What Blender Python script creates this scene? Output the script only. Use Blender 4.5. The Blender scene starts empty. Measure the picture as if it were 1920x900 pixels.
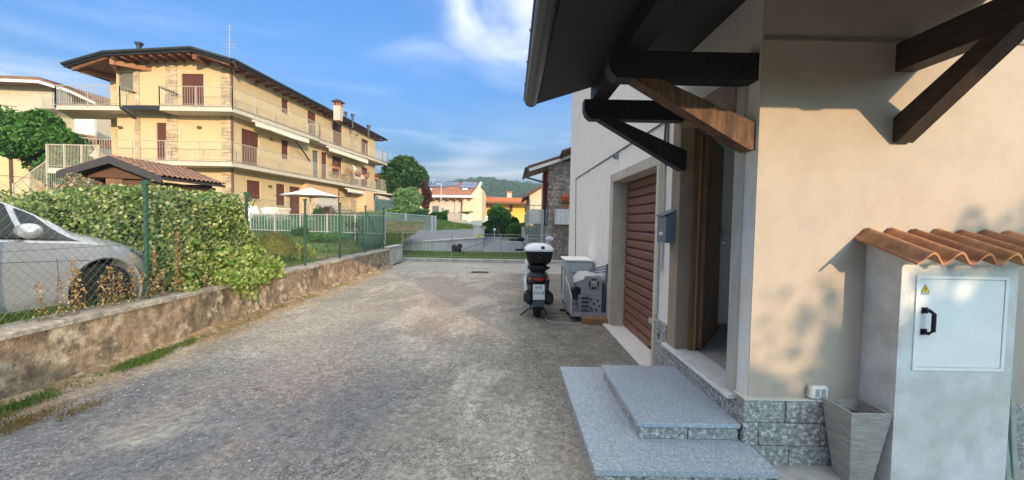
import bpy, math, random
import numpy as np
from mathutils import Vector, Matrix
R = math.radians
random.seed(7); rng = np.random.default_rng(7)
SC = bpy.context.scene; COL = SC.collection

# ---------------------------------------------------------------- camera
CF, CYAW, CP, CR, CH = 800.0, -.0035, .0415, .018, 1.55
CM = Matrix.Rotation(CYAW, 3, 'Z') @ Matrix.Rotation(math.pi/2-CP, 3, 'X') @ Matrix.Rotation(CR, 3, 'Z')
cd = bpy.data.cameras.new('camera'); cam = bpy.data.objects.new('camera', cd); COL.objects.link(cam)
cd.sensor_width = 36; cd.lens = CF/1920*36; cd.clip_start = .05; cd.clip_end = 6000
cam.matrix_world = Matrix.Translation((0, 0, CH)) @ CM.to_4x4()
SC.camera = cam
def ray(px, py): return CM @ Vector((px-960, 450-py, -CF))
def at(px, py, X=None, Y=None, Z=None):
    """surveying helper: the world point seen at a photo pixel on a known plane"""
    d = ray(px, py)
    t = X/d.x if X is not None else Y/d.y if Y is not None else (Z-CH)/d.z
    return Vector((0, 0, CH)) + d*t

# ---------------------------------------------------------------- light
SUN_AZ, SUN_EL = 153.0, 11.0          # azimuth clockwise from +Y
sdir = Vector((math.sin(R(SUN_AZ))*math.cos(R(SUN_EL)), math.cos(R(SUN_AZ))*math.cos(R(SUN_EL)), math.sin(R(SUN_EL))))
sl = bpy.data.lights.new('sun', 'SUN'); sl.energy = 2.0; sl.angle = R(.6); sl.color = (.92, .65, .40)
so = bpy.data.objects.new('sun', sl); COL.objects.link(so)
so.rotation_euler = sdir.to_track_quat('Z', 'Y').to_euler(); so.location = (10, -20, 20)
W = bpy.data.worlds.new('World'); SC.world = W; W.use_nodes = True
nt = W.node_tree; nt.nodes.clear(); N = nt.nodes.new; L = nt.links.new
out = N('ShaderNodeOutputWorld'); bg = N('ShaderNodeBackground'); L(bg.outputs[0], out.inputs[0])
sky = N('ShaderNodeTexSky'); sky.sky_type = 'NISHITA'; sky.sun_disc = False
sky.sun_elevation = R(SUN_EL+5); sky.sun_rotation = R(SUN_AZ); sky.ozone_density = 2.5; sky.air_density = 1.2; sky.dust_density = 7
bg.inputs[1].default_value = .15
tc = N('ShaderNodeTexCoord')
def wnoise(scale, mp, det=5, rough=.6, dist=.6):
    m = N('ShaderNodeMapping'); m.inputs['Scale'].default_value = mp; L(tc.outputs['Generated'], m.inputs[0])
    n = N('ShaderNodeTexNoise'); n.inputs['Scale'].default_value = scale; n.inputs['Detail'].default_value = det
    n.inputs['Roughness'].default_value = rough; n.inputs['Distortion'].default_value = dist
    L(m.outputs[0], n.inputs['Vector']); return n.outputs[0]
def wramp(src, a, b, va=0., vb=1.):
    r = N('ShaderNodeMapRange'); r.interpolation_type = 'SMOOTHSTEP'
    for i, v in zip((1, 2, 3, 4), (a, b, va, vb)): r.inputs[i].default_value = v
    L(src, r.inputs[0]); return r.outputs[0]
def wmath(op, a, b):
    m = N('ShaderNodeMath'); m.operation = op; m.use_clamp = True
    for i, v in enumerate((a, b)):
        if isinstance(v, (int, float)): m.inputs[i].default_value = v
        else: L(v, m.inputs[i])
    return m.outputs[0]
sx = N('ShaderNodeSeparateXYZ'); L(tc.outputs['Generated'], sx.inputs[0])
lowband = wmath('MULTIPLY', wramp(sx.outputs[2], .06, .13), wramp(sx.outputs[2], .20, .30, 1, 0))
c1 = wmath('MULTIPLY', wramp(wnoise(2.2, (1, 1, 7), 4, .5, .3), .42, .78), lowband)
hi = wramp(sx.outputs[2], .44, .72, 0, .30)  # thicker unseen cloud overhead, added to strengthen the fill light
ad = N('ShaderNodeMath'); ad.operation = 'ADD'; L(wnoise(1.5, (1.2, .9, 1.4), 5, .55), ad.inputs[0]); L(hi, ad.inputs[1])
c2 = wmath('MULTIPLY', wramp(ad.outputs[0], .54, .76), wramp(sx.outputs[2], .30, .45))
d0 = ray(985, -25).normalized(); vm = N('ShaderNodeVectorMath'); vm.operation = 'DOT_PRODUCT'; L(tc.outputs['Generated'], vm.inputs[0]); vm.inputs[1].default_value = d0
c4 = wmath('MULTIPLY', wramp(vm.outputs['Value'], .976, 1.0, 0, .85), wramp(wnoise(3.2, (1.3, 1, 2.2), 4, .5), .30, .70))
c3 = wmath('MULTIPLY', wramp(wnoise(3.0, (1, 1, 2.5), 5, .55), .45, .8), .10)
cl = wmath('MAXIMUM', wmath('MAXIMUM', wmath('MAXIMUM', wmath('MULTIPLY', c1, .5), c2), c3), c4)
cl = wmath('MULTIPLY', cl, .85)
tint = N('ShaderNodeMix'); tint.data_type = 'RGBA'; tint.blend_type = 'MULTIPLY'; tint.inputs[0].default_value = 1
L(sky.outputs[0], tint.inputs[6])
tint.inputs[7].default_value = (.225, .455, .75, 1)
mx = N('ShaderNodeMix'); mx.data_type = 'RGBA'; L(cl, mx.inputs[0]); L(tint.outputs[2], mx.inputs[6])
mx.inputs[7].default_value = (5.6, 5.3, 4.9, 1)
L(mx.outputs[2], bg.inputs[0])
vs = SC.view_settings; vs.view_transform = 'Standard'; vs.look = 'None'; vs.gamma = 1; vs.use_curve_mapping = False; vs.exposure = 1.5
SC.cycles.max_bounces = 8; SC.cycles.diffuse_bounces = 4; SC.cycles.transparent_max_bounces = 12

# ---------------------------------------------------------------- materials
MATS = {}
def mat(name, col, rough=.85, var=.12, scale=4., bump=0., bscale=60., metal=0., col2=None, patch=None, pscale=1.2, pr=(.45, .62), island=0., spec=.3, det=6, streak=None):
    if name in MATS: return MATS[name]
    m = bpy.data.materials.new(name); m.use_nodes = True; t = m.node_tree; n = t.nodes; l = t.links.new
    b = n['Principled BSDF']; b.inputs['Roughness'].default_value = rough; b.inputs['Metallic'].default_value = metal
    b.inputs['Specular IOR Level'].default_value = spec
    co = n.new('ShaderNodeTexCoord').outputs['Object']
    if streak:
        mp = n.new('ShaderNodeMapping'); mp.inputs['Scale'].default_value = streak; l(co, mp.inputs[0]); co = mp.outputs[0]
    def noise(s, d=det, r=.6):
        q = n.new('ShaderNodeTexNoise'); q.inputs['Scale'].default_value = s; q.inputs['Detail'].default_value = d; q.inputs['Roughness'].default_value = r
        l(co, q.inputs['Vector']); return q.outputs[0]
    def mixc(f, a, bb, mode='MIX'):
        q = n.new('ShaderNodeMix'); q.data_type = 'RGBA'; q.blend_type = mode
        if isinstance(f, float): q.inputs[0].default_value = f
        else: l(f, q.inputs[0])
        for i, v in ((6, a), (7, bb)):
            if isinstance(v, tuple): q.inputs[i].default_value = (*v, 1)
            else: l(v, q.inputs[i])
        return q.outputs[2]
    def rng_(src, a, bb, c=0., d=1.):
        q = n.new('ShaderNodeMapRange'); q.interpolation_type = 'SMOOTHSTEP'
        for i, v in zip((1, 2, 3, 4), (a, bb, c, d)): q.inputs[i].default_value = v
        l(src, q.inputs[0]); return q.outputs[0]
    c = col
    if col2: c = mixc(rng_(noise(scale), .35, .65), c, col2)
    if patch:
        for k, pc in enumerate(patch if isinstance(patch[0], tuple) else (patch,)):
            c = mixc(rng_(noise(pscale*(1+.9*k), 7, .68), *pr), c, pc)
    if island:
        g = n.new('ShaderNodeNewGeometry')
        hv = n.new('ShaderNodeHueSaturation'); l(rng_(g.outputs['Random Per Island'], 0, 1, 1-island, 1+island), hv.inputs['Value'])
        if isinstance(c, tuple): hv.inputs['Color'].default_value = (*c, 1)
        else: l(c, hv.inputs['Color'])
        c = hv.outputs[0]
    if var:
        v = rng_(noise(scale*2.3), .3, .7, 1-var, 1+var)
        hv = n.new('ShaderNodeHueSaturation'); l(v, hv.inputs['Value'])
        if isinstance(c, tuple): hv.inputs['Color'].default_value = (*c, 1)
        else: l(c, hv.inputs['Color'])
        c = hv.outputs[0]
    if isinstance(c, tuple): b.inputs['Base Color'].default_value = (*c, 1)
    else: l(c, b.inputs['Base Color'])
    if bump:
        bp = n.new('ShaderNodeBump'); bp.inputs['Strength'].default_value = bump; bp.inputs['Distance'].default_value = .02
        l(noise(bscale, 5, .65), bp.inputs['Height']); l(bp.outputs[0], b.inputs['Normal'])
    MATS[name] = m; return m
def leafmat(name, cols, rough=.55, trans=.25):
    """foliage: each leaf takes one of the given colours at random"""
    if name in MATS: return MATS[name]
    m = bpy.data.materials.new(name); m.use_nodes = True; t = m.node_tree; n = t.nodes; l = t.links.new
    b = n['Principled BSDF']; b.inputs['Roughness'].default_value = rough; b.inputs['Specular IOR Level'].default_value = .25
    g = n.new('ShaderNodeNewGeometry'); r = n.new('ShaderNodeValToRGB'); r.color_ramp.interpolation = 'LINEAR'
    els = r.color_ramp.elements
    while len(els) < len(cols): els.new(.5)
    for i, c in enumerate(cols): els[i].position = i/(len(cols)-1); els[i].color = (*c, 1)
    l(g.outputs['Random Per Island'], r.inputs[0]); l(r.outputs[0], b.inputs['Base Color'])
    if trans:
        tr = n.new('ShaderNodeBsdfTranslucent'); l(r.outputs[0], tr.inputs[0]); ms = n.new('ShaderNodeMixShader'); ms.inputs[0].default_value = trans
        l(b.outputs[0], ms.inputs[1]); l(tr.outputs[0], ms.inputs[2]); l(ms.outputs[0], n['Material Output'].inputs[0])
    MATS[name] = m; return m
def glassmat(name, col=(.9, .95, .95), rough=.02, alpha=.25, metal=0.):
    if name in MATS: return MATS[name]
    m = bpy.data.materials.new(name); m.use_nodes = True; t = m.node_tree; n = t.nodes; l = t.links.new
    b = n['Principled BSDF']; b.inputs['Base Color'].default_value = (*col, 1); b.inputs['Roughness'].default_value = rough
    tr = n.new('ShaderNodeBsdfTransparent'); ms = n.new('ShaderNodeMixShader'); ms.inputs[0].default_value = alpha
    l(tr.outputs[0], ms.inputs[1]); l(b.outputs[0], ms.inputs[2]); l(ms.outputs[0], n['Material Output'].inputs[0])
    MATS[name] = m; return m

plaster = mat('facade_plaster', (.84, .80, .73), .9, .05, 2, .25, 160, patch=(.76, .72, .65), pscale=1.1, pr=(.52, .8))
cream = mat('cream_plaster', (.445, .375, .305), .9, .05, 2, .3, 140, patch=(.40, .345, .285), pscale=1.6, pr=(.55, .82))
concrete = mat('grey_render', (.60, .585, .545), .92, .1, 3, .3, 90, patch=(.68, .68, .66), pscale=2.5)
granite = mat('granite', (.40, .40, .38), .75, .25, 30, .35, 150, col2=(.22, .22, .21), patch=((.60, .59, .54),), pscale=34, pr=(.5, .62), island=.12)
granite_top = mat('granite_slab', (.38, .43, .48), .35, .2, 45, .06, 200, col2=(.26, .31, .37), patch=((.62, .65, .66),), pscale=95, pr=(.52, .64), spec=.5)
granite_edge = mat('granite_slab_edge', (.48, .45, .40), .6, .2, 25, .1, 100)
mortar = mat('mortar', (.40, .37, .30), .95, .15, 8, .2, 90)
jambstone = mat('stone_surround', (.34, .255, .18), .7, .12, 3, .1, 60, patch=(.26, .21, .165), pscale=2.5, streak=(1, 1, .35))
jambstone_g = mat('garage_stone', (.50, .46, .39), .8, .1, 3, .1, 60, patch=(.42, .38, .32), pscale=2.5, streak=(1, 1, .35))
sill_white = mat('white_marble_sill', (.70, .69, .66), .4, .08, 5, 0)
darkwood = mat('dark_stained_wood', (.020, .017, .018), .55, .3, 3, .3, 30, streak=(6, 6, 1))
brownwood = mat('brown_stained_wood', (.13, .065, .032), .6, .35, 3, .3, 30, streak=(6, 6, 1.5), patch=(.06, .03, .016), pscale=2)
doorwood = mat('door_wood', (.19, .10, .045), .45, .25, 3, .1, 30, streak=(8, 8, .6))
garagewood = mat('garage_brown', (.19, .085, .056), .5, .16, 3, .12, 40, patch=(.17, .07, .045), pscale=1.5, streak=(1, 1, 8))
interior = mat('interior_white', (.80, .82, .79), .9, .03, 2)
tilefloor = mat('floor_tile', (.42, .40, .37), .4, .1, 4)
terracotta = mat('terracotta', (.46, .17, .08), .85, .25, 5, .25, 80, patch=(.30, .13, .075), pscale=4, island=.22)
gutterm = mat('dark_gutter_metal', (.06, .062, .068), .35, .1, 5, 0, metal=.6)
greymetal = mat('grey_metal', (.30, .31, .32), .4, .1, 5, 0, metal=.7)
lightmetal = mat('galvanised_metal', (.47, .48, .47), .5, .1, 5, 0, metal=.3)
railpaint = mat('beige_rail_paint', (.42, .38, .30), .5, .1, 5, 0)
whitepaint = mat('white_powder_coat', (.81, .80, .77), .6, .03, 3, 0, patch=(.77, .76, .74), pscale=2)
blackp = mat('black_plastic', (.012, .012, .014), .4, .1, 5, 0)
rubber = mat('rubber', (.018, .018, .018), .85, .2, 20, .2, 80)
greenpost = mat('green_fence_paint', (.028, .085, .06), .5, .15, 8, 0)
wirem = mat('fence_wire', (.10, .16, .14), .5, .1, 8, 0, metal=.3)
oldwall = mat('old_concrete', (.34, .26, .175), .95, .3, 5, .9, 26, col2=(.26, .19, .125), patch=((.12, .095, .07), (.46, .40, .31), (.16, .13, .095)), pscale=1.5, pr=(.50, .64))
walltop = mat('wall_coping', (.36, .33, .28), .95, .25, 9, .6, 40, patch=(.22, .20, .17), pscale=4)
yellowm = mat('yellow_plaster', (.58, .44, .25), .9, .03, 1, .06, 60)
peach = mat('peach_plaster', (.68, .46, .27), .9, .04, 1, .06, 60)
shutterm = mat('shutter_brown', (.13, .045, .035), .6, .1, 4, 0)
stonepil = mat('stone_cladding', (.50, .37, .24), .9, .15, 4, .6, 12, col2=(.42, .30, .20), patch=(.54, .43, .29), pscale=3.5, island=.14)
brownroof = mat('brown_roof_tile', (.24, .135, .095), .9, .25, 3, .4, 14, col2=(.17, .10, .075), island=.25)
greystone = mat('grey_stone_cladding', (.32, .26, .22), .9, .25, 4, .6, 12, col2=(.20, .165, .15), patch=(.42, .36, .31), pscale=3.5, island=.35)
slabm = mat('balcony_concrete', (.55, .49, .40), .9, .08, 2)
roofdark = mat('dark_fascia', (.035, .04, .05), .5, .1, 3, 0, metal=.3)
rafterm = mat('rafter_wood', (.20, .085, .045), .7, .2, 3, .1, 20)
awningm = mat('awning_canvas', (.78, .70, .56), .9, .06, 3)
canvas = mat('parasol_canvas', (.78, .72, .63), .9, .04, 3)
silver = mat('silver_paint', (.50, .53, .57), .28, .03, 2, 0, metal=.55, spec=.5)
carglass = mat('car_glass', (.012, .02, .022), .08, 0, 1, 0, spec=.35)
tyrem = rubber
chrome = mat('chrome', (.6, .6, .6), .15, .02, 2, 0, metal=1)
redlight = mat('red_lens', (.35, .02, .015), .3, .05, 5, 0)
scwhite = mat('pearl_white', (.72, .74, .78), .25, .03, 3, 0)
bark = mat('bark', (.10, .075, .05), .95, .3, 8, .8, 20, streak=(1, 1, .3))
pinkroof = mat('weathered_roof_tile', (.37, .175, .125), .9, .15, 3, .2, 20, island=.12)
orangeroof = mat('orange_roof_tile', (.42, .15, .07), .9, .15, 3, .2, 20, island=.12)
solar = mat('solar_panel_glass', (.10, .13, .19), .2, .05, 1, 0, spec=.6)
redshut = mat('red_shutter', (.30, .03, .035), .6, .1, 4, 0)

# ground: worn asphalt and concrete, pale patches, warm dust by the wall
def groundmat():
    m = bpy.data.materials.new('worn_asphalt'); m.use_nodes = True; t = m.node_tree; n = t.nodes; l = t.links.new
    b = n['Principled BSDF']; b.inputs['Roughness'].default_value = .93; b.inputs['Specular IOR Level'].default_value = .2
    co = n.new('ShaderNodeTexCoord').outputs['Object']
    def noise(s, d=6, r=.6, mp=None, dist=0.):
        v = co
        if mp: q = n.new('ShaderNodeMapping'); q.inputs['Scale'].default_value = mp; l(co, q.inputs[0]); v = q.outputs[0]
        q = n.new('ShaderNodeTexNoise'); q.inputs['Scale'].default_value = s; q.inputs['Detail'].default_value = d; q.inputs['Roughness'].default_value = r; q.inputs['Distortion'].default_value = dist
        l(v, q.inputs['Vector']); return q.outputs[0]
    def mr(src, a, bb, c=0., d=1.):
        q = n.new('ShaderNodeMapRange'); q.interpolation_type = 'SMOOTHSTEP'
        for i, v in zip((1, 2, 3, 4), (a, bb, c, d)): q.inputs[i].default_value = v
        l(src, q.inputs[0]); return q.outputs[0]
    def mix(f, a, bb):
        q = n.new('ShaderNodeMix'); q.data_type = 'RGBA'; l(f, q.inputs[0])
        for i, v in ((6, a), (7, bb)):
            if isinstance(v, tuple): q.inputs[i].default_value = (*v, 1)
            else: l(v, q.inputs[i])
        return q.outputs[2]
    def mul(a, bb, op='MULTIPLY'):
        q = n.new('ShaderNodeMath'); q.operation = op; q.use_clamp = True
        for i, v in enumerate((a, bb)):
            if isinstance(v, float): q.inputs[i].default_value = v
            else: l(v, q.inputs[i])
        return q.outputs[0]
    sp = n.new('ShaderNodeSeparateXYZ'); l(co, sp.inputs[0]); X, Y = sp.outputs[0], sp.outputs[1]
    c = mix(mr(noise(.55, 6, .62), .40, .62), (.25, .235, .205), (.33, .305, .265))
    # pale worn concrete in streaks along the drive
    c = mix(mul(mr(noise(1.1, 8, .7, (1, .45, 1), .5), .48, .60), .9), c, (.43, .40, .345))
    # darker, bluish bare asphalt on the left of the drive
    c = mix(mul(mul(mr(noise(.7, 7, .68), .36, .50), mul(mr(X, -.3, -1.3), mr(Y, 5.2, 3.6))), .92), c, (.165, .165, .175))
    # reddish worn band down the middle
    c = mix(mul(mul(mr(noise(.8, 7, .66, (1.4, .5, 1)), .44, .62), mul(mr(X, -3.4, -2.2), mr(X, -.2, -1.0))), .6), c, (.33, .26, .22))
    # dark smooth strip next to the house, beyond the steps
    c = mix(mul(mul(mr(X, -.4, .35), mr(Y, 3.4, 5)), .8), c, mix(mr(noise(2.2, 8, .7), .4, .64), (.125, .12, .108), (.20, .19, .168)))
    # warm dust and dead grass along the low wall
    c = mix(mul(mr(X, -3.35, -4.0), mr(noise(1.9, 7, .7), .34, .58)), c, (.40, .275, .16))
    # far concrete apron
    ap = mr(Y, 12.93, 12.99)
    c = mix(ap, c, mix(mr(noise(.9, 6, .65), .35, .65), (.30, .29, .265), (.37, .355, .32)))
    # aggregate
    v = n.new('ShaderNodeTexVoronoi'); v.inputs['Scale'].default_value = 85; l(co, v.inputs['Vector'])
    ag = mr(v.outputs['Color'], .1, .9, .60, 1.45)
    v2 = n.new('ShaderNodeTexVoronoi'); v2.inputs['Scale'].default_value = 27; l(co, v2.inputs['Vector'])
    ag2 = mr(v2.outputs['Color'], .0, 1., .82, 1.2)
    am = mul(mr(noise(1.4, 6, .65), .36, .6), mr(Y, 9.5, 4.5, .25, 1.))
    h1 = n.new('ShaderNodeHueSaturation'); l(c, h1.inputs['Color']); l(ag, h1.inputs['Value'])
    c = mix(mul(am, 1., 'MULTIPLY'), c, h1.outputs[0])
    h2 = n.new('ShaderNodeHueSaturation'); l(c, h2.inputs['Color']); l(ag2, h2.inputs['Value']); c = h2.outputs[0]
    h3 = n.new('ShaderNodeHueSaturation'); l(c, h3.inputs['Color']); l(mr(noise(14, 6, .7), .3, .7, .82, 1.18), h3.inputs['Value']); c = h3.outputs[0]
    # scattered pale chips
    v3 = n.new('ShaderNodeTexVoronoi'); v3.inputs['Scale'].default_value = 16; l(co, v3.inputs['Vector'])
    c = mix(mul(mr(v3.outputs['Distance'], .16, .10), mr(noise(3.1), .5, .58)), c, (.47, .45, .41))
    l(c, b.inputs['Base Color'])
    bp = n.new('ShaderNodeBump'); bp.inputs['Strength'].default_value = .75; bp.inputs['Distance'].default_value = .012
    l(mul(mul(v.outputs['Distance'], .6), noise(45, 5, .7), 'ADD'), bp.inputs['Height'])
    b2 = n.new('ShaderNodeBump'); b2.inputs['Strength'].default_value = .6; b2.inputs['Distance'].default_value = .05
    l(noise(3.5, 6, .6), b2.inputs['Height']); l(bp.outputs[0], b2.inputs['Normal']); l(b2.outputs[0], b.inputs['Normal'])
    return m
lawnleaf = leafmat('lawn_blades', [(.10, .19, .04), (.16, .26, .06), (.22, .28, .09), (.12, .22, .05)], .6, .3)
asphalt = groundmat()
grassbase = mat('grass_soil', (.075, .085, .03), .95, .3, 2, .5, 30, col2=(.11, .12, .04), patch=(.16, .12, .06), pscale=.7)
roadm = mat('road_asphalt', (.15, .16, .185), .9, .1, 2, .3, 40)
hillm = mat('hill_woods', (.035, .075, .03), .95, .35, .12, 0, col2=(.055, .10, .04))
grassleaf = leafmat('grass_blades', [(.05, .11, .015), (.09, .17, .03), (.16, .21, .05), (.07, .14, .02)], .6, .3)
dryleaf = leafmat('dry_grass_blades', [(.22, .14, .05), (.32, .22, .09), (.14, .15, .04), (.28, .17, .07)], .7, .3)
ivyleaf = leafmat('variegated_ivy', [(.035, .09, .015), (.12, .22, .035), (.42, .46, .18), (.05, .13, .022), (.22, .32, .07), (.04, .10, .018), (.58, .58, .32), (.09, .19, .03), (.48, .50, .24)], .5, .25)
brightleaf = leafmat('bright_creeper', [(.08, .18, .025), (.18, .30, .05), (.40, .45, .17), (.10, .22, .03), (.28, .37, .09), (.50, .52, .27)], .5, .3)
darkleaf = leafmat('dark_foliage', [(.018, .055, .014), (.03, .085, .02), (.05, .12, .03), (.025, .07, .02)], .5, .2)
midleaf = leafmat('mid_foliage', [(.03, .10, .02), (.06, .17, .03), (.09, .22, .04), (.04, .12, .02)], .5, .25)
oliveleaf = leafmat('olive_foliage', [(.10, .12, .02), (.17, .18, .03), (.22, .20, .04), (.08, .10, .02)], .6, .25)
paleleaf = leafmat('pale_foliage', [(.08, .18, .06), (.13, .25, .09), (.19, .31, .12), (.06, .15, .05)], .5, .25)
redleaf = leafmat('copper_foliage', [(.06, .03, .03), (.10, .045, .04), (.045, .05, .03)], .5, .2)
drystalk = leafmat('dry_orange_leaves', [(.36, .18, .06), (.46, .32, .15), (.22, .12, .05), (.48, .42, .27), (.14, .15, .05)], .7, .3)

# ---------------------------------------------------------------- mesh helpers
LOC = {}
def link(name, me, m, parent, kind=None, label=None):
    o = bpy.data.objects.new(name, me); COL.objects.link(o)
    if m is not None and not me.materials: me.materials.append(m)
    if parent: o.parent = parent
    if kind: o['kind'] = kind
    if label: o['label'] = label
    return o
def wloc(o):
    v = Vector((0, 0, 0))
    while o is not None: v = v + LOC.get(o.name, Vector((0, 0, 0))); o = o.parent
    return v
class MB:
    def __init__(s): s.v = []; s.f = []; s.smooth = False
    def add(s, vs, fs):
        k = len(s.v); s.v += [tuple(v) for v in vs]; s.f += [tuple(i+k for i in f) for f in fs]; return s
    def box(s, a, b, M=None, bev=0.):
        x0, y0, z0 = a; x1, y1, z1 = b
        if x0 > x1: x0, x1 = x1, x0
        if y0 > y1: y0, y1 = y1, y0
        if z0 > z1: z0, z1 = z1, z0
        if bev:
            e = min(bev, (x1-x0)/2.2, (y1-y0)/2.2, (z1-z0)/2.2)
            import itertools
            vs = []; idx = {}
            for cx in (0, 1):
                for cy in (0, 1):
                    for cz in (0, 1):
                        c = [(x0, x1)[cx], (y0, y1)[cy], (z0, z1)[cz]]; sg = [1-2*cx, 1-2*cy, 1-2*cz]
                        for ax in range(3):
                            p = [c[i]+(sg[i]*e if i != ax else 0) for i in range(3)]
                            idx[(cx, cy, cz, ax)] = len(vs); vs.append(p)
            fs = []
            for ax in range(3):
                o1, o2 = [i for i in range(3) if i != ax]
                for sd in (0, 1):
                    q = []
                    for a1, a2 in ((0, 0), (1, 0), (1, 1), (0, 1)):
                        c = [0, 0, 0]; c[ax] = sd; c[o1] = a1; c[o2] = a2; q.append(idx[(*c, ax)])
                    if (sd == 0) ^ (ax == 1): q = q[::-1]
                    fs.append(q)
            for ax in range(3):
                o1, o2 = [i for i in range(3) if i != ax]
                for a1 in (0, 1):
                    for a2 in (0, 1):
                        def K(sd, f):
                            c = [0, 0, 0]; c[ax] = sd; c[o1] = a1; c[o2] = a2; return idx[(*c, f)]
                        q = [K(0, o1), K(1, o1), K(1, o2), K(0, o2)]
                        if (a1 == a2) ^ (ax == 1): q = q[::-1]
                        fs.append(q)
            for cx in (0, 1):
                for cy in (0, 1):
                    for cz in (0, 1):
                        q = [idx[(cx, cy, cz, i)] for i in range(3)]
                        if (cx+cy+cz) % 2 == 1: pass
                        else: q = q[::-1]
                        fs.append(q)
        else:
            vs = [(x0, y0, z0), (x1, y0, z0), (x1, y1, z0), (x0, y1, z0), (x0, y0, z1), (x1, y0, z1), (x1, y1, z1), (x0, y1, z1)]
            fs = [(0, 3, 2, 1), (4, 5, 6, 7), (0, 1, 5, 4), (1, 2, 6, 5), (2, 3, 7, 6), (3, 0, 4, 7)]
        if M is not None: vs = [M @ Vector(v) for v in vs]
        return s.add(vs, fs)
    def tube(s, pts, r, n=6, cap=True):
        pts = [Vector(p) for p in pts]; m = len(pts); rs = r if isinstance(r, (list, tuple)) else [r]*m
        vs = []
        for i, p in enumerate(pts):
            d = (pts[min(i+1, m-1)]-pts[max(i-1, 0)])
            if d.length < 1e-9: d = Vector((0, 0, 1))
            d.normalize(); a = Vector((0, 0, 1)) if abs(d.z) < .9 else Vector((1, 0, 0))
            u = d.cross(a).normalized(); w = d.cross(u)
            vs += [p+(u*math.cos(2*math.pi*k/n)+w*math.sin(2*math.pi*k/n))*rs[i] for k in range(n)]
        fs = [(i*n+k, i*n+(k+1) % n, (i+1)*n+(k+1) % n, (i+1)*n+k) for i in range(m-1) for k in range(n)]
        if cap: fs += [tuple(range(n))[::-1], tuple((m-1)*n+k for k in range(n))]
        return s.add(vs, fs)
    def bar(s, a, b, w, h, up=(0, 0, 1)):
        """square bar from a to b"""
        a = Vector(a); b = Vector(b); d = (b-a).normalized(); up = Vector(up)
        if abs(d.dot(up)) > .98: up = Vector((0, 1, 0))
        u = d.cross(up).normalized(); v = u.cross(d)
        vs = [p+u*sx*w/2+v*sz*h/2 for p in (a, b) for sx, sz in ((-1, -1), (1, -1), (1, 1), (-1, 1))]
        return s.add(vs, [(0, 1, 2, 3), (7, 6, 5, 4), (0, 4, 5, 1), (1, 5, 6, 2), (2, 6, 7, 3), (3, 7, 4, 0)])
    def prism(s, poly, d):
        """poly: list of 3d points, extruded by vector d"""
        n = len(poly); d = Vector(d); vs = [Vector(p) for p in poly]+[Vector(p)+d for p in poly]
        return s.add(vs, [tuple(range(n))[::-1], tuple(range(n, 2*n))]+[(i, (i+1) % n, n+(i+1) % n, n+i) for i in range(n)])
    def lathe(s, prof, c=(0, 0, 0), n=16, axis='Z', cap=True):
        vs = []; m = len(prof)
        for r, z in prof:
            for k in range(n):
                a = 2*math.pi*k/n; p = (r*math.cos(a), r*math.sin(a), z)
                if axis == 'X': p = (z, r*math.cos(a), r*math.sin(a))
                if axis == 'Y': p = (r*math.cos(a), z, r*math.sin(a))
                vs.append(Vector(p)+Vector(c))
        fs = [(i*n+k, i*n+(k+1) % n, (i+1)*n+(k+1) % n, (i+1)*n+k) for i in range(m-1) for k in range(n)]
        if cap: fs += [tuple(range(n))[::-1], tuple((m-1)*n+k for k in range(n))]
        return s.add(vs, fs)
    def ell(s, c, r, n=12, m=8, M=None):
        vs = []; c = Vector(c)
        for i in range(m+1):
            t = math.pi*i/m
            for k in range(n):
                a = 2*math.pi*k/n; p = Vector((r[0]*math.sin(t)*math.cos(a), r[1]*math.sin(t)*math.sin(a), r[2]*math.cos(t)))
                if M is not None: p = M @ p
                vs.append(c+p)
        return s.add(vs, [(i*n+k, (i+1)*n+k, (i+1)*n+(k+1) % n, i*n+(k+1) % n) for i in range(m) for k in range(n)])
    def loft(s, rings, closed=True, cap=True):
        n = len(rings[0]); vs = [p for r in rings for p in r]; fs = []
        for i in range(len(rings)-1):
            for k in range(n if closed else n-1): fs.append((i*n+k, i*n+(k+1) % n, (i+1)*n+(k+1) % n, (i+1)*n+k))
        if cap: fs += [tuple(range(n))[::-1], tuple((len(rings)-1)*n+k for k in range(n))]
        return s.add(vs, fs)
    def build(s, name, m, parent=None, kind=None, label=None, smooth=False, local=False, fix=False):
        off = Vector((0, 0, 0)) if (local or parent is None) else wloc(parent)
        me = bpy.data.meshes.new(name); me.from_pydata([Vector(v)-off for v in s.v], [], s.f)
        if fix or smooth:
            import bmesh
            b = bmesh.new(); b.from_mesh(me); bmesh.ops.recalc_face_normals(b, faces=b.faces); b.to_mesh(me); b.free()
        if smooth:
            me.polygons.foreach_set('use_smooth', [True]*len(me.polygons))
            if smooth != 'full':
                try: me.set_sharp_from_angle(angle=R(40))
                except Exception: pass
        return link(name, me, m, parent, kind, label)
def thing(name, label, cat, loc=(0, 0, 0), group=None):
    o = bpy.data.objects.new(name, None); COL.objects.link(o); o.location = loc; LOC[o.name] = Vector(loc)
    o.empty_display_size = .2; o['label'] = label; o['category'] = cat
    if group: o['group'] = group
    return o
def tag(o, label, cat, group=None):
    o['label'] = label; o['category'] = cat
    if group: o['group'] = group
    return o
def dup(o, loc=None, rotz=None, parent=None, label=None, scale=None):
    c = o.copy(); COL.objects.link(c)
    if parent is not None: c.parent = parent
    if loc is not None: c.location = loc; LOC[c.name] = Vector(loc)
    if rotz is not None: c.rotation_euler.z = rotz
    if scale is not None: c.scale = scale
    if label: c['label'] = label
    for ch in list(o.children): dup(ch, parent=c)
    return c
def share(name, me, m, parent, loc, rot=None, scale=None):
    """a piece sharing mesh data; loc is world (parent translation removed)"""
    o = link(name, me, m, parent); o.location = Vector(loc)-(wloc(parent) if parent else Vector((0, 0, 0)))
    if rot: o.rotation_euler = rot
    if scale: o.scale = scale
    return o
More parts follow.
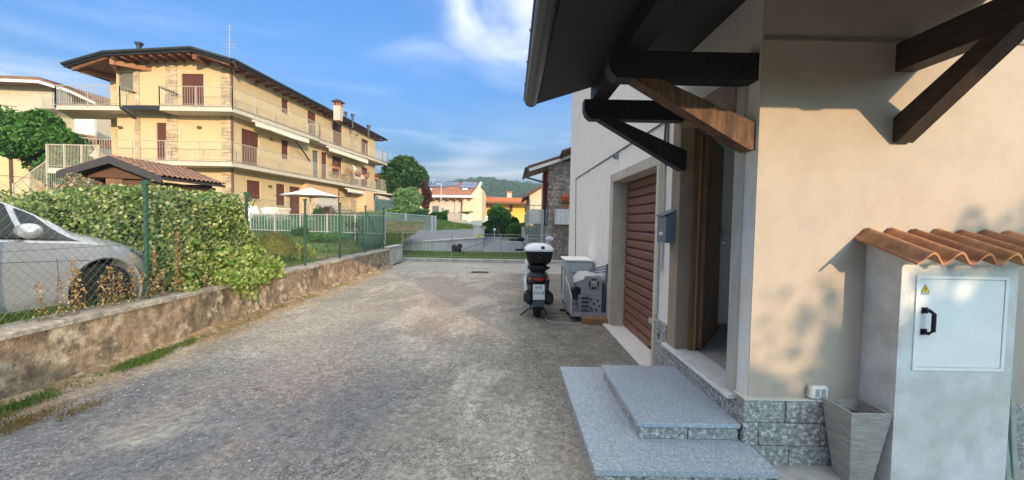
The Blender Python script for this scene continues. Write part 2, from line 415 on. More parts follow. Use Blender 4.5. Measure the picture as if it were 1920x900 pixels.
def leaves(name, P, size, m, parent=None, nrm=None, tilt=.9, kind=None, aspect=.62, seed=1, outward=None):
    """P: (n,3) leaf centres -> one mesh of small folded leaves"""
    g = np.random.default_rng(seed); n = len(P)
    d = g.normal(size=(n, 3)); d[:, 2] += .6
    if nrm is not None: d = nrm*(1/tilt)+g.normal(size=(n, 3))*tilt*.6
    d /= np.linalg.norm(d, axis=1)[:, None]
    a = g.normal(size=(n, 3)); a[:, 2] -= .7; u = a-(a*d).sum(1)[:, None]*d; u /= np.linalg.norm(u, axis=1)[:, None]
    w = np.cross(d, u); sz = size*g.uniform(.6, 1.35, n)[:, None]
    V = np.stack([P-u*sz*.5, P+w*sz*.5*aspect+d*sz*.12, P+u*sz*.6, P-w*sz*.5*aspect+d*sz*.12], 1).reshape(-1, 3)
    off = np.array(wloc(parent)) if parent else np.zeros(3)
    V = V-off
    me = bpy.data.meshes.new(name); me.vertices.add(4*n); me.vertices.foreach_set('co', V.ravel())
    me.loops.add(4*n); me.loops.foreach_set('vertex_index', np.arange(4*n)); me.polygons.add(n)
    me.polygons.foreach_set('loop_start', np.arange(n)*4); me.polygons.foreach_set('loop_total', np.full(n, 4)); me.update(calc_edges=True)
    return link(name, me, m, parent, kind)
def blob(c, r, n, seed, lobes=14, core=.35):
    """leaf centres spread over irregular lobes of a crown"""
    g = np.random.default_rng(seed); c = np.array(c, float); r = np.array(r, float)
    L = g.normal(size=(lobes, 3)); L /= np.linalg.norm(L, axis=1)[:, None]; L = c+L*r*g.uniform(.35, .78, (lobes, 1)); lr = g.uniform(.30, .50, lobes)
    i = g.integers(0, lobes, n); d = g.normal(size=(n, 3)); d /= np.linalg.norm(d, axis=1)[:, None]
    rad = g.uniform(core, 1.05, n)**.5
    return L[i]+d*r*(lr[i]*rad)[:, None]
def tree(label, base, h, crown_c, crown_r, n, size, m, seed, lobes=14, name='tree', cat='tree', group=None, tr=.16, trunk=True, parts=1):
    base = Vector(base); t = thing(name, label, cat, base, group); g = random.Random(seed)
    if trunk:
        mb = MB(); top = Vector(crown_c)+Vector((0, 0, crown_r[2]*.3))
        pts = [base-Vector((0, 0, .3))]+[base.lerp(top, k/5)+Vector((g.uniform(-.1, .1), g.uniform(-.1, .1), 0)) for k in range(1, 6)]
        mb.tube(pts, [tr*(1.2-k*.18) for k in range(6)], 8)
        for k in range(9):
            p = pts[2+k % 3]; q = Vector(crown_c)+Vector((g.uniform(-1, 1)*crown_r[0]*.7, g.uniform(-1, 1)*crown_r[1]*.7, g.uniform(-.4, .8)*crown_r[2]))
            mb.tube([p, p.lerp(q, .5)+Vector((0, 0, .15)), q], [tr*.45, tr*.28, tr*.1], 6)
        mb.build('trunk', bark, t, smooth=True)
    leaves('crown', blob(crown_c, crown_r, n, seed, lobes), size, m, t, seed=seed)
    return t
def holes_wall(mb, o, e, nrm, U, Z, holes, th):
    """wall panel: origin o, unit along e, outward normal nrm, extents U, Z, holes [(u0,u1,z0,z1)], thickness th inward"""
    o = Vector(o); e = Vector(e); nrm = Vector(nrm)
    us = sorted({U[0], U[1], *[h[0] for h in holes], *[h[1] for h in holes]}); zs = sorted({Z[0], Z[1], *[h[2] for h in holes], *[h[3] for h in holes]})
    us = [u for u in us if U[0] <= u <= U[1]]; zs = [z for z in zs if Z[0] <= z <= Z[1]]
    def solid(i, j):
        if i < 0 or j < 0 or i >= len(us)-1 or j >= len(zs)-1: return False
        u = (us[i]+us[i+1])/2; z = (zs[j]+zs[j+1])/2
        return not any(h[0] < u < h[1] and h[2] < z < h[3] for h in holes)
    def P(u, z, d): return o+e*u+Vector((0, 0, z))-nrm*d
    for i in range(len(us)-1):
        for j in range(len(zs)-1):
            if not solid(i, j): continue
            a, b, c, d = us[i], us[i+1], zs[j], zs[j+1]
            mb.add([P(a, c, 0), P(b, c, 0), P(b, d, 0), P(a, d, 0)], [(0, 1, 2, 3)])
            mb.add([P(a, c, th), P(b, c, th), P(b, d, th), P(a, d, th)], [(3, 2, 1, 0)])
            for (ii, jj, q) in ((i-1, j, (P(a, c, 0), P(a, d, 0), P(a, d, th), P(a, c, th))), (i+1, j, (P(b, d, 0), P(b, c, 0), P(b, c, th), P(b, d, th))),
                                (i, j-1, (P(b, c, 0), P(a, c, 0), P(a, c, th), P(b, c, th))), (i, j+1, (P(a, d, 0), P(b, d, 0), P(b, d, th), P(a, d, th)))):
                if not solid(ii, jj): mb.add(q, [(0, 1, 2, 3)])
    return mb
# ================================================================ GROUND
FX, FY = 1.55, 2.71          # the near house: long facade on x = FX, short front on y = FY
mb = MB(); 
gx = [-3.98, -2, 0, 2, 6, 14]; gy = [-30, -12, 0, 6, 12, 16.1]
mb.add([(x, y, 0) for y in gy for x in gx], [(j*6+i, j*6+i+1, (j+1)*6+i+1, (j+1)*6+i) for j in range(5) for i in range(5)])
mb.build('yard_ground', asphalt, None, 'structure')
# the country beyond: one big sheet, a little lower
farm = mat('far_ground', (.10, .12, .05), .95, .25, .05, 0, col2=(.16, .15, .09))
mb = MB(); mb.add([(-2500, -400, -1.2), (2500, -400, -1.2), (2500, 3000, -1.2), (-2500, 3000, -1.2)], [(0, 1, 2, 3)]); mb.build('far_ground', farm, None, 'structure')

# loose chips on the near part of the drive
n = 9500; px_ = rng.uniform(-3.9, .45, n); py_ = 1.6+rng.power(1.4, n)*6.5
keep = ((np.sin(px_*2.1+1)+np.sin(py_*1.7+px_)) > -.6); px_, py_ = px_[keep], py_[keep]
mb = MB()
for x, y in zip(px_, py_):
    s = random.uniform(.002, .0065) if random.random() < .85 else random.uniform(.006, .012); a = random.random()*6; c, q = math.cos(a)*s, math.sin(a)*s
    mb.add([(x+c, y+q, 0), (x-q, y+c, 0), (x-c, y-q, 0), (x+q*1.2, y-c, 0), (x, y, s*.9)], [(0, 1, 4), (1, 2, 4), (2, 3, 4), (3, 0, 4)])
chipm = mat('stone_chips', (.33, .32, .30), .9, 0, 5, 0, island=.45)
o = mb.build('gravel', chipm, None, 'stuff'); tag(o, 'loose stone chips scattered over the worn drive', 'gravel')
# earth and dust banked against the foot of the low wall
soilm = mat('dusty_soil', (.33, .23, .13), .97, .3, 6, .9, 45, col2=(.22, .16, .09), patch=(.42, .33, .22), pscale=5)
mb = MB(); rr = []
for i in range(110):
    y = 1.5+i*.12; w = .10+.10*abs(math.sin(y*1.3))+.05*math.sin(y*5.1); h = .035+.03*abs(math.sin(y*2.3+1))
    rr.append([(-4.06, y, h*1.3), (-4.06+w*.5, y, h*.8+random.uniform(-.004, .004)), (-4.06+w, y, .006), (-4.06+w*1.05, y, -.01)])
mb.loft(rr, closed=False, cap=False); o = mb.build('soil_strip', soilm, None, 'structure', smooth=True)

# drain cover
t = thing('drain_cover', 'rusty iron drain grate set in the far concrete apron', 'drain', at(900, 511, Z=.004))
c = at(900, 511, Z=.0)
rust = mat('rusty_iron', (.09, .06, .045), .8, .3, 12, .2, 50)
mb = MB(); mb.box((c.x-.26, c.y-.17, .002), (c.x+.26, c.y-.14, .016)); mb.box((c.x-.26, c.y+.14, .002), (c.x+.26, c.y+.17, .016)); mb.box((c.x-.26, c.y-.14, .002), (c.x-.23, c.y+.14, .016)); mb.box((c.x+.23, c.y-.14, .002), (c.x+.26, c.y+.14, .016)); mb.build('frame', rust, t)
mb = MB()
for i in range(9): mb.box((c.x-.21+i*.049, c.y-.139, .003), (c.x-.185+i*.049, c.y+.139, .012))
mb.box((c.x-.229, c.y-.139, .0015), (c.x+.229, c.y+.139, .0025)); mb.build('grate', rust, t)

# ================================================================ THE NEAR HOUSE
H = thing('house', 'cream plastered house with open front door, brown garage door and tiled porch roof', 'house', (FX, FY, 0))
D0, D1, DZ0, DZ1 = 2.95, 3.86, .40, 2.42      # door opening along y
G0, G1, GZ1 = 4.50, 6.42, 2.18                # garage opening
YB, ZT = 11.35, 5.9
mb = MB(); holes_wall(mb, (FX, 0, 0), (0, 1, 0), (-1, 0, 0), (FY+.006, YB), (0, ZT), [(D0, D1, .37, DZ1), (G0, G1, -.01, GZ1)], .16)
mb.build('facade_wall', plaster, H)
mb = MB(); mb.box((FX+.003, FY+.0, 0), (6.5, FY+.20, ZT)); mb.build('front_wall', cream, H)
# ends, back, floor and ceiling of the house body
mb = MB(); mb.box((FX+.35, YB-.3, 0), (9, YB-.002, ZT)); mb.build('end_wall', plaster, H)
mb = MB(); mb.box((8.7, FY+.31, 0), (9, YB-.31, ZT)); mb.build('rear_wall', plaster, H)
mb = MB(); mb.prism([(FX-.35, FY-.9, ZT+.05), (FX-.35, YB+.5, ZT+.05), (5.3, YB+.5, ZT+1.6), (5.3, FY-.9, ZT+1.6)], (0, 0, .15)); mb.prism([(5.3, FY-.9, ZT+1.6), (5.3, YB+.5, ZT+1.6), (9.5, YB+.5, ZT+.05), (9.5, FY-.9, ZT+.05)], (0, 0, .15)); mb.build('roof', terracotta, H)
# hall behind the door
mb = MB(); mb.box((FX+.165, 2.75+.27, DZ0-.05), (4.2, 5.2, DZ0+.015)); mb.build('hall_floor', tilefloor, H)
mb = MB(); mb.box((2.9, 3.02, DZ0), (3.0, 4.76, 3.0)); mb.box((FX+.165, 4.6, DZ0), (2.899, 4.72, 3.0)); mb.box((FX+.165, 3.02, 2.95), (2.899, 4.599, 3.0)); mb.box((FX+.165, 2.92, DZ0), (2.899, 3.0, 3.0)); mb.build('hall_wall', interior, H)
mb = MB(); mb.box((2.20, 4.575, 1.45), (2.26, 4.599, 1.52), bev=.004); mb.box((2.275, 4.575, 1.44), (2.37, 4.599, 1.53), bev=.004); mb.build('light_switch', sill_white, H)
mb = MB(); mb.box((FX+.36, 4.585, DZ0+.015), (2.89, 4.599, DZ0+.09)); mb.build('skirting_board', jambstone, H)
# seams: thin cable on the facade, string course on the front
mb = MB(); a, b, c = at(1256, 222, X=FX-.008), at(1080, 335, X=FX-.008), at(1079, 492, X=FX-.008)
mb.tube([a, b, c], .011, 5); mb.build('wall_cable', mat('cable_grey', (.13, .13, .13), .6, 0), H)
mb = MB(); z = 2.715; mb.box((FX+.01, FY-.012, z), (6.5, FY+.02, z+.022)); mb.build('string_course', mat('weathered_seam', (.22, .20, .17), .9, .2, 9), H)
# facade cables left of the door
mb = MB(); p = at(1251, 200, X=FX-.012); mb.tube([(p.x, p.y, 3.1), (p.x, p.y, 2.75), (p.x, p.y+.03, 2.5), (p.x, p.y+.05, 2.2), (p.x, p.y+.04, 2.0)], .012, 6); mb.tube([(p.x, p.y-.05, 3.1), (p.x, p.y-.05, 2.3), (p.x, p.y+.02, 2.1)], .009, 6)
mb.build('cable', mat('cable_grey', (.1, .1, .1)), H)
mb = MB(); mb.tube([(FX-.02, 4.42, .62), (FX-.02, 4.42, 2.22)], .022, 8); mb.tube([(FX-.018, 4.30, 1.10), (FX-.018, 4.31, 2.22)], .014, 8)
mb.tube([(FX-.018, 4.30, 1.10), (FX-.05, 4.33, 1.0), (FX-.05, 4.36, 1.05), (FX-.02, 4.37, 1.5), (FX-.02, 4.37, 2.2)], .009, 6); mb.build('conduit', mat('white_conduit', (.62, .60, .54), .5, .05), H)

# door surround, sill, door leaf
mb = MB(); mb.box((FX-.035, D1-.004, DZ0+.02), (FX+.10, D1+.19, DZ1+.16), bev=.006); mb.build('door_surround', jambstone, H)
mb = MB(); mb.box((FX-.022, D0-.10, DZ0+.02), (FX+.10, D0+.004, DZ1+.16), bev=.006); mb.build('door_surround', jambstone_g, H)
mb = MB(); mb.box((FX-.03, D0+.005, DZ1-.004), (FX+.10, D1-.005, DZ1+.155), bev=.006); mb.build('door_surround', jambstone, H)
mb = MB(); mb.box((FX-.075, D0-.13, DZ0-.012), (FX+.164, D1+.22, DZ0+.019), bev=.004); mb.build('door_sill', sill_white, H)
mb = MB(); mb.box((FX+.085, D1-.045, DZ0+.02), (FX+.15, D1-.006, DZ1-.006)); mb.box((FX+.103, D0+.006, DZ0+.02), (FX+.15, D0+.03, DZ1-.006)); mb.box((FX+.085, D0+.031, DZ1-.05), (FX+.15, D1-.051, DZ1-.006)); mb.build('door_frame', doorwood, H)
# leaf: hinged on the far jamb, swung well inwards
ang = R(55); Mx = Matrix.Translation((FX+.152, D1-.02, 0)) @ Matrix.Rotation(ang, 4, 'Z')
mb = MB(); mb.box((0, -.05, DZ0+.03), (.82, -.002, DZ1-.06), Mx, bev=.004); d = mb.build('door', doorwood, H, fix=True)
mb = MB()
for z0, z1 in ((.55, 1.25), (1.40, 2.22)): mb.box((.14, -.058, z0), (.68, -.051, z1), Mx)
mb.build('panel_moulding', doorwood, d)
mb = MB(); mb.tube([Mx @ Vector((.76, -.05, 1.38)), Mx @ Vector((.76, -.10, 1.38)), Mx @ Vector((.65, -.105, 1.38))], .009, 6); mb.build('handle', chrome, d)
mb = MB(); mb.bar((FX+.125, D1-.055, DZ0+.03), (FX+.125, D1-.055, DZ1-.08), .010, .010); mb.build('door_trim', mat('pale_wood_trim', (.34, .22, .11), .5, .1), H)

# garage: stone surround, threshold, slatted door
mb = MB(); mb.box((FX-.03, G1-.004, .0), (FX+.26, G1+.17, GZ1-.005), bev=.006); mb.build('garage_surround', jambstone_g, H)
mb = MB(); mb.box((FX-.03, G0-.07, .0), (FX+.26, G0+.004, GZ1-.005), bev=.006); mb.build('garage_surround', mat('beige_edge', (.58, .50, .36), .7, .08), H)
mb = MB(); mb.box((FX-.032, G0-.07, GZ1-.004), (FX+.26, G1+.17, GZ1+.12), bev=.006); mb.build('garage_lintel', jambstone_g, H)
mb = MB(); mb.box((FX-.0, G0+.006, .002), (FX+.30, G1-.006, .012)); mb.box((FX-.11, G0-.05, .003), (FX-.001, G1+.15, .022), bev=.003); mb.build('garage_threshold', sill_white, H)
gd = MB(); gd.box((FX+.20, G0+.006, .02), (FX+.23, G1-.006, GZ1-.003)); gd = gd.build('garage_door', mat('door_gap_dark', (.09, .03, .02), .8, .1), H)
NS = 18; sh = (GZ1-.03)/NS
mb = MB(); hh = sh-.012
mb.loft([[(x, y, z) for x, z in ((0, .004), (-.018, .012), (-.022, hh*.3), (-.022, hh*.8), (-.012, hh), (0, hh))] for y in (G0+.008, G1-.008)])
me = None
for i in range(NS):
    if i == 0:
        sl_ = mb.build('slat', garagewood, gd, local=True); sl_.location = Vector((FX+.20, 0, .022))-wloc(gd); me = sl_.data
    else: share('slat', me, None, gd, (FX+.20, 0, .022+i*sh))
mb = MB(); c = Vector((FX+.17, 5.0, .09)); mb.tube([c+Vector((.01, -.06, 0)), c+Vector((-.04, -.05, 0)), c+Vector((-.04, .05, 0)), c+Vector((.01, .06, 0))], .009, 6); mb.build('handle', blackp, gd)
# small lamp / sensor on the facade
p = at(1159, 293, X=FX); t = thing('wall_sensor', 'small grey outdoor sensor on the facade above the garage', 'sensor', p)
mb = MB(); mb.box((p.x-.055, p.y-.03, p.z-.045), (p.x-.001, p.y+.03, p.z+.045), bev=.008); mb.build('housing', greymetal, t); mb = MB(); mb.ell((p.x-.06, p.y, p.z-.01), (.018, .02, .02), 8, 6); mb.build('lens', blackp, t)
# house number tile
p = at(1273.5, 344, X=FX); t = thing('number_plate', 'small white house number tile between mailbox and door', 'number plate', p)
mb = MB(); mb.box((p.x-.010, p.y-.06, p.z-.055), (p.x-.001, p.y+.06, p.z+.055), bev=.003); mb.build('plate', sill_white, t)
def text(name, s, size, m, parent, Mw, ext=.001):
    cu = bpy.data.curves.new(name, 'FONT'); cu.body = s; cu.size = size; cu.extrude = ext; cu.align_x = 'CENTER'; cu.align_y = 'CENTER'; cu.resolution_u = 2
    o = bpy.data.objects.new(name, cu); COL.objects.link(o); dg = bpy.context.evaluated_depsgraph_get(); me = bpy.data.meshes.new_from_object(o.evaluated_get(dg)); bpy.data.objects.remove(o)
    Mw = Matrix.Translation(-wloc(parent)) @ Mw if parent else Mw; me.transform(Mw); me.materials.clear(); return link(name, me, m, parent)
MF = Matrix.Rotation(R(-90), 4, 'Z') @ Matrix.Rotation(R(90), 4, 'X')   # text facing -X
text('number', '17', .085, mat('blue_ink', (.05, .07, .2)), t, Matrix.Translation((p.x-.012, p.y, p.z)) @ MF)
# mailbox
a = at(1243, 410, X=FX-.12); t = thing('mailbox', 'grey blue metal mailbox with sloping lid beside the front door', 'mailbox', (FX, 4.0, 1.36))
y0, y1, z0, z1 = 3.93, 4.16, 1.385, 1.66
mailm = mat('mailbox_blue_grey', (.16, .20, .25), .4, .08, 4, 0, metal=.2)
mb = MB(); mb.prism([(FX-.001, y0, z0), (FX-.12, y0, z0), (FX-.12, y0, z1-.03), (FX-.001, y0, z1+.03)], (0, y1-y0, 0)); mb.build('body', mailm, t)
mb = MB(); mb.prism([(FX-.001, y0-.01, z1+.032), (FX-.14, y0-.01, z1-.026), (FX-.14, y0-.01, z1-.016), (FX-.001, y0-.01, z1+.045)], (0, y1-y0+.02, 0)); mb.build('lid', mailm, t)
mb = MB(); mb.box((FX-.124, y0+.07, z0+.07), (FX-.1205, y1-.07, z0+.1)); mb.build('name_tag', sill_white, t)
mb = MB(); mb.lathe([(.012, 0), (.012, .008)], (FX-.129, y1-.03, z0+.14), 8, 'X'); mb.build('lock', chrome, t)
mb = MB(); mb.box((FX-.03, y0-.07, z0+.05), (FX-.001, y0-.02, z0+.20), bev=.004)
tag_ = mb.build('intercom', mat('intercom_grey', (.14, .14, .14), .4), None); tag(tag_, 'small dark doorbell unit between mailbox and door surround', 'doorbell')

# ---------------- granite plinth: separate blocks over a mortar bed
PL = .44
mb = MB(); mb.box((FX-.012, FY-.014, 0), (FX+.002, D0-.13, PL-.006)); mb.box((FX-.012, D0-.131, 0), (FX+.002, D1+.22, DZ0-.013)); mb.box((FX-.012, D1+.221, 0), (FX+.002, G0-.075, .576)); mb.box((FX-.011, FY-.014, 0), (2.25, FY+.002, PL-.006)); mb.box((3.0, FY-.014, 0), (6.5, FY+.002, PL-.006))
mb.build('mortar_bed', mortar, H)
def block(a, b, parent=H):
    mb = MB(); j = lambda: random.uniform(-.004, .004)
    a = [a[0]+j()*(abs(a[0]-b[0]) < .06), a[1]+j()*(abs(a[1]-b[1]) < .06), a[2]]; mb.box(a, b, bev=.006); return mb.build('granite_block', granite, parent, fix=True)
rows = [(.0, .144), (.148, .292), (.296, PL)]
for r_, (z0, z1) in enumerate(rows):
    x = FX-.036; cuts = [[.30, .42, .40, .5, .44, .6, .5, .4, .5, .5, .6, .5], [.10, .40, .34, .5, .4, .5, .6, .4, .5, .6, .6], [.27, .40, .44, .5, .4, .5, .5, .5, .6, .6]][r_]
    for w_ in cuts:
        if x > 6: break
        x1 = min(x+w_, 6.5)
        if not (x > 2.2 and x1 < 3.0): block((x, FY-.034, z0), (x1-.004, FY-.0145, z1))
        x = x1
    y = FY-.0135; k = 0
    for w_ in ([.34, .36, .38, .37, .33] if r_ % 2 else [.22, .38, .36, .4, .35, .3]):
        if y > G0-.08: break
        y1 = min(y+w_, G0-.076); zz1 = z1 if z1 < DZ0-.02 or y1 <= D0-.13 else DZ0-.014
        if r_ == 2 and y < D0-.13 < y1: y1 = D0-.13
        block((FX-.034, y, z0), (FX-.0125, y1-.006, zz1 if y < D1+.2 else z1)); y = y1
for (z0, z1, ys) in ((.445, .574, [D1+.223, 4.26, G0-.076]),):
    for y0_, y1_ in zip(ys, ys[1:]): block((FX-.034, y0_, z0), (FX-.0125, y1_-.006, z1))
for y0_, y1_ in ((D1+.223, 4.2), (4.2, G0-.076)): pass
mb = MB(); mb.box((FX-.038, FY-.036, PL+.002), (FX-.0, D0-.135, PL+.012)); mb.box((FX-.0, FY-.036, PL+.002), (2.25, FY-.0, PL+.012)); mb.build('plinth_cap', mat('plinth_sealant', (.62, .58, .50), .8, .05), H)

# ---------------- porch roof that turns round the corner
EZ, WZ, OV = 2.63, 3.06, 1.33                 # eave underside height, height at the wall, overhang
ex, ey = FX-OV, FY-OV; YE, XE = 3.93, 2.98    # far end on the facade, right end on the front
sl3 = (WZ-EZ)/OV
roofb = mat('dark_roof_boards', (.034, .028, .026), .7, .25, 4, .2, 30, streak=(1, 6, 1))
P_ = MB()
P_.prism([(ex, ey, EZ), (ex, YE, EZ), (FX-.004, YE, WZ), (FX-.004, FY-.004, WZ)], (0, 0, .035))
P_.prism([(ex, ey, EZ+.0), (XE, ey, EZ), (XE, FY-.004, WZ), (FX-.0, FY-.004, WZ)], (0, 0, .036))
PR = P_.build('porch_roof', roofb, H)
# board joints under the roof: battens running along the eaves, rafters down the slope
mb = MB(); mb.box((.70, ey+.6, 2.648), (.84, YE-.03, 2.79)); mb.build('purlin', darkwood, PR)
mb = MB(); mb.bar((ex+.06, ey+.06, EZ-.04), (FX-.01, FY-.01, WZ-.04), .10, .08); mb.build('hip_rafter', darkwood, PR)
for x in (2.0, 2.5, 2.92):
    mb = MB(); mb.bar((x, ey+.03, EZ-.035), (x, FY-.03, WZ-.035), .07, .06); mb.build('rafter', darkwood, PR)
# rows of roof tiles with wavy ends
def tileprof(w, am, th, n=12):
    top = [(w*i/n, am*math.sin(2*math.pi*i/n)) for i in range(n+1)]
    return [(x, z+th) for x, z in top]+[(x, z) for x, z in top[::-1]]
tw = .20; pr = tileprof(tw, .035, .014)
dn = Vector((-OV, 0, EZ-WZ)).normalized()
mb = MB(); Lr = math.hypot(OV, WZ-EZ)
mb.loft([[Vector((x, 0, z)) for x, z in pr], [Vector((x, .44, z)) for x, z in pr]])
tile_me = mb.build('roof_tile', terracotta, PR, local=True, smooth=True); me = tile_me.data; first = True
def put_tile(origin, along, down):
    """along: direction of the profile; down: down-slope direction"""
    global first
    up = along.cross(down).normalized(); up = up if up.z > 0 else -up
    M3 = Matrix((along, down, up)).transposed()
    o = tile_me if first else share('roof_tile', me, None, PR, (0, 0, 0)); first = False
    o.matrix_basis = Matrix.Translation(Vector(origin)-wloc(PR)) @ M3.to_4x4()
dnf = Vector((-OV, 0, -(WZ-EZ))).normalized(); 
for r_ in range(4):
    x = FX-.40-r_*.325; zz = WZ-sl3*(FX-x)
    for k in range(14):
        y = YE+.05-(k+1)*tw
        if y < FY-(FX-(x-.1))+.02: break
        p = Vector((FX-.02-r_*.325, y, WZ-sl3*(.02+r_*.325)+.085+.012))
        put_tile(p, Vector((0, 1, 0)), dnf)
dns = Vector((0, -OV, -(WZ-EZ))).normalized()
for r_ in range(4):
    for k in range(12):
        x = XE+.05-(k+1)*tw; yy = FY-.02-r_*.325
        if x < FX-(FY-yy)-.1: break
        put_tile(Vector((x, yy, WZ-sl3*(.02+r_*.325)+.085+.012)), Vector((1, 0, 0)), dns)
# hip line tiles and gutters
mb = MB(); mb.tube([(ex-.02, ey-.02, EZ+.13), (FX, FY, WZ+.15)], .085, 8); mb.build('hip_tile', terracotta, PR, smooth=True)
def gutter(a, b, r=.062):
    a, b = Vector(a), Vector(b); d = (b-a).normalized(); s_ = d.cross(Vector((0, 0, 1))); mb = MB()
    rings = []
    for p in (a, b):
        o_ = [p+s_*math.cos(t)*r+Vector((0, 0, math.sin(t)*r)) for t in [math.pi+math.pi*k/8 for k in range(9)]]
        i_ = [p+s_*math.cos(t)*(r-.006)+Vector((0, 0, math.sin(t)*(r-.006))) for t in [math.pi+math.pi*k/8 for k in range(9)][::-1]]
        rings.append(o_+i_)
    mb.loft(rings); mb.tube([a+s_*(-r)+Vector((0, 0, .004)), b+s_*(-r)+Vector((0, 0, .004))], .009, 6); mb.tube([a+s_*r+Vector((0, 0, .004)), b+s_*r+Vector((0, 0, .004))], .009, 6)
    cap = [a+s_*math.cos(math.pi+math.pi*k/8)*r+Vector((0, 0, math.sin(math.pi+math.pi*k/8)*r)) for k in range(9)]; mb.prism(cap, d*.006); mb.prism([v+(b-a)-d*.006 for v in cap], d*.006)
    return mb
gutter((ex-.055, ey-.12, EZ+.035), (ex-.055, YE+.02, EZ+.035)).build('gutter', gutterm, H, smooth=True)
gutter((ex-.10, ey-.055, EZ+.033), (XE+.03, ey-.055, EZ+.033)).build('gutter', gutterm, H, smooth=True)
mb = MB()
for y in (1.6, 2.1, 2.6, 3.1, 3.6): mb.tube([(ex-.118, y, EZ+.05), (ex-.126, y, EZ+.075)], .006, 5)
mb.build('gutter_clip', gutterm, H)
# brackets: beam and brace, one dark at the far end, one catching the sun at the corner, one on the front
def bracket_x(y, m, mbr, L1, zb=2.56, bz=2.04, bx=.62, w=.12):
    mb = MB(); mb.prism([(FX-.001, y-w/2, zb-.085), (FX-L1+.06, y-w/2, zb-.085), (FX-L1+.02, y-w/2, zb-.05), (FX-L1, y-w/2, zb), (FX-L1, y-w/2, zb+.085), (FX-.001, y-w/2, zb+.085)], (0, w, 0)); b_ = mb.build('bracket_beam', m, H)
    mb = MB(); w2 = w*.92
    mb.prism([(FX-.001, y-w2/2, bz), (FX-.001, y-w2/2, bz+.17), (FX-bx, y-w2/2, zb-.087), (FX-bx-.17, y-w2/2, zb-.087), (FX-.04, y-w2/2, bz-.0)], (0, w2, 0)); mb.build('brace', mbr, b_)
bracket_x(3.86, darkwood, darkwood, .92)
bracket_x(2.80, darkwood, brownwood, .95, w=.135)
mb = MB(); w = .12; xB = 2.45; zb = 2.62
mb.prism([(xB-w/2, FY-.001, zb-.085), (xB-w/2, FY-1.14, zb-.085), (xB-w/2, FY-1.2, zb-.03), (xB-w/2, FY-1.2, zb+.085), (xB-w/2, FY-.001, zb+.085)], (w, 0, 0)); b_ = mb.build('bracket_beam', mat('dark_beam', (.05, .035, .025), .6, .35, 4, .3, 30, streak=(6, 1, 6)), H)
mb = MB(); w2 = .105; mb.prism([(xB-w2/2, FY-.001, 2.10), (xB-w2/2, FY-.03, 2.09), (xB-w2/2, FY-.64, zb-.087), (xB-w2/2, FY-.48, zb-.087), (xB-w2/2, FY-.001, 2.25)], (w2, 0, 0)); mb.build('brace', MATS['dark_beam'], b_)

# ---------------- entrance steps
ST = thing('entrance_steps', 'two granite entrance steps in front of the open door', 'steps', (.5, 2.35, 0))
x0, x1, y0, y1 = .50, FX-.037, 2.35, 4.08
mb = MB(); mb.prism([(x0, y0, .13), (FX-.006, y0, .13), (FX-.006, FY-.04, .13), (x1, FY-.04, .13), (x1, y1, .13), (x0, y1, .13)], (0, 0, .032)); lo = mb.build('lower_tread', granite_top, ST)
mb = MB(); mb.box((x0+.03, y0+.03, 0), (x1-.02, y1-.03, .129)); mb.box((x1-.02, y0+.03, 0), (FX-.03, FY-.05, .129)); mb.build('step_core', mortar, ST)
x = x0+.012
for w_ in (.27, .28, .27, .19):
    mb = MB(); mb.box((x, y0+.012, .0), (x+w_-.006, y0+.029, .128), bev=.004); mb.build('riser_block', granite, ST, fix=True); x += w_
y = y0+.03
for w_ in (.36, .42, .45, .45):
    mb = MB(); mb.box((x0+.012, y, 0), (x0+.029, y+w_-.006, .128), bev=.004); mb.build('riser_block', granite, ST, fix=True); y += w_
X0, Y0, Y1 = .845, 2.70, 3.82
mb = MB(); x1 = FX-.040; mb.box((X0, Y0, .243), (x1, Y1, .273), bev=.003); mb.build('upper_tread', granite_top, ST, fix=True)
mb = MB(); mb.box((X0+.03, Y0+.03, .163), (x1-.02, Y1-.02, .242)); mb.build('step_core', mortar, ST)
x = X0+.012
for w_ in (.32, .33):
    mb = MB(); mb.box((x, Y0+.012, .163), (x+w_-.006, Y0+.029, .241), bev=.004); mb.build('riser_block', granite, ST, fix=True); x += w_
y = Y0+.03
for w_ in (.36, .36, .33):
    mb = MB(); mb.box((X0+.012, y, .163), (X0+.029, y+w_-.006, .241), bev=.004); mb.build('riser_block', granite, ST, fix=True); y += w_
# pale footing slab at the foot of the front wall
mb = MB(); mb.box((FX+.09, 1.2, -.02), (5.5, FY-.036, .02)); mb.build('front_paving', mat('pale_concrete', (.44, .43, .40), .9, .15, 4, .3, 60), None, 'structure')

# ---------------- meter cabinet
CX0, CX1, CY0 = 2.27, 2.95, 2.455
C_ = thing('meter_cabinet', 'plastered electricity meter cabinet with white door and small tiled roof', 'cabinet', (2.6, FY, 0))
mb = MB(); o1, o2, z1, z2 = CX0+.085, CX1-.06, .73, 1.285
holes_wall(mb, (0, CY0, 0), (1, 0, 0), (0, -1, 0), (CX0, CX1), (0.02, 1.345), [(o1, o2, z1, z2)], .05)
mb.prism([(CX0, CY0+.0505, 0.02), (CX0, FY-.001, 0.02), (CX0, FY-.001, 1.44), (CX0, CY0+.0505, 1.362), ], (CX1-CX0, 0, 0)); mb.prism([(CX0, CY0, 1.3451), (CX0, CY0+.05, 1.3451), (CX0, CY0+.05, 1.362)], (CX1-CX0, 0, 0))
mb.build('body', concrete, C_)
mb = MB(); f_ = .018
mb.box((o1, CY0-.008, z1), (o2, CY0+.03, z1+f_)); mb.box((o1, CY0-.008, z2-f_), (o2, CY0+.03, z2)); mb.box((o1, CY0-.008, z1+f_+.0005), (o1+f_, CY0+.03, z2-f_-.0005)); mb.box((o2-f_, CY0-.008, z1+f_+.0005), (o2, CY0+.03, z2-f_-.0005)); mb.build('door_frame', whitepaint, C_)
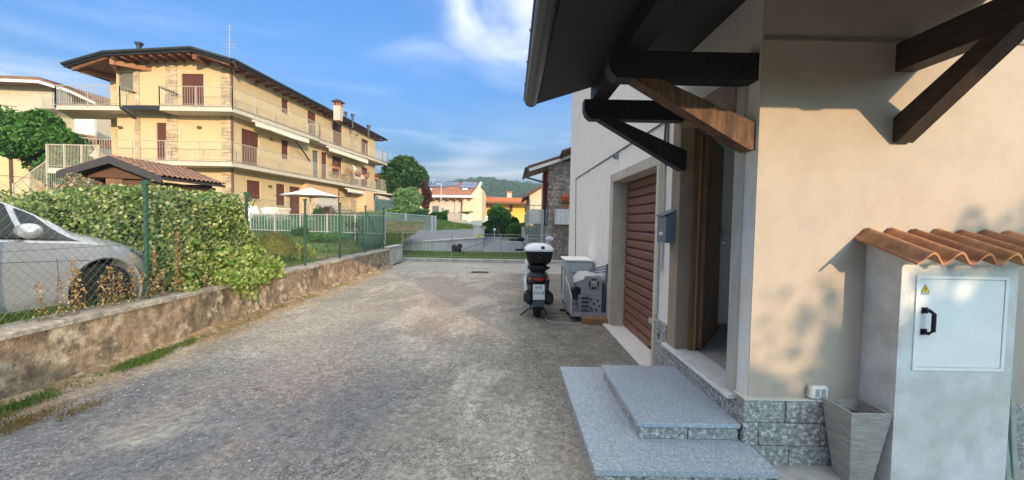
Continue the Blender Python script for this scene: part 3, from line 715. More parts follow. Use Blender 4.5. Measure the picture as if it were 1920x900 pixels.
mb = MB(); mb.box((o1+f_+.002, CY0-.004, z1+f_+.002), (o2-f_-.002, CY0+.02, z2-f_-.003), bev=.002); d_ = mb.build('door', whitepaint, C_, fix=True)
hx = o1+.055; zc = 1.02
mb = MB(); mb.tube([(hx, CY0-.004, zc+.062), (hx, CY0-.035, zc+.066), (hx+.012, CY0-.05, zc+.05), (hx+.012, CY0-.05, zc-.05), (hx, CY0-.035, zc-.066), (hx, CY0-.004, zc-.062)], .011, 8); mb.box((hx-.018, CY0-.009, zc+.045), (hx+.018, CY0-.0045, zc+.08)); mb.box((hx-.018, CY0-.009, zc-.08), (hx+.018, CY0-.0045, zc-.045)); mb.build('handle', blackp, d_)
wx, wz = o1+.052, z2-.075
mb = MB(); mb.prism([(wx-.026, CY0-.005, wz-.022), (wx+.026, CY0-.005, wz-.022), (wx, CY0-.005, wz+.024)], (0, -.0008, 0)); s_ = mb.build('warning_sticker', mat('sticker_black', (.03, .03, .03), .5, 0), d_)
STK = mat('sticker_yellow', (.75, .52, .03), .5, 0)
mb = MB(); mb.prism([(wx-.0205, CY0-.0062, wz-.019), (wx+.0205, CY0-.0062, wz-.019), (wx, CY0-.0062, wz+.0185)], (0, -.0006, 0)); mb.build('sticker_face', STK, C_)
mb = MB(); mb.prism([(wx+.002, CY0-.007, wz+.010), (wx-.006, CY0-.007, wz-.004), (wx-.001, CY0-.007, wz-.004), (wx-.003, CY0-.007, wz-.015), (wx+.006, CY0-.007, wz+.0), (wx+.001, CY0-.007, wz+.0)], (0, -.0006, 0)); mb.build('lightning_mark', MATS['sticker_black'], C_)
text('sticker_print', 'PERICOLO', .011, MATS['sticker_black'], C_, Matrix.Translation((wx, CY0-.0058, wz-.031)) @ Matrix.Rotation(R(90), 4, 'X'), .0004)
# its roof: six S-shaped tiles, running down to the front, each a piece
tw2 = .148
mb = MB(); pr2 = [(tw2*1.12*i/14, .031*math.cos(2*math.pi*i/14*1.12+math.pi*.0)) for i in range(15)]
pr2 = [(x, -.031*math.cos(2*math.pi*x/tw2)) for x, _ in pr2]
def ring(y, th=.013): return [Vector((x, y, z+th)) for x, z in pr2]+[Vector((x, y, z)) for x, z in pr2[::-1]]
mb.loft([ring(0), ring(-.45)]); ra = Vector((0, -1, 0)); tl = mb.build('roof_tile', terracotta, C_, local=True, smooth=True)
rot = math.atan2(.105, .36)
tcols = [mat('terracotta_orange', (.40, .19, .10), .85, .25, 5, .25, 80, patch=(.52, .26, .13), pscale=5), mat('terracotta_brown', (.27, .125, .07), .85, .25, 5, .25, 80, patch=(.36, .17, .09), pscale=5), mat('terracotta_ochre', (.44, .25, .12), .85, .25, 5, .25, 80, patch=(.36, .17, .08), pscale=5)]
for k in range(7):
    if k: 
        mm = tl.data.copy(); o = link('roof_tile', mm, None, C_)
    else: o = tl
    o.data.materials.clear(); o.data.materials.append(tcols[(0, 0, 1, 2, 1, 1, 0)[k]])
    x = CX0-.08+k*tw2
    o.matrix_basis = Matrix.Translation(Vector((x, FY-.004, 1.515+.004*(k % 2)))-wloc(C_)) @ Matrix.Rotation(rot, 4, 'X')
mb = MB(); mb.prism([(CX0-.006, FY-.002, 1.441), (CX0-.006, FY-.002, 1.485), (CX0-.006, CY0-.09, 1.392), (CX0-.006, CY0-.04, 1.362), (CX0-.006, CY0, 1.3455)], (CX1-CX0+.012, 0, 0)); mb.build('mortar_fill', concrete, C_)

# planter
T_ = thing('planter', 'tall tapered grey stone effect planter, empty, beside the meter cabinet', 'planter', (2.12, 2.58, 0.02))
plm = mat('planter_stone', (.46, .425, .385), .9, .14, 6, 1.0, 50, streak=(1, 1, 3.6), patch=(.54, .51, .46), pscale=4)
def sq(cx, cy, hx_, hy_, z): return [Vector((cx-hx_, cy-hy_, z)), Vector((cx+hx_, cy-hy_, z)), Vector((cx+hx_, cy+hy_, z)), Vector((cx-hx_, cy+hy_, z))]
cx, cy = 2.115, 2.555
mb = MB(); g_ = random.Random(3); rings = []
for i in range(15):
    f_ = i/14; h_ = .066+(.119-.066)*f_; rings.append([p+Vector((g_.uniform(-.0015, .0015), g_.uniform(-.0015, .0015), 0)) for p in sq(cx, cy-.01, h_, h_, .021+.45*f_)])
rings += [sq(cx, cy-.01, .119, .119, .476), sq(cx, cy-.01, .104, .104, .476), sq(cx, cy-.01, .098, .098, .38)]
mb.loft(rings); mb.build('pot', plm, T_, smooth=True)
mb = MB(); mb.add(sq(cx, cy-.01, .0985, .0985, .395), [(0, 1, 2, 3)]); mb.build('soil', mat('planter_soil', (.06, .045, .03), .95, .3, 20, .6), T_)
# outdoor socket
p = at(1528, 732, Y=FY); T_ = thing('wall_socket', 'white outdoor socket box low on the cream wall', 'socket', p)
mb = MB(); mb.box((p.x-.058, p.y-.045, p.z-.042), (p.x+.058, p.y-.001, p.z+.042), bev=.01); bd = mb.build('box', sill_white, T_, fix=True)
mb = MB(); mb.box((p.x-.028, p.y-.048, p.z-.024), (p.x+.036, p.y-.0455, p.z+.024)); mb.build('lid_window', mat('socket_lid', (.35, .36, .36), .3, 0), T_)
mb = MB(); mb.box((p.x-.005, p.y-.0505, p.z-.018), (p.x+.004, p.y-.0482, p.z+.018)); mb.box((p.x-.015, p.y-.050, p.z-.056), (p.x+.015, p.y-.02, p.z-.0421)); mb.build('hinge', sill_white, T_)
# leaning pale green boards right of the cabinet
for k, (dx, lean, lab) in enumerate(((3.02, .09, 'pale green painted board leaning just right of the meter cabinet'), (3.13, .05, 'second pale green board, farther right behind the leaning one'))):
    mb = MB(); Mx = Matrix.Translation((dx, 2.50+.06*k, .02)) @ Matrix.Rotation(R(-9+3*k), 4, 'Y'); mb.box((0, 0, 0), (.035, .12, .98-.1*k), Mx, bev=.004); o = mb.build('board', mat('pale_green_paint', (.33, .40, .34), .6, .15, 6), None, fix=True); tag(o, lab, 'board', 'green boards beside the cabinet')

# ================================================================ LOW WALL, GARDEN GROUND, FENCE
WX0, WX1, WT = -4.36, -4.06, .59
LW = thing('garden_wall', 'low stained concrete wall along the left side of the drive', 'wall', (-4.2, 8, 0))
ys = [-4+.3*i for i in range(62)]; mb = MB(); g_ = random.Random(4)
rings = []
for y in ys:
    j = [g_.uniform(-.008, .008) for _ in range(8)]
    rings.append([Vector((WX0, y, 0)), Vector((WX1+.03+j[0], y, 0)), Vector((WX1+.015+j[1], y, .12)), Vector((WX1+j[2], y, .33)), Vector((WX1+j[3], y, WT-.055)), Vector((WX0, y, WT-.055))])
mb.loft(rings); mb.build('wall_body', oldwall, LW)
mb = MB(); rings = []
for y in ys:
    j = [g_.uniform(-.007, .007) for _ in range(6)]
    rings.append([Vector((WX0-.02, y, WT-.0545)), Vector((WX1+.022+j[0], y, WT-.0545)), Vector((WX1+.02+j[1], y, WT-.012+j[2])), Vector((WX1+.0, y, WT+j[3]*.6)), Vector((WX0-.02, y, WT+j[3]*.6))])
mb.loft(rings); mb.build('coping', walltop, LW)
# grey continuation round the corner
t = thing('corner_wall', 'pale grey concrete wall stub at the far end of the stained low wall', 'wall', (-4.1, 15, 0))
mb = MB(); mb.box((-4.32, 14.31, 0), (-4.08, 16.1, .60)); mb.box((-4.34, 14.31, .6005), (-4.05, 16.1, .635)); mb.box((-4.7, 14.2, 0), (-4.37, 16.1, .5)); mb.build('wall_body', mat('grey_concrete_wall', (.38, .37, .35), .9, .15, 3, .3, 50, patch=(.48, .46, .43), pscale=2), t)
# garden ground rising to the left and back
def gz(x, y):
    z = .42 + .10*min(1, max(0, (-5-x)/4))
    k = min(1, max(0, (y-15.5)/3.5)); z = z*(1-k)+.92*k
    k = min(1, max(0, (y-19.6)/2.2)); return z*(1-k)+1.5*k
gxs = [-60, -40, -30, -24, -20, -17, -14, -12, -10, -8, -7, -6, -5, WX0-.0]; gys = [-6, 0, 3, 5, 7, 9, 11, 13, 14.5, 16, 17, 18, 19, 19.6, 20.5, 21.8, 24, 30, 45, 60]
mb = MB(); nx = len(gxs)
mb.add([(x, y, gz(x, y)) for y in gys for x in gxs], [(j*nx+i, j*nx+i+1, (j+1)*nx+i+1, (j+1)*nx+i) for j in range(len(gys)-1) for i in range(nx-1) if not (gys[j] >= 14.5 and gxs[i] >= -4.9) and not (gys[j] >= 21.8 and gxs[i] > -9)])
mb.build('garden_ground', grassbase, None, 'structure', smooth='full')
def blades(name, P, hgt, m, label, cat, seed=3, w=.010, kind='stuff', parent=None):
    g = np.random.default_rng(seed); n = len(P); a = g.uniform(0, 6.28, n); h = hgt*g.uniform(.4, 1.3, n)
    dx, dy = np.cos(a)*w*g.uniform(.6, 1.6, n), np.sin(a)*w*g.uniform(.6, 1.6, n); lx, ly = g.normal(size=n)*h*.45, g.normal(size=n)*h*.45
    V = np.stack([P+np.stack([dx, dy, 0*a], 1), P-np.stack([dx, dy, 0*a], 1), P+np.stack([lx, ly, h], 1)], 1).reshape(-1, 3)
    if parent: V = V-np.array(wloc(parent))
    me = bpy.data.meshes.new(name); me.vertices.add(3*n); me.vertices.foreach_set('co', V.ravel()); me.loops.add(3*n); me.loops.foreach_set('vertex_index', np.arange(3*n)); me.polygons.add(n)
    me.polygons.foreach_set('loop_start', np.arange(n)*3); me.polygons.foreach_set('loop_total', np.full(n, 3)); me.update(calc_edges=True)
    o = link(name, me, m, parent, kind if not parent else None)
    if label: tag(o, label, cat)
    return o
n = 70000; X = rng.uniform(-11, WX0-.02, n); Y = 3+rng.power(.8, n)*16.5
P = np.stack([X, Y, [gz(x, y)-.01 for x, y in zip(X, Y)]], 1); blades('grass', P, .09, grassleaf, 'green grass growing on the garden side of the low wall', 'grass', w=.012)
n = 9000; X = WX0-np.abs(rng.normal(size=n))*.35-.02; Y = rng.uniform(2.6, 5.3, n); P = np.stack([X, Y, [gz(x, y)+.0 for x, y in zip(X, Y)]], 1)
blades('tall_grass', P, .22, grassleaf, 'taller grass along the fence foot below the parked car', 'grass', seed=9)
# grass tufts at the foot of the wall on the drive
def tufts(spots, m, h, name, lab, seed):
    P = []
    g = np.random.default_rng(seed)
    for x, y, r, k in spots:
        q = g.normal(size=(k, 2))*[r*.35, r]; P.append(np.stack([np.maximum(x+q[:, 0], WX1+.03), y+q[:, 1], np.full(k, .02)], 1))
    return blades(name, np.concatenate(P), h, m, lab, 'grass', seed=seed, w=.004)
tufts([(-3.90, 3.32, .18, 900), (-3.95, 3.9, .05, 60), (-3.86, 4.42, .16, 1100), (-3.9, 4.75, .10, 300), (-3.88, 5.1, .1, 350), (-3.95, 6.4, .12, 90), (-3.95, 7.3, .1, 60), (-3.95, 8.2, .2, 120), (-3.96, 9.8, .3, 110), (-3.96, 11.5, .3, 80)], grassleaf, .045, 'grass_tufts', 'green grass tufts in the crack between drive and low wall', 31)
tufts([(-3.55, 3.05, .16, 800), (-3.8, 2.85, .18, 900), (-3.8, 5.6, .3, 260), (-3.9, 6.2, .3, 260), (-3.9, 7.4, .5, 220), (-3.92, 9, .9, 300), (-3.35, 3.3, .1, 200)], dryleaf, .035, 'dry_grass', 'dry yellow grass lying at the edge of the drive', 32)

# chain link fence on the low wall
FXX = -4.2
CF_ = thing('chain_link_fence', 'green chain link fence on top of the low wall', 'fence', (FXX, 8, WT))
posts_y = [1.25, 3.08, 4.93, 6.8, 8.73, 10.5, 12.35, 14.1]
me = None
for y in posts_y:
    if me is None:
        mb = MB(); mb.bar((0, 0, -.16), (0, 0, 1.33), .036, .036); mb.bar((-.03, 0, 1.33), (.03, 0, 1.345), .05, .05); o = mb.build('post', greenpost, CF_, local=True); me = o.data; o.location = (0, y-8, 0)
    else: share('post', me, None, CF_, (FXX, y, WT))
mb = MB(); zb, zt = WT+.01, WT+1.27; step = .062; y0, y1 = .5, 14.1
def clipline(c, s_):   # y = c + s_*(z-zb)
    a, b = c, c+s_*(zt-zb); za, zb_ = zb, zt
    lo, hi = y0, y1
    def zc(yv): return zb+(yv-c)/s_
    if min(a, b) > hi or max(a, b) < lo: return None
    p = [(a, zb), (b, zt)]; q = []
    for yv, zv in p:
        if yv < lo: zv = zc(lo); yv = lo
        if yv > hi: zv = zc(hi); yv = hi
        q.append((yv, zv))
    return q
k = y0-2
while k < y1+2:
    for s_, dx in ((1, .0016), (-1, -.0016)):
        q = clipline(k, s_)
        if q and abs(q[0][0]-q[1][0]) > .02: mb.tube([(FXX+dx+.026, q[0][0], q[0][1]), (FXX+dx+.026, q[1][0], q[1][1])], .00145 if q[0][0] < 9 else .0018, 3, False)
    k += step*1.414
mb.build('mesh', wirem, CF_, 'stuff')
mb = MB()
for z in (zb+.02, (zb+zt)/2, zt): mb.tube([(FXX+.026, y0, z), (FXX+.026, y1, z)], .002, 4, False)
mb.build('line_wire', greenpost, CF_)
mb = MB(); mb.tube([(FXX, 12.38, WT+1.2), (FXX, 14.05, WT+.05)], .018, 6); mb.build('stay', greenpost, CF_)

# ivy hedge: a wing behind the car and a wing on the fence
HZ = 1.85
def hedge_pts(n, seed):
    g = np.random.default_rng(seed); out = []
    m1 = int(n*.52)
    # face of wing 1: x -10.5..-4.6, front at y~6.1 (bulging)
    x = g.uniform(-11, -4.5, m1); z = .45+(HZ-.52)*g.power(1.15, m1)+.09*np.sin(x*2.7)+.06*np.sin(x*7.1); f = 6.12+.20*np.sin(x*3.1)*np.cos(z*3.2)+.12*np.sin(x*8+z*5)
    out.append(np.stack([x, f+np.abs(g.normal(size=m1))*.24-.12*(g.random(m1) < .12)+(z > HZ-.15)*g.uniform(0, .9, m1), z], 1))
    m2 = int(n*.14); x = g.uniform(-11, -4.3, m2); out.append(np.stack([x, g.uniform(6.1, 7.3, m2), HZ-.11+.05*g.normal(size=m2)+.09*np.sin(x*2.7)+.06*np.sin(x*7.1)], 1))
    m3 = n-m1-m2; y = g.uniform(5.35, 7.2, m3); top = HZ+.04-1.7*np.clip(y-6.6, 0, 1)**1.5+.05*np.sin(y*6)
    z = .50+(top-.5)*g.power(1.1, m3); xx = -4.20+.04*np.clip((y-5.6)*2, 0, 1)+.10*np.sin(y*4.3)*np.cos(z*3.7)+.05*np.sin(y*11+z*7)+.06*np.clip(1.4-z, 0, 1)
    out.append(np.stack([xx-np.abs(g.normal(size=m3))*.17-(z > top-.12)*g.uniform(0, .8, m3), y, z], 1)); m4 = int(n*.10); x = g.uniform(-5.5, -4.2, m4); z = .5+(HZ-.45)*g.power(1.1, m4); out.append(np.stack([x, 5.36+.10*np.sin(x*9)*np.cos(z*5)+np.abs(g.normal(size=m4))*.13, z], 1)); return np.concatenate(out)
hd = thing('hedge', 'thick variegated ivy hedge smothering the fence behind the parked car', 'hedge', (-6.5, 6.8, .45))
leaves('foliage', hedge_pts(60000, 5), .052, ivyleaf, hd, seed=5, aspect=.8)
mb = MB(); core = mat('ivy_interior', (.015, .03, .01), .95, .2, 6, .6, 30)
def lump(mb, x0, x1, y0, y1, z0, z1, nx_=14):
    rings = []
    g = random.Random(8)
    for i in range(nx_+1):
        f_ = i/nx_; x = x0+(x1-x0)*f_; y = y0+(y1-y0)*f_
        rings.append((x, y))
    return rings
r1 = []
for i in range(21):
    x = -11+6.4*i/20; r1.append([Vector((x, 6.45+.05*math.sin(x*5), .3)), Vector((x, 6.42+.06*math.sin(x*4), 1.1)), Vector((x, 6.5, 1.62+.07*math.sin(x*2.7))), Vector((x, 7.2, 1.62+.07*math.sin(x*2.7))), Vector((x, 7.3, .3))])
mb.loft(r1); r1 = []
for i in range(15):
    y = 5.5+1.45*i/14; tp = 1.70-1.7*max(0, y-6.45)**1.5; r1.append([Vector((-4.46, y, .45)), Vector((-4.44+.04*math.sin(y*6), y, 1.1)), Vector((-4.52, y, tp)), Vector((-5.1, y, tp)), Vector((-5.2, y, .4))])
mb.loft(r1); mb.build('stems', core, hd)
# bright creeper hanging over the wall
g = np.random.default_rng(77); n = 3000; y = 5.9+1.38*g.random(n)**.9; tpz = 1.05-.32*np.clip(y-6.6, 0, 2); low = .40+.30*np.abs(y-6.5)**1.1*(1+.6*(y < 6.5)); low = low+.10*np.sin(y*17)*(y > 6.2)
z = low+(tpz-low)*g.random(n)**1.15; bul = np.clip(.95-z, 0, .5)
cr = thing('creeper', 'bright green creeper spilling over the low wall towards the drive', 'climbing plant', (-4.1, 6.6, .6))
leaves('foliage', np.stack([-4.10-.10+.24*g.random(n)+.10*np.sin(y*7)*bul+.10*(z > .55)*(z < .8), y+.05*g.normal(size=n), z+.03*g.normal(size=n)], 1), .066, brightleaf, cr, seed=78, aspect=.85)
mb = MB()
for k in range(9):
    y = 6.15+k*.14; mb.tube([(-4.25, y, .95), (-4.06, y+.05, .72), (-4.0, y+.03*(k % 3), (.68-.2*math.exp(-((y-6.55)/.4)**2)))], .005, 4)
mb.build('stems', bark, cr)
# dry climbing stalks against the fence by the car
g = random.Random(12); k = 0
STK_ = ['short dry stalk with pale leaves, leftmost before the car door', 'dry orange stalk in front of the middle of the car door', 'taller dry orange stalk just left of the front wheel', 'bushy orange stalk touching the rear edge of the front wheel', 'low dry stalk over the left part of the front wheel', 'dry stalk right over the front wheel hub', 'short dry stalk over the right part of the front wheel', 'tall dry orange stalk at the front edge of the wheel arch', 'shortest dry stalk between the wheel arch and the green post', 'tall bright orange stalk just right of the green post by the car nose', 'tallest dry stalk, climbing the ivy right of the car', 'dry stalk farthest right, low in the ivy hedge', 'short dry stalk at the foot of the ivy right of the green post']
for (pxx, yb, hh, lush) in ((72, 3.55, .34, 1), (110, 3.85, .36, 1), (133, 4.05, .55, 1), (140, 4.15, .42, 2), (188, 4.42, .32, 2), (203, 4.5, .40, 2), (222, 4.62, .32, 2), (246, 4.74, .52, 2), (262, 4.84, .3, 1), (287, 5.08, .58, 2), (330, 5.42, .8, 2), (382, 5.85, .55, 1), (300, 5.2, .3, 1)):
    y = yb*1.0; base = Vector((FXX+.035, -0+(-(FXX+.035))*800/(957-pxx)*1.0, WT+.005)); 
    desc = ('short' if hh < .38 else 'tall' if hh > .53 else 'medium')
    where = 'in front of the car door' if pxx < 150 else 'in front of the front wheel' if pxx < 240 else 'beside the green post' if pxx < 310 else 'against the ivy hedge'
    t = thing('dry_stalk', STK_[k], 'dry plant', base, 'dried stalks climbing the chain link fence'); k += 1
    for s_ in range(3):
        mb = MB(); pts = [base+Vector((g.uniform(0, .02), g.uniform(-.07, .07)+.02*s_, hh*q*(1-.15*s_))) for q in (0, .3, .6, 1)]; pts[0] = base+Vector((0, .02*s_, 0)); mb.tube(pts, [.003, .0025, .002, .001], 4)
        if s_ == 0: mb.build('stem', bark, t)
        else: mb.build('stem', bark, t)
    q = np.random.default_rng(k); n = int(95*hh*(1+lush)); zz = q.random(n)*hh; P = np.stack([base.x+.015+q.normal(size=n)*.018, base.y+q.normal(size=n)*.035*(1.2-zz/hh), base.z+.02+zz], 1)
    leaves('dry_leaves', P, .026, drystalk, t, seed=k, aspect=.7)
# round bushes in the garden
def bush(label, c, r, n, size, m, seed, cat='bush', group=None, lobes=10, fine=False):
    t = thing('bush', label, cat, (c[0], c[1], c[2]-r[2]), group)
    P = blob(c, r, n, seed, lobes, .2)
    if fine:
        g = np.random.default_rng(seed); d = g.normal(size=(n, 3)); d /= np.linalg.norm(d, axis=1)[:, None]; d[:, 2] = np.abs(d[:, 2])*1.2-.35; P = np.array(c)+d*np.array(r)*g.uniform(.55, 1.05, n)[:, None]
    leaves('foliage', P, size, m, t, seed=seed, aspect=.22 if fine else .62)
    mb = MB(); g = random.Random(seed)
    for k in range(7): mb.tube([Vector((c[0], c[1], c[2]-r[2]-.05)), Vector(c)+Vector((g.uniform(-.6, .6)*r[0], g.uniform(-.6, .6)*r[1], g.uniform(-.1, .6)*r[2]))], [.02, .006], 4)
    mb.build('stems', bark, t); return t
c = at(515, 462, X=-5.05); bush('round olive green broom bush beside the green fence post', (-5.05, c.y, c.z-.02), (.42, .42, .38), 9000, .085, oliveleaf, 40, fine=True)
c = at(560, 455, X=-5.5); bush('small yellow flowering plant behind the olive bush', (-5.6, c.y+.3, .72), (.35, .5, .25), 2500, .04, leafmat('yellow_flowers', [(.12, .22, .04), (.2, .3, .05), (.55, .5, .08), (.1, .2, .03)]), 41)
bush('large dark green shrub growing through the green netting', (-6.1, 17.6, 1.12), (.95, .8, .72), 9000, .07, darkleaf, 42)
for i, (x, y, z, rx, rz, lb) in enumerate(((-8.6, 18.1, .95, .8, .35, 'low dark shrub under the pale railing, left of the large one'), (-7.2, 16.6, .8, .8, .32, 'low dark shrub in front of the large shrub, lower and wider'), (-5.2, 15.9, .78, .5, .28, 'low shrub at the fence corner by the drive'), (-6.4, 14.2, .62, .6, .16, 'flat patch of ground cover leaves near the fence'))):
    bush(lb, (x, y, z), (rx, .6, rz), 3600, .06, (darkleaf, midleaf, darkleaf, paleleaf)[i], 43+i)
# bare earth patch
mb = MB(); mb.add([(-5.7+.9*math.cos(a)*(1+.2*math.sin(3*a)), 12.6+1.2*math.sin(a)*(1+.2*math.cos(2*a)), .455) for a in [2*math.pi*k/20 for k in range(20)]], [tuple(range(20))]); mb.build('earth_patch', soilm, None, 'structure')

# ================================================================ THE PARKED CAR
CAR = thing('parked_car', 'silver hatchback parked behind the chain link fence, nose towards the hedge', 'car', (-4.42, 4.67, .39))
ca = math.atan2(.99, .15); CAR.rotation_euler.z = ca-math.pi/2   # local +y forward, +x towards the drive; origin on ground below front hub, near side plane x=0
WD = 1.74; RH = .31
# stations: s, half width at shoulder, z bottom, z shoulder(belt), z top centre, half width of roof
st = [(.70, .48, .30, .50, .54, .40), (.64, .66, .22, .62, .66, .50), (.50, .78, .19, .72, .76, .60), (.30, .84, .18, .79, .84, .66), (.05, .87, .18, .84, .91, .68), (-.15, .87, .18, .87, .97, .66), (-.25, .87, .18, .88, 1.03, .65),
      (-.55, .87, .18, .90, 1.22, .62), (-.85, .87, .18, .92, 1.36, .58), (-1.15, .87, .18, .93, 1.44, .56), (-1.6, .87, .18, .94, 1.49, .56), (-2.2, .87, .18, .95, 1.48, .56), (-2.8, .87, .18, .97, 1.43, .55), (-3.15, .85, .20, .98, 1.30, .53), (-3.32, .82, .26, .92, 1.05, .55), (-3.38, .76, .34, .7, .75, .5)]
def catm(k, f_):
    n = len(st); p = [st[max(0, min(n-1, k+i))] for i in (-1, 0, 1, 2)]
    return [ .5*((2*p[1][i])+(-p[0][i]+p[2][i])*f_+(2*p[0][i]-5*p[1][i]+4*p[2][i]-p[3][i])*f_*f_+(-p[0][i]+3*p[1][i]-3*p[2][i]+p[3][i])*f_**3) for i in range(6)]
def section(v):
    s_, w, zb_, zs, zt_, wr = v; cx = -.87
    half = [(0, zb_), (w*.80, zb_), (w*.95, zb_+.05), (w*.985, zb_+.17), (w, (zb_+zs)/2+.02), (w*.99, zs-.12), (w*.965, zs-.02), (w*.93, zs+.005), (wr+(w*.93-wr)*.42, zs+(zt_-zs)*.52), (wr, zt_-(zt_-zs)*.06), (wr*.86, zt_-.012*(zt_ > 1.1)), (wr*.5, zt_), (0, zt_+.008)]
    return [Vector((cx+x, s_, z)) for x, z in half]+[Vector((cx-x, s_, z)) for x, z in half[-2:0:-1]]
rings = []
for k in range(len(st)-1):
    for f_ in (0, .25, .5, .75): rings.append(section(catm(k, f_)))
rings.append(section(st[-1])); 
mb = MB(); mb.loft(rings); body = mb.build('body', silver, CAR, smooth=True, local=True)
def boolcut(o, cutter):
    m = o.modifiers.new('b', 'BOOLEAN'); m.object = cutter; m.operation = 'DIFFERENCE'; m.solver = 'EXACT'; m.use_self = True
    bpy.context.view_layer.update(); dg = bpy.context.evaluated_depsgraph_get(); dg.update(); me = bpy.data.meshes.new_from_object(o.evaluated_get(dg)); o.modifiers.clear()
    me.materials.clear(); me.materials.append(silver); o.data = me; o.data.polygons.foreach_set('use_smooth', [True]*len(me.polygons)); me.set_sharp_from_angle(angle=R(38)); bpy.data.objects.remove(cutter)
for ys_ in (0, -2.56):
    mb = MB(); mb.lathe([(.355, -.30), (.355, .12)], (0, ys_, RH+.02), 36, 'X'); c_ = mb.build('cut', None, CAR, local=True, fix=True); boolcut(body, c_)
    mb = MB(); mb.lathe([(.355, -1.98), (.355, -1.45)], (0, ys_, RH+.02), 36, 'X'); c_ = mb.build('cut', None, CAR, local=True, fix=True); boolcut(body, c_)
wellm = mat('wheel_well', (.008, .008, .009), .95, 0)
for ys_ in (0, -2.56):
    for xs in (0, -1.74):
        sg = 1 if xs == 0 else -1
        mb = MB(); mb.lathe([(.358, -.26*sg), (.34, -.255*sg), (.34, -.25*sg)], (xs, ys_, RH+.02), 24, 'X', True); mb.build('wheel_arch', wellm, body, local=True)
        w_ = MB(); w_.lathe([(.20, -.225*sg), (.285, -.225*sg), (.31, -.20*sg), (.31, -.06*sg), (.285, -.035*sg), (.215, -.035*sg)], (xs, ys_, RH), 36, 'X'); wh = w_.build('wheel', tyrem, CAR, local=True, smooth=True)
        r_ = MB(); r_.lathe([(.213, -.2*sg), (.213, -.045*sg), (.2, -.04*sg), (.195, -.07*sg), (.195, -.1*sg)], (xs, ys_, RH), 30, 'X'); r_.lathe([(.05, -.1*sg), (.05, -.05*sg), (.03, -.045*sg)], (xs, ys_, RH), 12, 'X')
        for k in range(5):
            a = 2*math.pi*k/5+.3
            for da in (-.12, .12):
                r_.bar((xs-.06*sg, ys_+math.cos(a)*.04, RH+math.sin(a)*.04), (xs-.055*sg, ys_+math.cos(a+da)*.2, RH+math.sin(a+da)*.2), .028, .03, (1, 0, 0))
        r_.build('rim', mat('alloy_rim', (.22, .23, .24), .35, .05, 5, 0, metal=.8), wh, local=True, smooth=True)
# side windows, near side, following the body
def side_pt(s_, h, off=.004, far=False):
    for k in range(len(st)-1):
        if st[k][0] >= s_ >= st[k+1][0]: v = catm(k, (st[k][0]-s_)/(st[k][0]-st[k+1][0])); break
    _, w, zb_, zs, zt_, wr = v; pts = [(w*.93, zs+.005), (wr+(w*.93-wr)*.42, zs+(zt_-zs)*.52), (wr, zt_-(zt_-zs)*.06)]
    if h < .5: q = h/.5; x = pts[0][0]*(1-q)+pts[1][0]*q; z = pts[0][1]*(1-q)+pts[1][1]*q
    else: q = (h-.5)/.5; x = pts[1][0]*(1-q)+pts[2][0]*q; z = pts[1][1]*(1-q)+pts[2][1]*q
    return Vector((-.87+(x+off)*(-1 if far else 1), s_, z+off*.4))
def window(sa, sb, name, far=False, top0=.96, fr=0.):
    mb = MB(); n = 8; V = []
    for i in range(n+1):
        s_ = sa+(sb-sa)*i/n; tt = top0 if sa < -.64 else min(top0, .06+(.9)*i/n*1.6)
        for h in (0.06, .5*tt, tt): V.append(side_pt(s_, h, .005, far))
    mb.add(V, [(i*3+j, (i+1)*3+j, (i+1)*3+j+1, i*3+j+1) for i in range(n) for j in range(2)]); return mb.build(name, carglass, CAR, local=True, smooth=True)
for far in (False, True):
    window(-.24, -.62, 'quarter_window', far, .92); window(-.68, -1.72, 'side_window', far, .93); window(-1.80, -2.6, 'side_window', far, .93)
    mb = MB(); V = [side_pt(-.36-.0*i, .02, .006, far) for i in range(1)]
    a_ = [side_pt(s_, 0.0, .007, far) for s_ in (-.18, -.6, -1, -1.5, -2, -2.7)]; b_ = [side_pt(s_, .05, .007, far) for s_ in (-.22, -.6, -1, -1.5, -2, -2.7)]
    mb.add(a_+b_, [(i, i+1, i+7, i+6) for i in range(5)]); mb.build('window_trim', blackp, CAR, local=True)
# windscreen
mb = MB(); V = []
for i in range(7):
    s_ = -.28-(1.0-.28)*i/6
    for k in range(len(st)-1):
        if st[k][0] >= s_ >= st[k+1][0]: v = catm(k, (st[k][0]-s_)/(st[k][0]-st[k+1][0])); break
    wr, zt_ = v[5], v[4]
    for x in (-.92, -.5, 0, .5, .92): V.append(Vector((-.87+wr*x, s_, zt_+.009-(.026 if abs(x) > .9 else 0))))
mb.add(V, [(i*5+j, i*5+j+1, (i+1)*5+j+1, (i+1)*5+j) for i in range(6) for j in range(4)]); mb.build('windscreen', carglass, CAR, local=True, smooth=True)
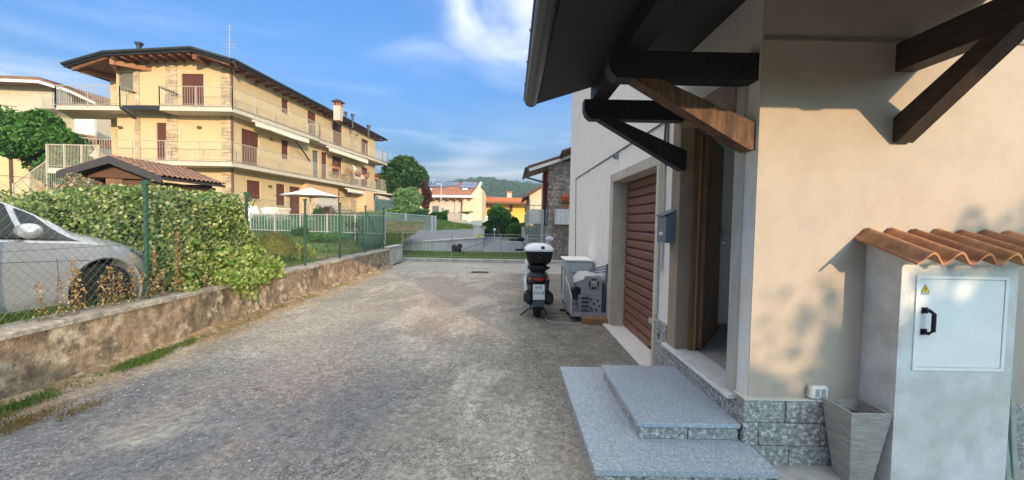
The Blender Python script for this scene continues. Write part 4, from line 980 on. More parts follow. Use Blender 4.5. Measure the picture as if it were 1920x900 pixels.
# headlight, door seams, handle, mirror, sill trim, bumper grille
def surf(s_, zf, off=.003):
    for k in range(len(st)-1):
        if st[k][0] >= s_ >= st[k+1][0]: v = catm(k, (st[k][0]-s_)/(st[k][0]-st[k+1][0])); break
    _, w, zb_, zs, zt_, wr = v; P = [(w*.80, zb_), (w*.95, zb_+.05), (w*.985, zb_+.17), (w, (zb_+zs)/2+.02), (w*.99, zs-.12), (w*.965, zs-.02), (w*.93, zs+.005)]
    z = zb_+(zs-zb_)*zf
    for (xa, za), (xb, zb2) in zip(P, P[1:]):
        if za <= z <= zb2+1e-6: q = (z-za)/max(1e-6, zb2-za); return Vector((-.87+xa*(1-q)+xb*q+off, s_, z))
    return Vector((-.87+P[-1][0]+off, s_, z))
for sgn in (1, -1):
    mb = MB(); V = []
    for i in range(6):
        s_ = .30+.33*i/5
        for zf in (1.0-.20*min(1, i/2+.05), .86+.14*(i < 1), .995): pass
        V += [surf(s_, .97-.26*i/5-.03, .008), surf(s_, .985, .008)]
    if sgn == -1: V = [Vector((-1.74-v.x, v.y, v.z)) for v in V]
    mb.add(V, [(i*2, i*2+2, i*2+3, i*2+1) for i in range(5)]); mb.build('headlight', mat('headlight_lens', (.10, .13, .17), .1, .3, 40, 0, spec=.9), CAR, local=True, smooth=True)
mb = MB()
for s_ in (-.47, -1.72): mb.tube([surf(s_+.03*math.sin(zf*3), zf, .0) for zf in (.12, .3, .5, .7, .9, 1.0)], .004, 4)
mb.tube([surf(s_, .72 if s_ < 0 else .74, -.001) for s_ in (-.1, -.3, -.8, -1.4, -2.2, -2.9)], .0035, 4)
mb.build('door_seam', blackp, CAR, local=True)
mb = MB(); mb.tube([surf(-1.52, .84, .0), surf(-1.54, .845, .03), surf(-1.68, .85, .03), surf(-1.70, .85, 0)], .010, 6); mb.build('door_handle', silver, CAR, local=True, smooth=True)
mb = MB(); mb.loft([[surf(s_, .10, .006), surf(s_, .10, .02), surf(s_, .0, .03)+Vector((0, 0, .01)), surf(s_, .0, 0)] for s_ in (-.40, -1, -1.6, -2.15)]); mb.build('sill_trim', chrome, CAR, local=True)
Mm = Matrix.Rotation(R(8), 3, 'Z')
mb = MB(); mb.ell((.06, -.70, 1.0), (.115, .085, .072), 14, 10, Mm); mb.build('mirror', silver, CAR, local=True, smooth=True)
mb = MB(); mb.bar((-.10, -.66, .935), (.02, -.69, .965), .05, .025); mb.build('mirror_foot', blackp, CAR, local=True)
mb = MB(); mb.lathe([(.375, .004), (.383, .012), (.372, .014), (.358, .004), (.358, -.01)], (-.004, 0, RH+.02), 40, 'X', False); b_ = mb; a_ = b_.build('arch_lip', silver, CAR, local=True, smooth=True)
mb = MB(); mb.box((-1.35, .685, .30), (-.40, .712, .46), bev=.01); mb.build('front_grille', blackp, CAR, local=True)
mb = MB(); mb.box((-1.6, -3.2, .14), (-.15, .55, .19)); mb.build('underbody', blackp, CAR, local=True)
# interior hint: steering wheel, seats
mb = MB()
for x in (-.55, -1.2):
    mb.box((x-.24, -1.75, .5), (x+.24, -1.2, .68), bev=.05); mb.box((x-.23, -1.95, .62), (x+.23, -1.8, 1.12), bev=.05); mb.box((x-.12, -1.97, 1.13), (x+.12, -1.88, 1.3), bev=.04)
mb.build('seat', mat('seat_cloth', (.05, .05, .055), .9), CAR, local=True)

# ================================================================ THE YELLOW APARTMENT HOUSE
YH = thing('apartment_house', 'long three storey yellow house with wrap around balconies and brown shutters', 'house', (-15, 24, 1.4))
FW = 23.3                                             # front wall plane y
A0 = Vector((at(180, 250, Y=FW).x, FW, 0)); B0 = Vector((at(436, 250, Y=FW).x, FW, 0)); 
E0 = Vector((at(703, 300, Y=42.0).x, 42.0, 0)); eL = (E0-B0).normalized(); nL = Vector((eL.y, -eL.x, 0)); LL = (E0-B0).length
eF = Vector((1, 0, 0)); nF = Vector((0, -1, 0)); LF = (B0-A0).length
ZS1, ZS2, ZE, ZG = 4.42, 7.22, 9.78, 1.35
def hit(px, py, o, n_):
    d = ray(px, py); c = Vector((0, 0, CH)); t = (o-c).dot(n_)/d.dot(n_); return c+d*t
def uvF(px, py): p = hit(px, py, A0, nF); return (p-A0).dot(eF), p.z
def uvL(px, py): p = hit(px, py, B0, nL); return (p-B0).dot(eL), p.z
# openings: (px0, py0, px1, py1, kind)
openF = [(222, 135, 250, 171, 'grey'), (340, 138, 382, 196, 'door'), (293, 230, 313, 303, 'single')]
openL = [(528, 183, 541, 216, 'win'), (577, 206, 593, 258, 'door'), (624, 226, 642, 270, 'door'), (678, 259, 691, 293, 'win'),
         (453, 240, 486, 312, 'door'), (528, 261, 541, 300, 'win'), (586, 281, 597, 335, 'glass'), (603, 284, 613, 338, 'door'), (623, 291, 641, 331, 'win'), (678, 313, 690, 352, 'door'),
         (463, 337, 489, 374, 'win'), (518, 344, 535, 386, 'win'), (543, 349, 563, 405, 'door'), (629, 358, 638, 408, 'door'), (664, 366, 669, 405, 'door')]
lvl = {0: ZG+.12, 1: ZS1+.03, 2: ZS2+.03}
def rects(lst, uv):
    r = []
    for (a, b, c, d, k) in lst:
        (u0, z0), (u1, z1) = uv(a, b), uv(c, d); u0_, zt0 = uv(a, b); u1_, zt1 = uv(c, b)
        zt = z0; zb = z1
        um = (u0+u1)/2
        fl = max((z for z in lvl.values() if z < zb+.5), default=ZG)
        if k in ('door', 'single', 'glass'): zb = fl; zt = min(zt, fl+2.25)
        r.append((u0, u1, zb, zt, k))
    return r
RF, RL = rects(openF, uvF), rects(openL, uvL)
def add_openings(o, e, n_, RR):
    for (u0, u1, z0, z1, k) in RR:
        P = lambda u, z, d: o+e*u+Vector((0, 0, z))-n_*d
        mb = MB(); w = .05
        for (a, b, c, d_) in ((u0, u0+w, z0, z1), (u1-w, u1, z0, z1), (u0+w, u1-w, z1-w, z1), (u0+w, u1-w, z0, z0+w)): mb.prism([P(a, c, .07), P(b, c, .07), P(b, d_, .07), P(a, d_, .07)], -n_*.06)
        wn = mb.build('balcony_door' if k in ('door', 'single', 'glass') else 'window', shutterm if k != 'grey' else mat('grey_shutter', (.19, .17, .15), .6), YH)
        if k == 'glass':
            mb = MB(); mb.prism([P(u0+w, z0+w, .10), P(u1-w, z0+w, .10), P(u1-w, z1-w, .10), P(u0+w, z1-w, .10)], -n_*.01); mb.build('pane', mat('window_glass', (.12, .15, .17), .08, 0, spec=.7), wn)
            mb = MB(); mb.prism([P(u0+.08, z0+w, .14), P(u0+(u1-u0)*.55, z0+w, .14), P(u0+(u1-u0)*.55, z1-w, .14), P(u0+.08, z1-w, .14)], -n_*.01); mb.build('curtain', sill_white, wn); continue
        halves = [(u0+w, u1-w)] if k in ('single', 'grey') else [(u0+w, (u0+u1)/2-.012), ((u0+u1)/2+.012, u1-w)]
        for (a, b) in halves:
            mb = MB(); mb.prism([P(a, z0+w, .115), P(b, z0+w, .115), P(b, z1-w, .115), P(a, z1-w, .115)], -n_*.02)
            s_ = .05
            for (aa, bb, cc, dd) in ((a, a+s_, z0+w, z1-w), (b-s_, b, z0+w, z1-w), (a+s_, b-s_, z1-w-.09, z1-w), (a+s_, b-s_, z0+w, z0+w+.1), (a+s_, b-s_, (z0+z1)/2-.04, (z0+z1)/2+.04)):
                mb.prism([P(aa, cc, .09), P(bb, cc, .09), P(bb, dd, .09), P(aa, dd, .09)], -n_*.024)
            nz = int((z1-z0-.3)/.10)
            for i in range(nz):
                z = z0+w+.11+i*(z1-z0-2*w-.2)/nz; mb.prism([P(a+s_, z, .095), P(b-s_, z, .095), P(b-s_, z+.055, .113), P(a+s_, z+.055, .113)], Vector((0, 0, .012)))
            mb.build('shutter', shutterm if k != 'grey' else MATS['grey_shutter'], wn)
        mb = MB(); mb.prism([P(u0-.06, z0-.05, -.05), P(u1+.06, z0-.05, -.05), P(u1+.06, z0-.002, -.05), P(u0-.06, z0-.002, -.05)], -n_*.12)
        if k in ('win', 'grey'): mb.build('sill', slabm, wn)
# front wall (with a set-back bay at the left) and long wall
uB = uvF(219, 200)[0]
mb = MB(); holes_wall(mb, A0, eF, nF, (uB, LF), (ZG-.4, ZE-.12), [r[:4] for r in RF], .3); mb.build('front_wall', yellowm, YH)
mb = MB(); S0 = A0+Vector((-.0, 1.2, 0)); holes_wall(mb, S0, eF, nF, (-.3, uB+.3), (ZG-.4, ZE-.1), [], .3); mb.box((A0.x+uB, FW+.31, ZG-.4), (A0.x+uB+.3, FW+1.1, ZE)); mb.build('set_back_wall', yellowm, YH)
mb = MB(); holes_wall(mb, B0+eL*.001, eL, nL, (0, LL), (ZG-.4, ZE-.04), [r[:4] for r in RL], .3); 
mb.box((A0.x-.3, FW+1.6, ZG-.4), (A0.x, 42, ZE-.4)); mb.box((A0.x, 41.8, ZG-.4), (E0.x-.35, 42.1, ZE-.1)); mb.build('long_wall', yellowm, YH)
add_openings(A0, eF, nF, RF); add_openings(B0, eL, nL, RL)
# gable infill of the front under the roof follows the fascia line
CA, CB_, CC, CE, CDd = at(122, 121, Y=22.6), at(199, 99, Y=22.2), at(361, 91, Y=22.2), at(436, 113, Y=22.3), at(723, 262, Y=43.3)
CB_.z = CB_.z; 
# roof: thick slab whose front edge is that polyline; ridge runs back along the long side
back = (CDd-CE); 
def rf(p, k): return Vector((p.x+back.x*k, p.y+back.y*k, p.z+0))
prof = [CA, CB_, CC, CE]
mb = MB(); k1 = lambda v: Vector((v.x, FW+.001, v.z-.11)); xa_ = A0.x+uB; mb.prism([Vector((xa_, FW+.001, ZE-.121)), Vector((B0.x-.001, FW+.001, ZE-.121)), Vector((B0.x-.001, FW+.001, CE.z-.12+.0)), k1(CC), Vector((xa_, FW+.001, CB_.z-.12))], (0, .28, 0)); mb.build('gable_infill', yellowm, YH)
mb = MB()
bk = Vector((CDd.x-CE.x, CDd.y-CE.y, CDd.z-CE.z))
th = Vector((0, 0, -.10))
mb.loft([[p for p in prof]+[p+th for p in prof[::-1]], [p+bk for p in prof]+[p+bk+th for p in prof[::-1]]])
rf_ = mb.build('roof', rafterm, YH)
mb = MB(); up = Vector((0, 0, .05))
mb.loft([[p+up*.1 for p in prof]+[p+up*1.6 for p in prof[::-1]], [p+bk+up*.1 for p in prof]+[p+bk+up*1.6 for p in prof[::-1]]]); mb.build('roof_covering', brownroof, rf_)
# fascia / gutter line
mb = MB()
fpts = [CA, CB_, CC, CE, CE+bk]
for a, b in zip(fpts, fpts[1:]):
    d = (b-a).normalized(); a2 = a-d*.04; b2 = b+d*.04; o_ = Vector((0, -.05, 0)) if b is not fpts[-1] else nL*.05
    mb.bar(a2+o_+Vector((0, 0, -.04)), b2+o_+Vector((0, 0, -.04)), .05, .24); mb.tube([a2+o_*2.6+Vector((0, 0, .0)), b2+o_*2.6+Vector((0, 0, .0))], .085, 8)
mb.bar(CA+Vector((0, 0, -.04)), CA+Vector((bk.x*.3, bk.y*.3, bk.z*.3-.04)), .05, .22)
mb.build('fascia_gutter', roofdark, rf_)
# rafters and purlin ends
n = 26
for k in range(n):
    f_ = (k+.5)/n; a = CE+bk*f_+Vector((0, 0, -.17)); mb = MB(); mb.bar(a+nL*(-.02), a-nL*1.0, .09, .13); mb.build('rafter_tail', rafterm, rf_)
for a, b, m_ in ((CB_, CC, 9), (CC, CE, 4)):
    for k in range(m_):
        q = a+(b-a)*((k+.5)/m_)+Vector((0, .05, -.19)); mb = MB(); mb.bar(q, q+Vector((0, 1.0, 0)), .10, .14); mb.build('rafter_tail', rafterm, rf_)
mb = MB(); mb.bar(CC+Vector((-.0, .1, -.36)), CC+Vector((0, 1.15, -.36)), .20, .26); mb.build('purlin', rafterm, rf_); mb = MB(); mb.bar(CC+Vector((.15, .12, -.17)), CE+Vector((-.2, .12, -.17)), .12, .16); mb.build('purlin', rafterm, rf_); mb = MB()
mb.bar(CA+Vector((.3, .1, -.2)), CB_+Vector((-.1, .1, -.2)), .12, .18); mb.build('purlin', rafterm, rf_)
mb = MB(); q0 = CB_+Vector((.1, .2, -.36)); mb.bar(q0, Vector((A0.x+.35, FW+1.15, ZE-.4)), .20, .28); mb.bar(q0+Vector((-.2, .1, .02)), q0+Vector((1.3, 1.0, -.05)), .16, .24); mb.bar(CA+Vector((.5, .3, -.2)), Vector((A0.x+.1, FW+1.2, ZE-.55)), .16, .22); mb.build('corner_beam', mat('orange_beam', (.32, .15, .07), .7, .2, 3, .1, 20, streak=(1, 6, 6)), rf_)
# stone pilasters (front and long wall) built from courses
def pilaster(o, e, n_, u0, u1, z0, z1, name='stone_pilaster'):
    mb = MB(); g = random.Random(int(u0*100)+int(z0)); z = z0
    while z < z1-.02:
        h = min(g.uniform(.14, .26), z1-z); u = u0
        while u < u1-.02:
            w = min(g.uniform(.18, .4), u1-u)
            if u1-u-w < .1: w = u1-u
            d = .05+g.uniform(0, .03); P = lambda uu, zz: o+e*uu+Vector((0, 0, zz))+n_*d
            mb.prism([P(u+.006, z+.006), P(u+w-.006, z+.006), P(u+w-.006, z+h-.006), P(u+.006, z+h-.006)], -n_*(d+.01)); u += w
        z += h
    return mb.build(name, stonepil, YH)
for (a, b) in ((254, 264), (313, 334), (416, 434)):
    u0, u1 = uvF(a, 250)[0], uvF(b, 250)[0]
    for z0, z1 in ((ZG, ZS1-.25), (ZS1+.02, ZS2-.25), (ZS2+.02, ZE+.25)): pilaster(A0, eF, nF, u0, u1, z0, z1)
pilaster(S0, eF, nF, .03, .35, ZS2, ZE-.45); pilaster(S0, eF, nF, .03, .35, ZG, ZS2-.3)
for (a, b) in ((656, 668),):
    u0, u1 = uvL(a, 250)[0], uvL(b, 250)[0]
    for z0, z1 in ((ZG, ZS1-.25), (ZS1+.02, ZS2-.25), (ZS2+.02, ZE-.1)): pilaster(B0, eL, nL, u0, u1, z0, z1)
# downpipe at the corner
mb = MB(); q = B0+nF*.12+nL*.06; ce = CE+Vector((.1, -.1, -.1)); mb.tube([ce, ce+Vector((.0, .2, -.18)), q+Vector((0, 0, ZE-.45)), q+Vector((0, 0, ZG))], .05, 8); mb.build('downpipe', mat('brown_metal', (.11, .06, .04), .5), YH, smooth=True)
# balconies
def run_off(path, off):
    return path
def balcony(path, z, close=True, rail=(True,), depth=.24, label=None, nrail=None):
    """path: outer edge corners (x,y); inner edge given by wall offset points as second list"""
    outer, inner = path
    mb = MB(); mb.prism([Vector((p.x, p.y, z-depth)) for p in outer+inner[::-1]], (0, 0, depth)); sl_ = mb.build('balcony', slabm, YH)
    mb = MB()
    for a, b in zip(outer, outer[1:]):
        d = (b-a); d.z = 0; d.normalize(); n_ = Vector((d.y, -d.x, 0)); mb.bar(Vector((a.x, a.y, z+.012))+n_*.02, Vector((b.x, b.y, z+.012))+n_*.02, .09, .02)
    mb.build('slab_edge', mat('slab_cap', (.47, .45, .40), .7), sl_)
    rl, br = MB(), MB(); hh = 1.0
    pts = outer if nrail is None else nrail
    for a, b in zip(pts, pts[1:]):
        ln = (b-a).length; d = (b-a).normalized(); 
        rl.tube([Vector((a.x, a.y, z+hh)), Vector((b.x, b.y, z+hh))], .022, 6); rl.tube([Vector((a.x, a.y, z+.1)), Vector((b.x, b.y, z+.1))], .015, 4)
        k = max(1, round(ln/1.8))
        for i in range(k+1): p = a+d*(ln*i/k); rl.bar((p.x, p.y, z-.15), (p.x, p.y, z+hh), .035, .035)
        k = int(ln/.125)
        for i in range(k): p = a+d*(ln*(i+.5)/k); br.tube([Vector((p.x, p.y, z+.1)), Vector((p.x, p.y, z+hh))], .0085, 4, False)
    r_ = rl.build('railing', railpaint, sl_); br.build('railing_bars', railpaint, sl_, 'stuff'); return sl_
V2 = lambda v: Vector((v.x, v.y, 0))
DF, DL = 1.05, .95
corner = Vector((B0.x+DL*1.0, FW-DF, 0)); corner = V2(at(436, 200, Y=FW-DF))
x0 = at(299, 203, Y=FW-DF).x
uE1 = uvL(577, 250)[0]
balcony(([Vector((x0, FW, 0)), Vector((x0, FW-DF, 0)), corner, B0+eL*uE1+nL*.9, B0+eL*uE1+nL*.001], [Vector((x0+.001, FW-.001, 0)), B0+nF*.001, B0+eL*uE1]), ZS2)
u2, u3 = uvL(578, 260)[0], uvL(690, 300)[0]
balcony(([B0+eL*(u2+.02)+nL*.001, B0+eL*(u2+.12)+nL*.75, B0+eL*(LL*.97)+nL*1.0, E0+eL*.9+nL*.9, E0+eL*.9-nL*.6], [B0+eL*(u2+.03), E0, E0-nL*.6]), ZS2-.02)
xl = at(62, 205, Y=22.6).x; xr = at(225, 205, Y=22.4).x
balcony(([Vector((xl+.0, 24.6, 0)), Vector((at(105, 205, Y=22.5).x, 22.5, 0)), Vector((xr, 22.4, 0)), Vector((xr+.02, FW, 0))], [Vector((xl+.001, 24.61, 0)), Vector((A0.x, 24.6, 0)), Vector((xr, FW+.9, 0))]), ZS2+.0)
xm = at(93, 305, Y=21.0).x
balcony(([Vector((xm, 22.2, 0)), Vector((xm, 21.0, 0)), Vector((at(185, 306, Y=22.1).x, 22.1, 0)), corner+Vector((0, .001, 0)), B0+eL*(LL*.62)+nL*1.0, E0+eL*1.1+nL*.95, E0+eL*1.1-nL*.6], [Vector((xm+.001, 24.3, 0)), Vector((A0.x-.2, 24.4, 0)), Vector((A0.x+uB, FW+.9, 0)), B0+nF*.001, E0, E0-nL*.6]), ZS1)
# solid parapet at the far end of the middle balcony
mb = MB(); q = E0+eL*1.12; mb.bar(V2(q)+nL*.98+Vector((0, 0, ZS1+.45)), V2(q)-nL*.4+Vector((0, 0, ZS1+.45)), .06, .9); mb.build('parapet', peach, YH)
mb = MB(); q = V2(E0+eL*1.0); mb.prism([q+nL*1.9+Vector((0, 0, ZS1-.42)), q-nL*.4+Vector((0, 0, ZS1-.42)), q-nL*.4-eL*3.4+Vector((0, 0, ZS1-.42)), q+nL*1.2-eL*3.4+Vector((0, 0, ZS1-.42))], (0, 0, .10)); mb.build('canopy', slabm, YH)
# little tiled canopy between the two front balconies, and diagonal stair rails
mb = MB(); a, b = at(228, 195, Y=22.3), at(298, 195, Y=22.3); mb.prism([Vector((a.x, 22.3, ZS2-.02)), Vector((a.x, FW, ZS2+.28)), Vector((a.x, FW, ZS2+.16)), Vector((a.x, 22.3, ZS2-.2))], (b.x-a.x, 0, 0)); mb.build('small_canopy', roofdark, YH)
mb = MB(); mb.bar(at(228, 167, Y=FW-.12), at(253, 173, Y=FW-.12), .06, .05); mb.bar(at(302, 165, Y=FW-.9), at(334, 177, Y=FW-.12), .06, .05); mb.build('handrail', darkwood, YH)
mb = MB(); mb.bar(at(227, 203, Y=22.4), at(255, 222, Y=FW-.1), .08, .05); mb.build('canopy_strut', darkwood, YH)
# awnings
def awning(uA, uBb, z, name, out=.55, drop=.22, n=26):
    mb = MB(); P = lambda u, zz, d: B0+eL*u+Vector((0, 0, zz))+nL*d
    mb.prism([P(uA, z, .72), P(uA, z-.10, .72+out*.3), P(uA, z-.13, .72+out*.3), P(uA, z-.10, .70)], eL*(uBb-uA)); m_ = mb.build('awning', awningm, YH)
    mb = MB(); V = []; 
    for i in range(n*6+1):
        u = uA+(uBb-uA)*i/(n*6); s_ = abs(math.sin(math.pi*i/6)); V += [P(u, z-.08, .74+out*.3), P(u, z-.08-drop*(.62+.38*s_), .745+out*.3+.012*math.cos(i))]
    mb.add(V, [(2*i, 2*i+2, 2*i+3, 2*i+1) for i in range(n*6)]); mb.build('valance', awningm, m_)
    mb = MB(); mb.tube([P(uA, z-.07, .74+out*.3), P(uBb, z-.07, .74+out*.3)], .03, 6); mb.build('roller', sill_white, m_); return m_
ua, ub = uvL(452, 240)[0], uvL(556, 275)[0]
m_ = awning(ua-.1, ub, ZS2-.27, 'awning', .5, .30)
mb = MB(); a = hit(555, 265, B0+nL*.9, nL); b = hit(582, 303, B0+nL*.1, nL); mb.bar(a, b, .07, .07); mb.build('awning_arm', darkwood, m_)
m_ = awning(uvL(600, 270)[0]-.4, uvL(672, 310)[0], ZS2-.30, 'awning', .5, .32, 20)
mb = MB(); V = [hit(662, 310, B0+nL*.95, nL), hit(686, 335, B0+nL*.95, nL), hit(664, 335, B0+nL*.95, nL)]; mb.prism(V, nL*.02); mb.bar(V[0], V[1], .06, .06); mb.build('side_panel', awningm, m_)
m_ = awning(uvL(633, 360)[0]-.2, uvL(662, 363)[0]+.2, ZS1-.32, 'awning', .6, .30, 8)
m_ = awning(uvL(690, 360)[0], uvL(701, 363)[0]+1.6, ZS1-.50, 'awning', .9, .34, 6)
# ground floor: projecting wing, wall lamps, chimney, vents, antenna
uw0, uw1 = uvL(668, 380)[0], uvL(683, 380)[0]
mb = MB(); P = lambda u, d, z: B0+eL*u+nL*d+Vector((0, 0, z))
mb.prism([P(uw0, 0.001, ZG), P(uw0, .9, ZG), P(uw1, .9, ZG), P(uw1, .001, ZG)], (0, 0, ZS1-.25-ZG)); mb.build('wing_wall', peach, YH)
mb = MB(); u0_, u1_ = uvL(566, 380)[0], uvL(626, 380)[0]; mb.prism([P(u0_, .001, ZG), P(u0_, .35, ZG), P(u1_, .35, ZG), P(u1_, .001, ZG)], (0, 0, ZS1-.26-ZG)); mb.build('bay_wall', peach, YH)
mb = MB(); mb.prism([P(u0_+1.2, .352, ZG), P(u1_-.3, .352, ZG), P(u1_-.3, .352, ZG+1.9), P(u0_+1.2, .352, ZG+1.9)], nL*.03); mb.build('shed_door', mat('pale_panel', (.55, .50, .45), .7), YH)
for (pxx, pyy, F_) in ((227, 239, 1), (375, 239, 1), (479, 158, 0), (507, 261, 0), (505, 349, 0), (608, 217, 0), (668, 253, 0)):
    o_ = A0+nF*.02 if F_ else B0+nL*.02; q = hit(pxx, pyy, o_, nF if F_ else nL); mb = MB(); mb.ell(q+(nF if F_ else nL)*.05, (.13, .13, .075), 8, 6); mb.build('wall_lamp', mat('wall_lamp', (.16, .10, .05), .5), YH)
def chimney(pxx, pyb, pyt, yy, w, parent):
    q = at(pxx, pyb, Y=yy); t_ = at(pxx, pyt, Y=yy); mb = MB(); h = t_.z-q.z
    mb.box((q.x-w/2, yy-w/2, q.z-.5), (q.x+w/2, yy+w/2, q.z+h*.55)); c_ = mb.build('chimney', mat('chimney_plaster', (.55, .42, .32), .9, .15, 4), parent)
    mb = MB()
    for sx in (-1, 0, 1):
        for sy in (-1, 1): mb.box((q.x+sx*w*.42-.06, yy+sy*w*.42-.05, q.z+h*.55), (q.x+sx*w*.42+.06, yy+sy*w*.42+.05, q.z+h*.8))
    mb.box((q.x-w*.25, yy-w*.25, q.z+h*.55), (q.x+w*.25, yy+w*.25, q.z+h*.8)); mb.build('chimney_slots', mat('brick_red', (.30, .12, .08), .9, .15), c_)
    mb = MB(); z = q.z+h*.8; mb.loft([[Vector((q.x+sx*w*k, yy+sy*w*k, zz)) for sx, sy in ((-1, -1), (1, -1), (1, 1), (-1, 1))] for k, zz in ((.75, z), (.75, z+.05), (.1, z+.28))]); mb.build('chimney_cap', roofdark, c_)
chimney(634, 214, 187, 32.5, .50, rf_)
mb = MB(); q = at(261, 92, Y=24.5); mb.tube([q-Vector((0, 0, .3)), at(261, 84, Y=24.5)], .12, 8); mb.tube([at(261, 84, Y=24.5), at(261, 80, Y=24.5)], .20, 8); mb.build('flue', roofdark, rf_)
for (a, b, c) in ((648, 219, 213), (661, 226, 217), (691, 243, 238)):
    q = at(a, b, Y=35.5); e_ = at(a, c, Y=35.5); mb = MB(); mb.tube([q-Vector((0, 0, .6)), e_], .09, 8); mb.tube([e_, e_+Vector((0, 0, .14))], .16, 8); mb.build('vent_pipe', roofdark, rf_)
mb = MB(); b_, t_ = at(430, 112, Y=27), at(430, 46, Y=27); mb.tube([b_-Vector((0, 0, 1)), t_], .02, 5)
for f_, w in ((.95, .35), (.85, .5), (.45, .75), (.35, .75), (.2, .4)):
    z = b_.z+(t_.z-b_.z)*f_; mb.tube([Vector((t_.x-w/2, 27, z)), Vector((t_.x+w/2, 27, z))], .012, 4)
for k in range(7): mb.tube([Vector((t_.x-.35+k*.11, 26.85, b_.z+1.15)), Vector((t_.x-.35+k*.11, 27.15, b_.z+1.15))], .01, 4)
mb.build('antenna', lightmetal, rf_)
# flower boxes on the middle balcony rail, and a drying rack
for i, (pxx, w, fl) in enumerate(((600, .9, 0), (626, 1.0, 1), (646, .9, 1), (664, .6, 2), (682, .6, 0))):
    uu = uvL(pxx, 300)[0]; q = P(uu, 1.13, ZS1+.95); lab = ['terracotta flower box with trailing red flowers, nearest on the middle balcony rail', 'flower box with white blossom on the middle balcony rail', 'flower box just right of the white blossom one on the middle balcony rail', 'small flower box under the folded awning side on the middle balcony rail', 'farthest small flower box with red flowers on the middle balcony rail'][i]
    t = thing('flower_box', lab, 'flower box', q, 'flower boxes on the middle balcony')
    mb = MB(); mb.prism([q-eL*w/2+Vector((0, 0, -.1)), q+eL*w/2+Vector((0, 0, -.1)), q+eL*w/2*1.05+Vector((0, 0, .08)), q-eL*w/2*1.05+Vector((0, 0, .08))], nL*.18); mb.build('trough', terracotta, t)
    P_ = np.array(q+nL*.09+Vector((0, 0, .22)))+np.random.default_rng(i).normal(size=(260, 3))*[.12, w*.28, .11]
    leaves('flowers', P_, .07, leafmat(('flowers_red', 'flowers_white', 'flowers_mix')[fl], ([(.05, .13, .03), (.35, .04, .03), (.06, .15, .03)], [(.06, .14, .04), (.6, .55, .5), (.10, .18, .05)], [(.05, .12, .03), (.4, .12, .12), (.5, .45, .4)])[fl]), t, seed=i, kind='stuff')
uu = uvL(633, 310)[0]; q = P(uu, .6, ZS1)
t = thing('garden_table', 'folding table with chairs on the middle balcony', 'table', q); mb = MB(); mb.box((q.x-.4, q.y-.4, q.z+.70), (q.x+.4, q.y+.4, q.z+.74)); mb.build('top', mat('table_red', (.30, .14, .10), .6), t)
mb = MB(); 
for s_ in (-1, 1): mb.bar((q.x-.35, q.y+.3*s_, q.z), (q.x+.35, q.y+.3*s_, q.z+.7), .04, .04); mb.bar((q.x+.35, q.y+.3*s_, q.z), (q.x-.35, q.y+.3*s_, q.z+.7), .04, .04)
mb.build('legs', MATS['table_red'], t)

# ================================================================ terrace: parasol, loungers, white fence
def parasol():
    c = at(582, 352, Y=21.6); g_ = 1.5; t = thing('parasol', 'open cream parasol on the terrace before the apartment house', 'parasol', (c.x, c.y, g_))
    mb = MB(); mb.tube([(c.x, c.y, g_-.1), (c.x, c.y, c.z+.02)], .03, 8); mb.build('pole', lightmetal, t)
    zt, zb_ = c.z, at(582, 368, Y=21.6).z; r = 1.62; n = 8
    rim = [Vector((c.x+r*math.cos(2*math.pi*(k+.5)/n), c.y+r*math.sin(2*math.pi*(k+.5)/n), zb_-.02)) for k in range(n)]
    mb = MB(); V = [Vector((c.x, c.y, zt))]; F = []
    for k in range(n):
        a, b = rim[k], rim[(k+1) % n]; m_ = (a+b)/2; m_ = Vector((c.x, c.y, m_.z))+(m_-Vector((c.x, c.y, m_.z)))*.97+Vector((0, 0, .03))
        h1 = V[0].lerp(a, .5)-Vector((0, 0, .03)); h2 = V[0].lerp(b, .5)-Vector((0, 0, .03)); i = len(V); V += [a, m_, b, h1, h2]; F += [(0, i+3, i+4), (i+3, i, i+1), (i+3, i+1, i+4), (i+4, i+1, i+2)]
    mb.add(V, F); mb.build('canopy', canvas, t)
    mb = MB()
    for k in range(n): mb.tube([V[0]-Vector((0, 0, .06)), rim[k]-Vector((0, 0, .02))], .012, 4)
    mb.build('ribs', darkwood, t)
    mb = MB(); mb.lathe([(.28, g_), (.28, g_+.07), (.06, g_+.1)], (c.x, c.y, 0), 12); mb.build('base', concrete, t)
parasol()
def lounger():
    t = thing('sun_lounger', 'white plastic sun lounger with raised back, left one on the terrace', 'sun lounger', (0, 0, 0), 'white sun loungers on the terrace')
    wp = mat('white_plastic', (.72, .70, .68), .5, .04)
    mb = MB(); 
    for i in range(9): mb.box((-.30, .02+i*.135, .34), (.30, .13+i*.135, .365))
    mb.build('seat', wp, t, local=True)
    Mx = Matrix.Translation((0, 1.24, .36)) @ Matrix.Rotation(R(48), 4, 'X'); mb = MB()
    for i in range(6): mb.box((-.30, i*.12, 0), (.30, .1+i*.12, .025), Mx)
    mb.build('backrest', wp, t, local=True)
    mb = MB(); mb.bar((-.32, 0, .34), (-.32, 1.3, .34), .05, .06); mb.bar((.32, 0, .34), (.32, 1.3, .34), .05, .06); mb.build('frame', wp, t, local=True)
    for x in (-.3, .3):
        for y in (.15, 1.15): mb = MB(); mb.bar((x, y, 0), (x, y, .33), .05, .05); mb.build('leg', wp, t, local=True)
    return t
lg = lounger()
for i, (pxx, yy, rz, lb) in enumerate(((500, 20.9, 55, 'white plastic sun lounger standing leftmost before the brown shutters'), (522, 20.7, 40, 'white plastic sun lounger between its two neighbours on the terrace'), (541, 20.4, 62, 'white plastic sun lounger closest to the parasol pole'))):
    o = lg if i == 0 else dup(lg); o['label'] = lb; q = at(pxx, 405, Y=yy); o.location = (q.x, yy, gz(q.x, yy)); o.rotation_euler.z = R(rz)
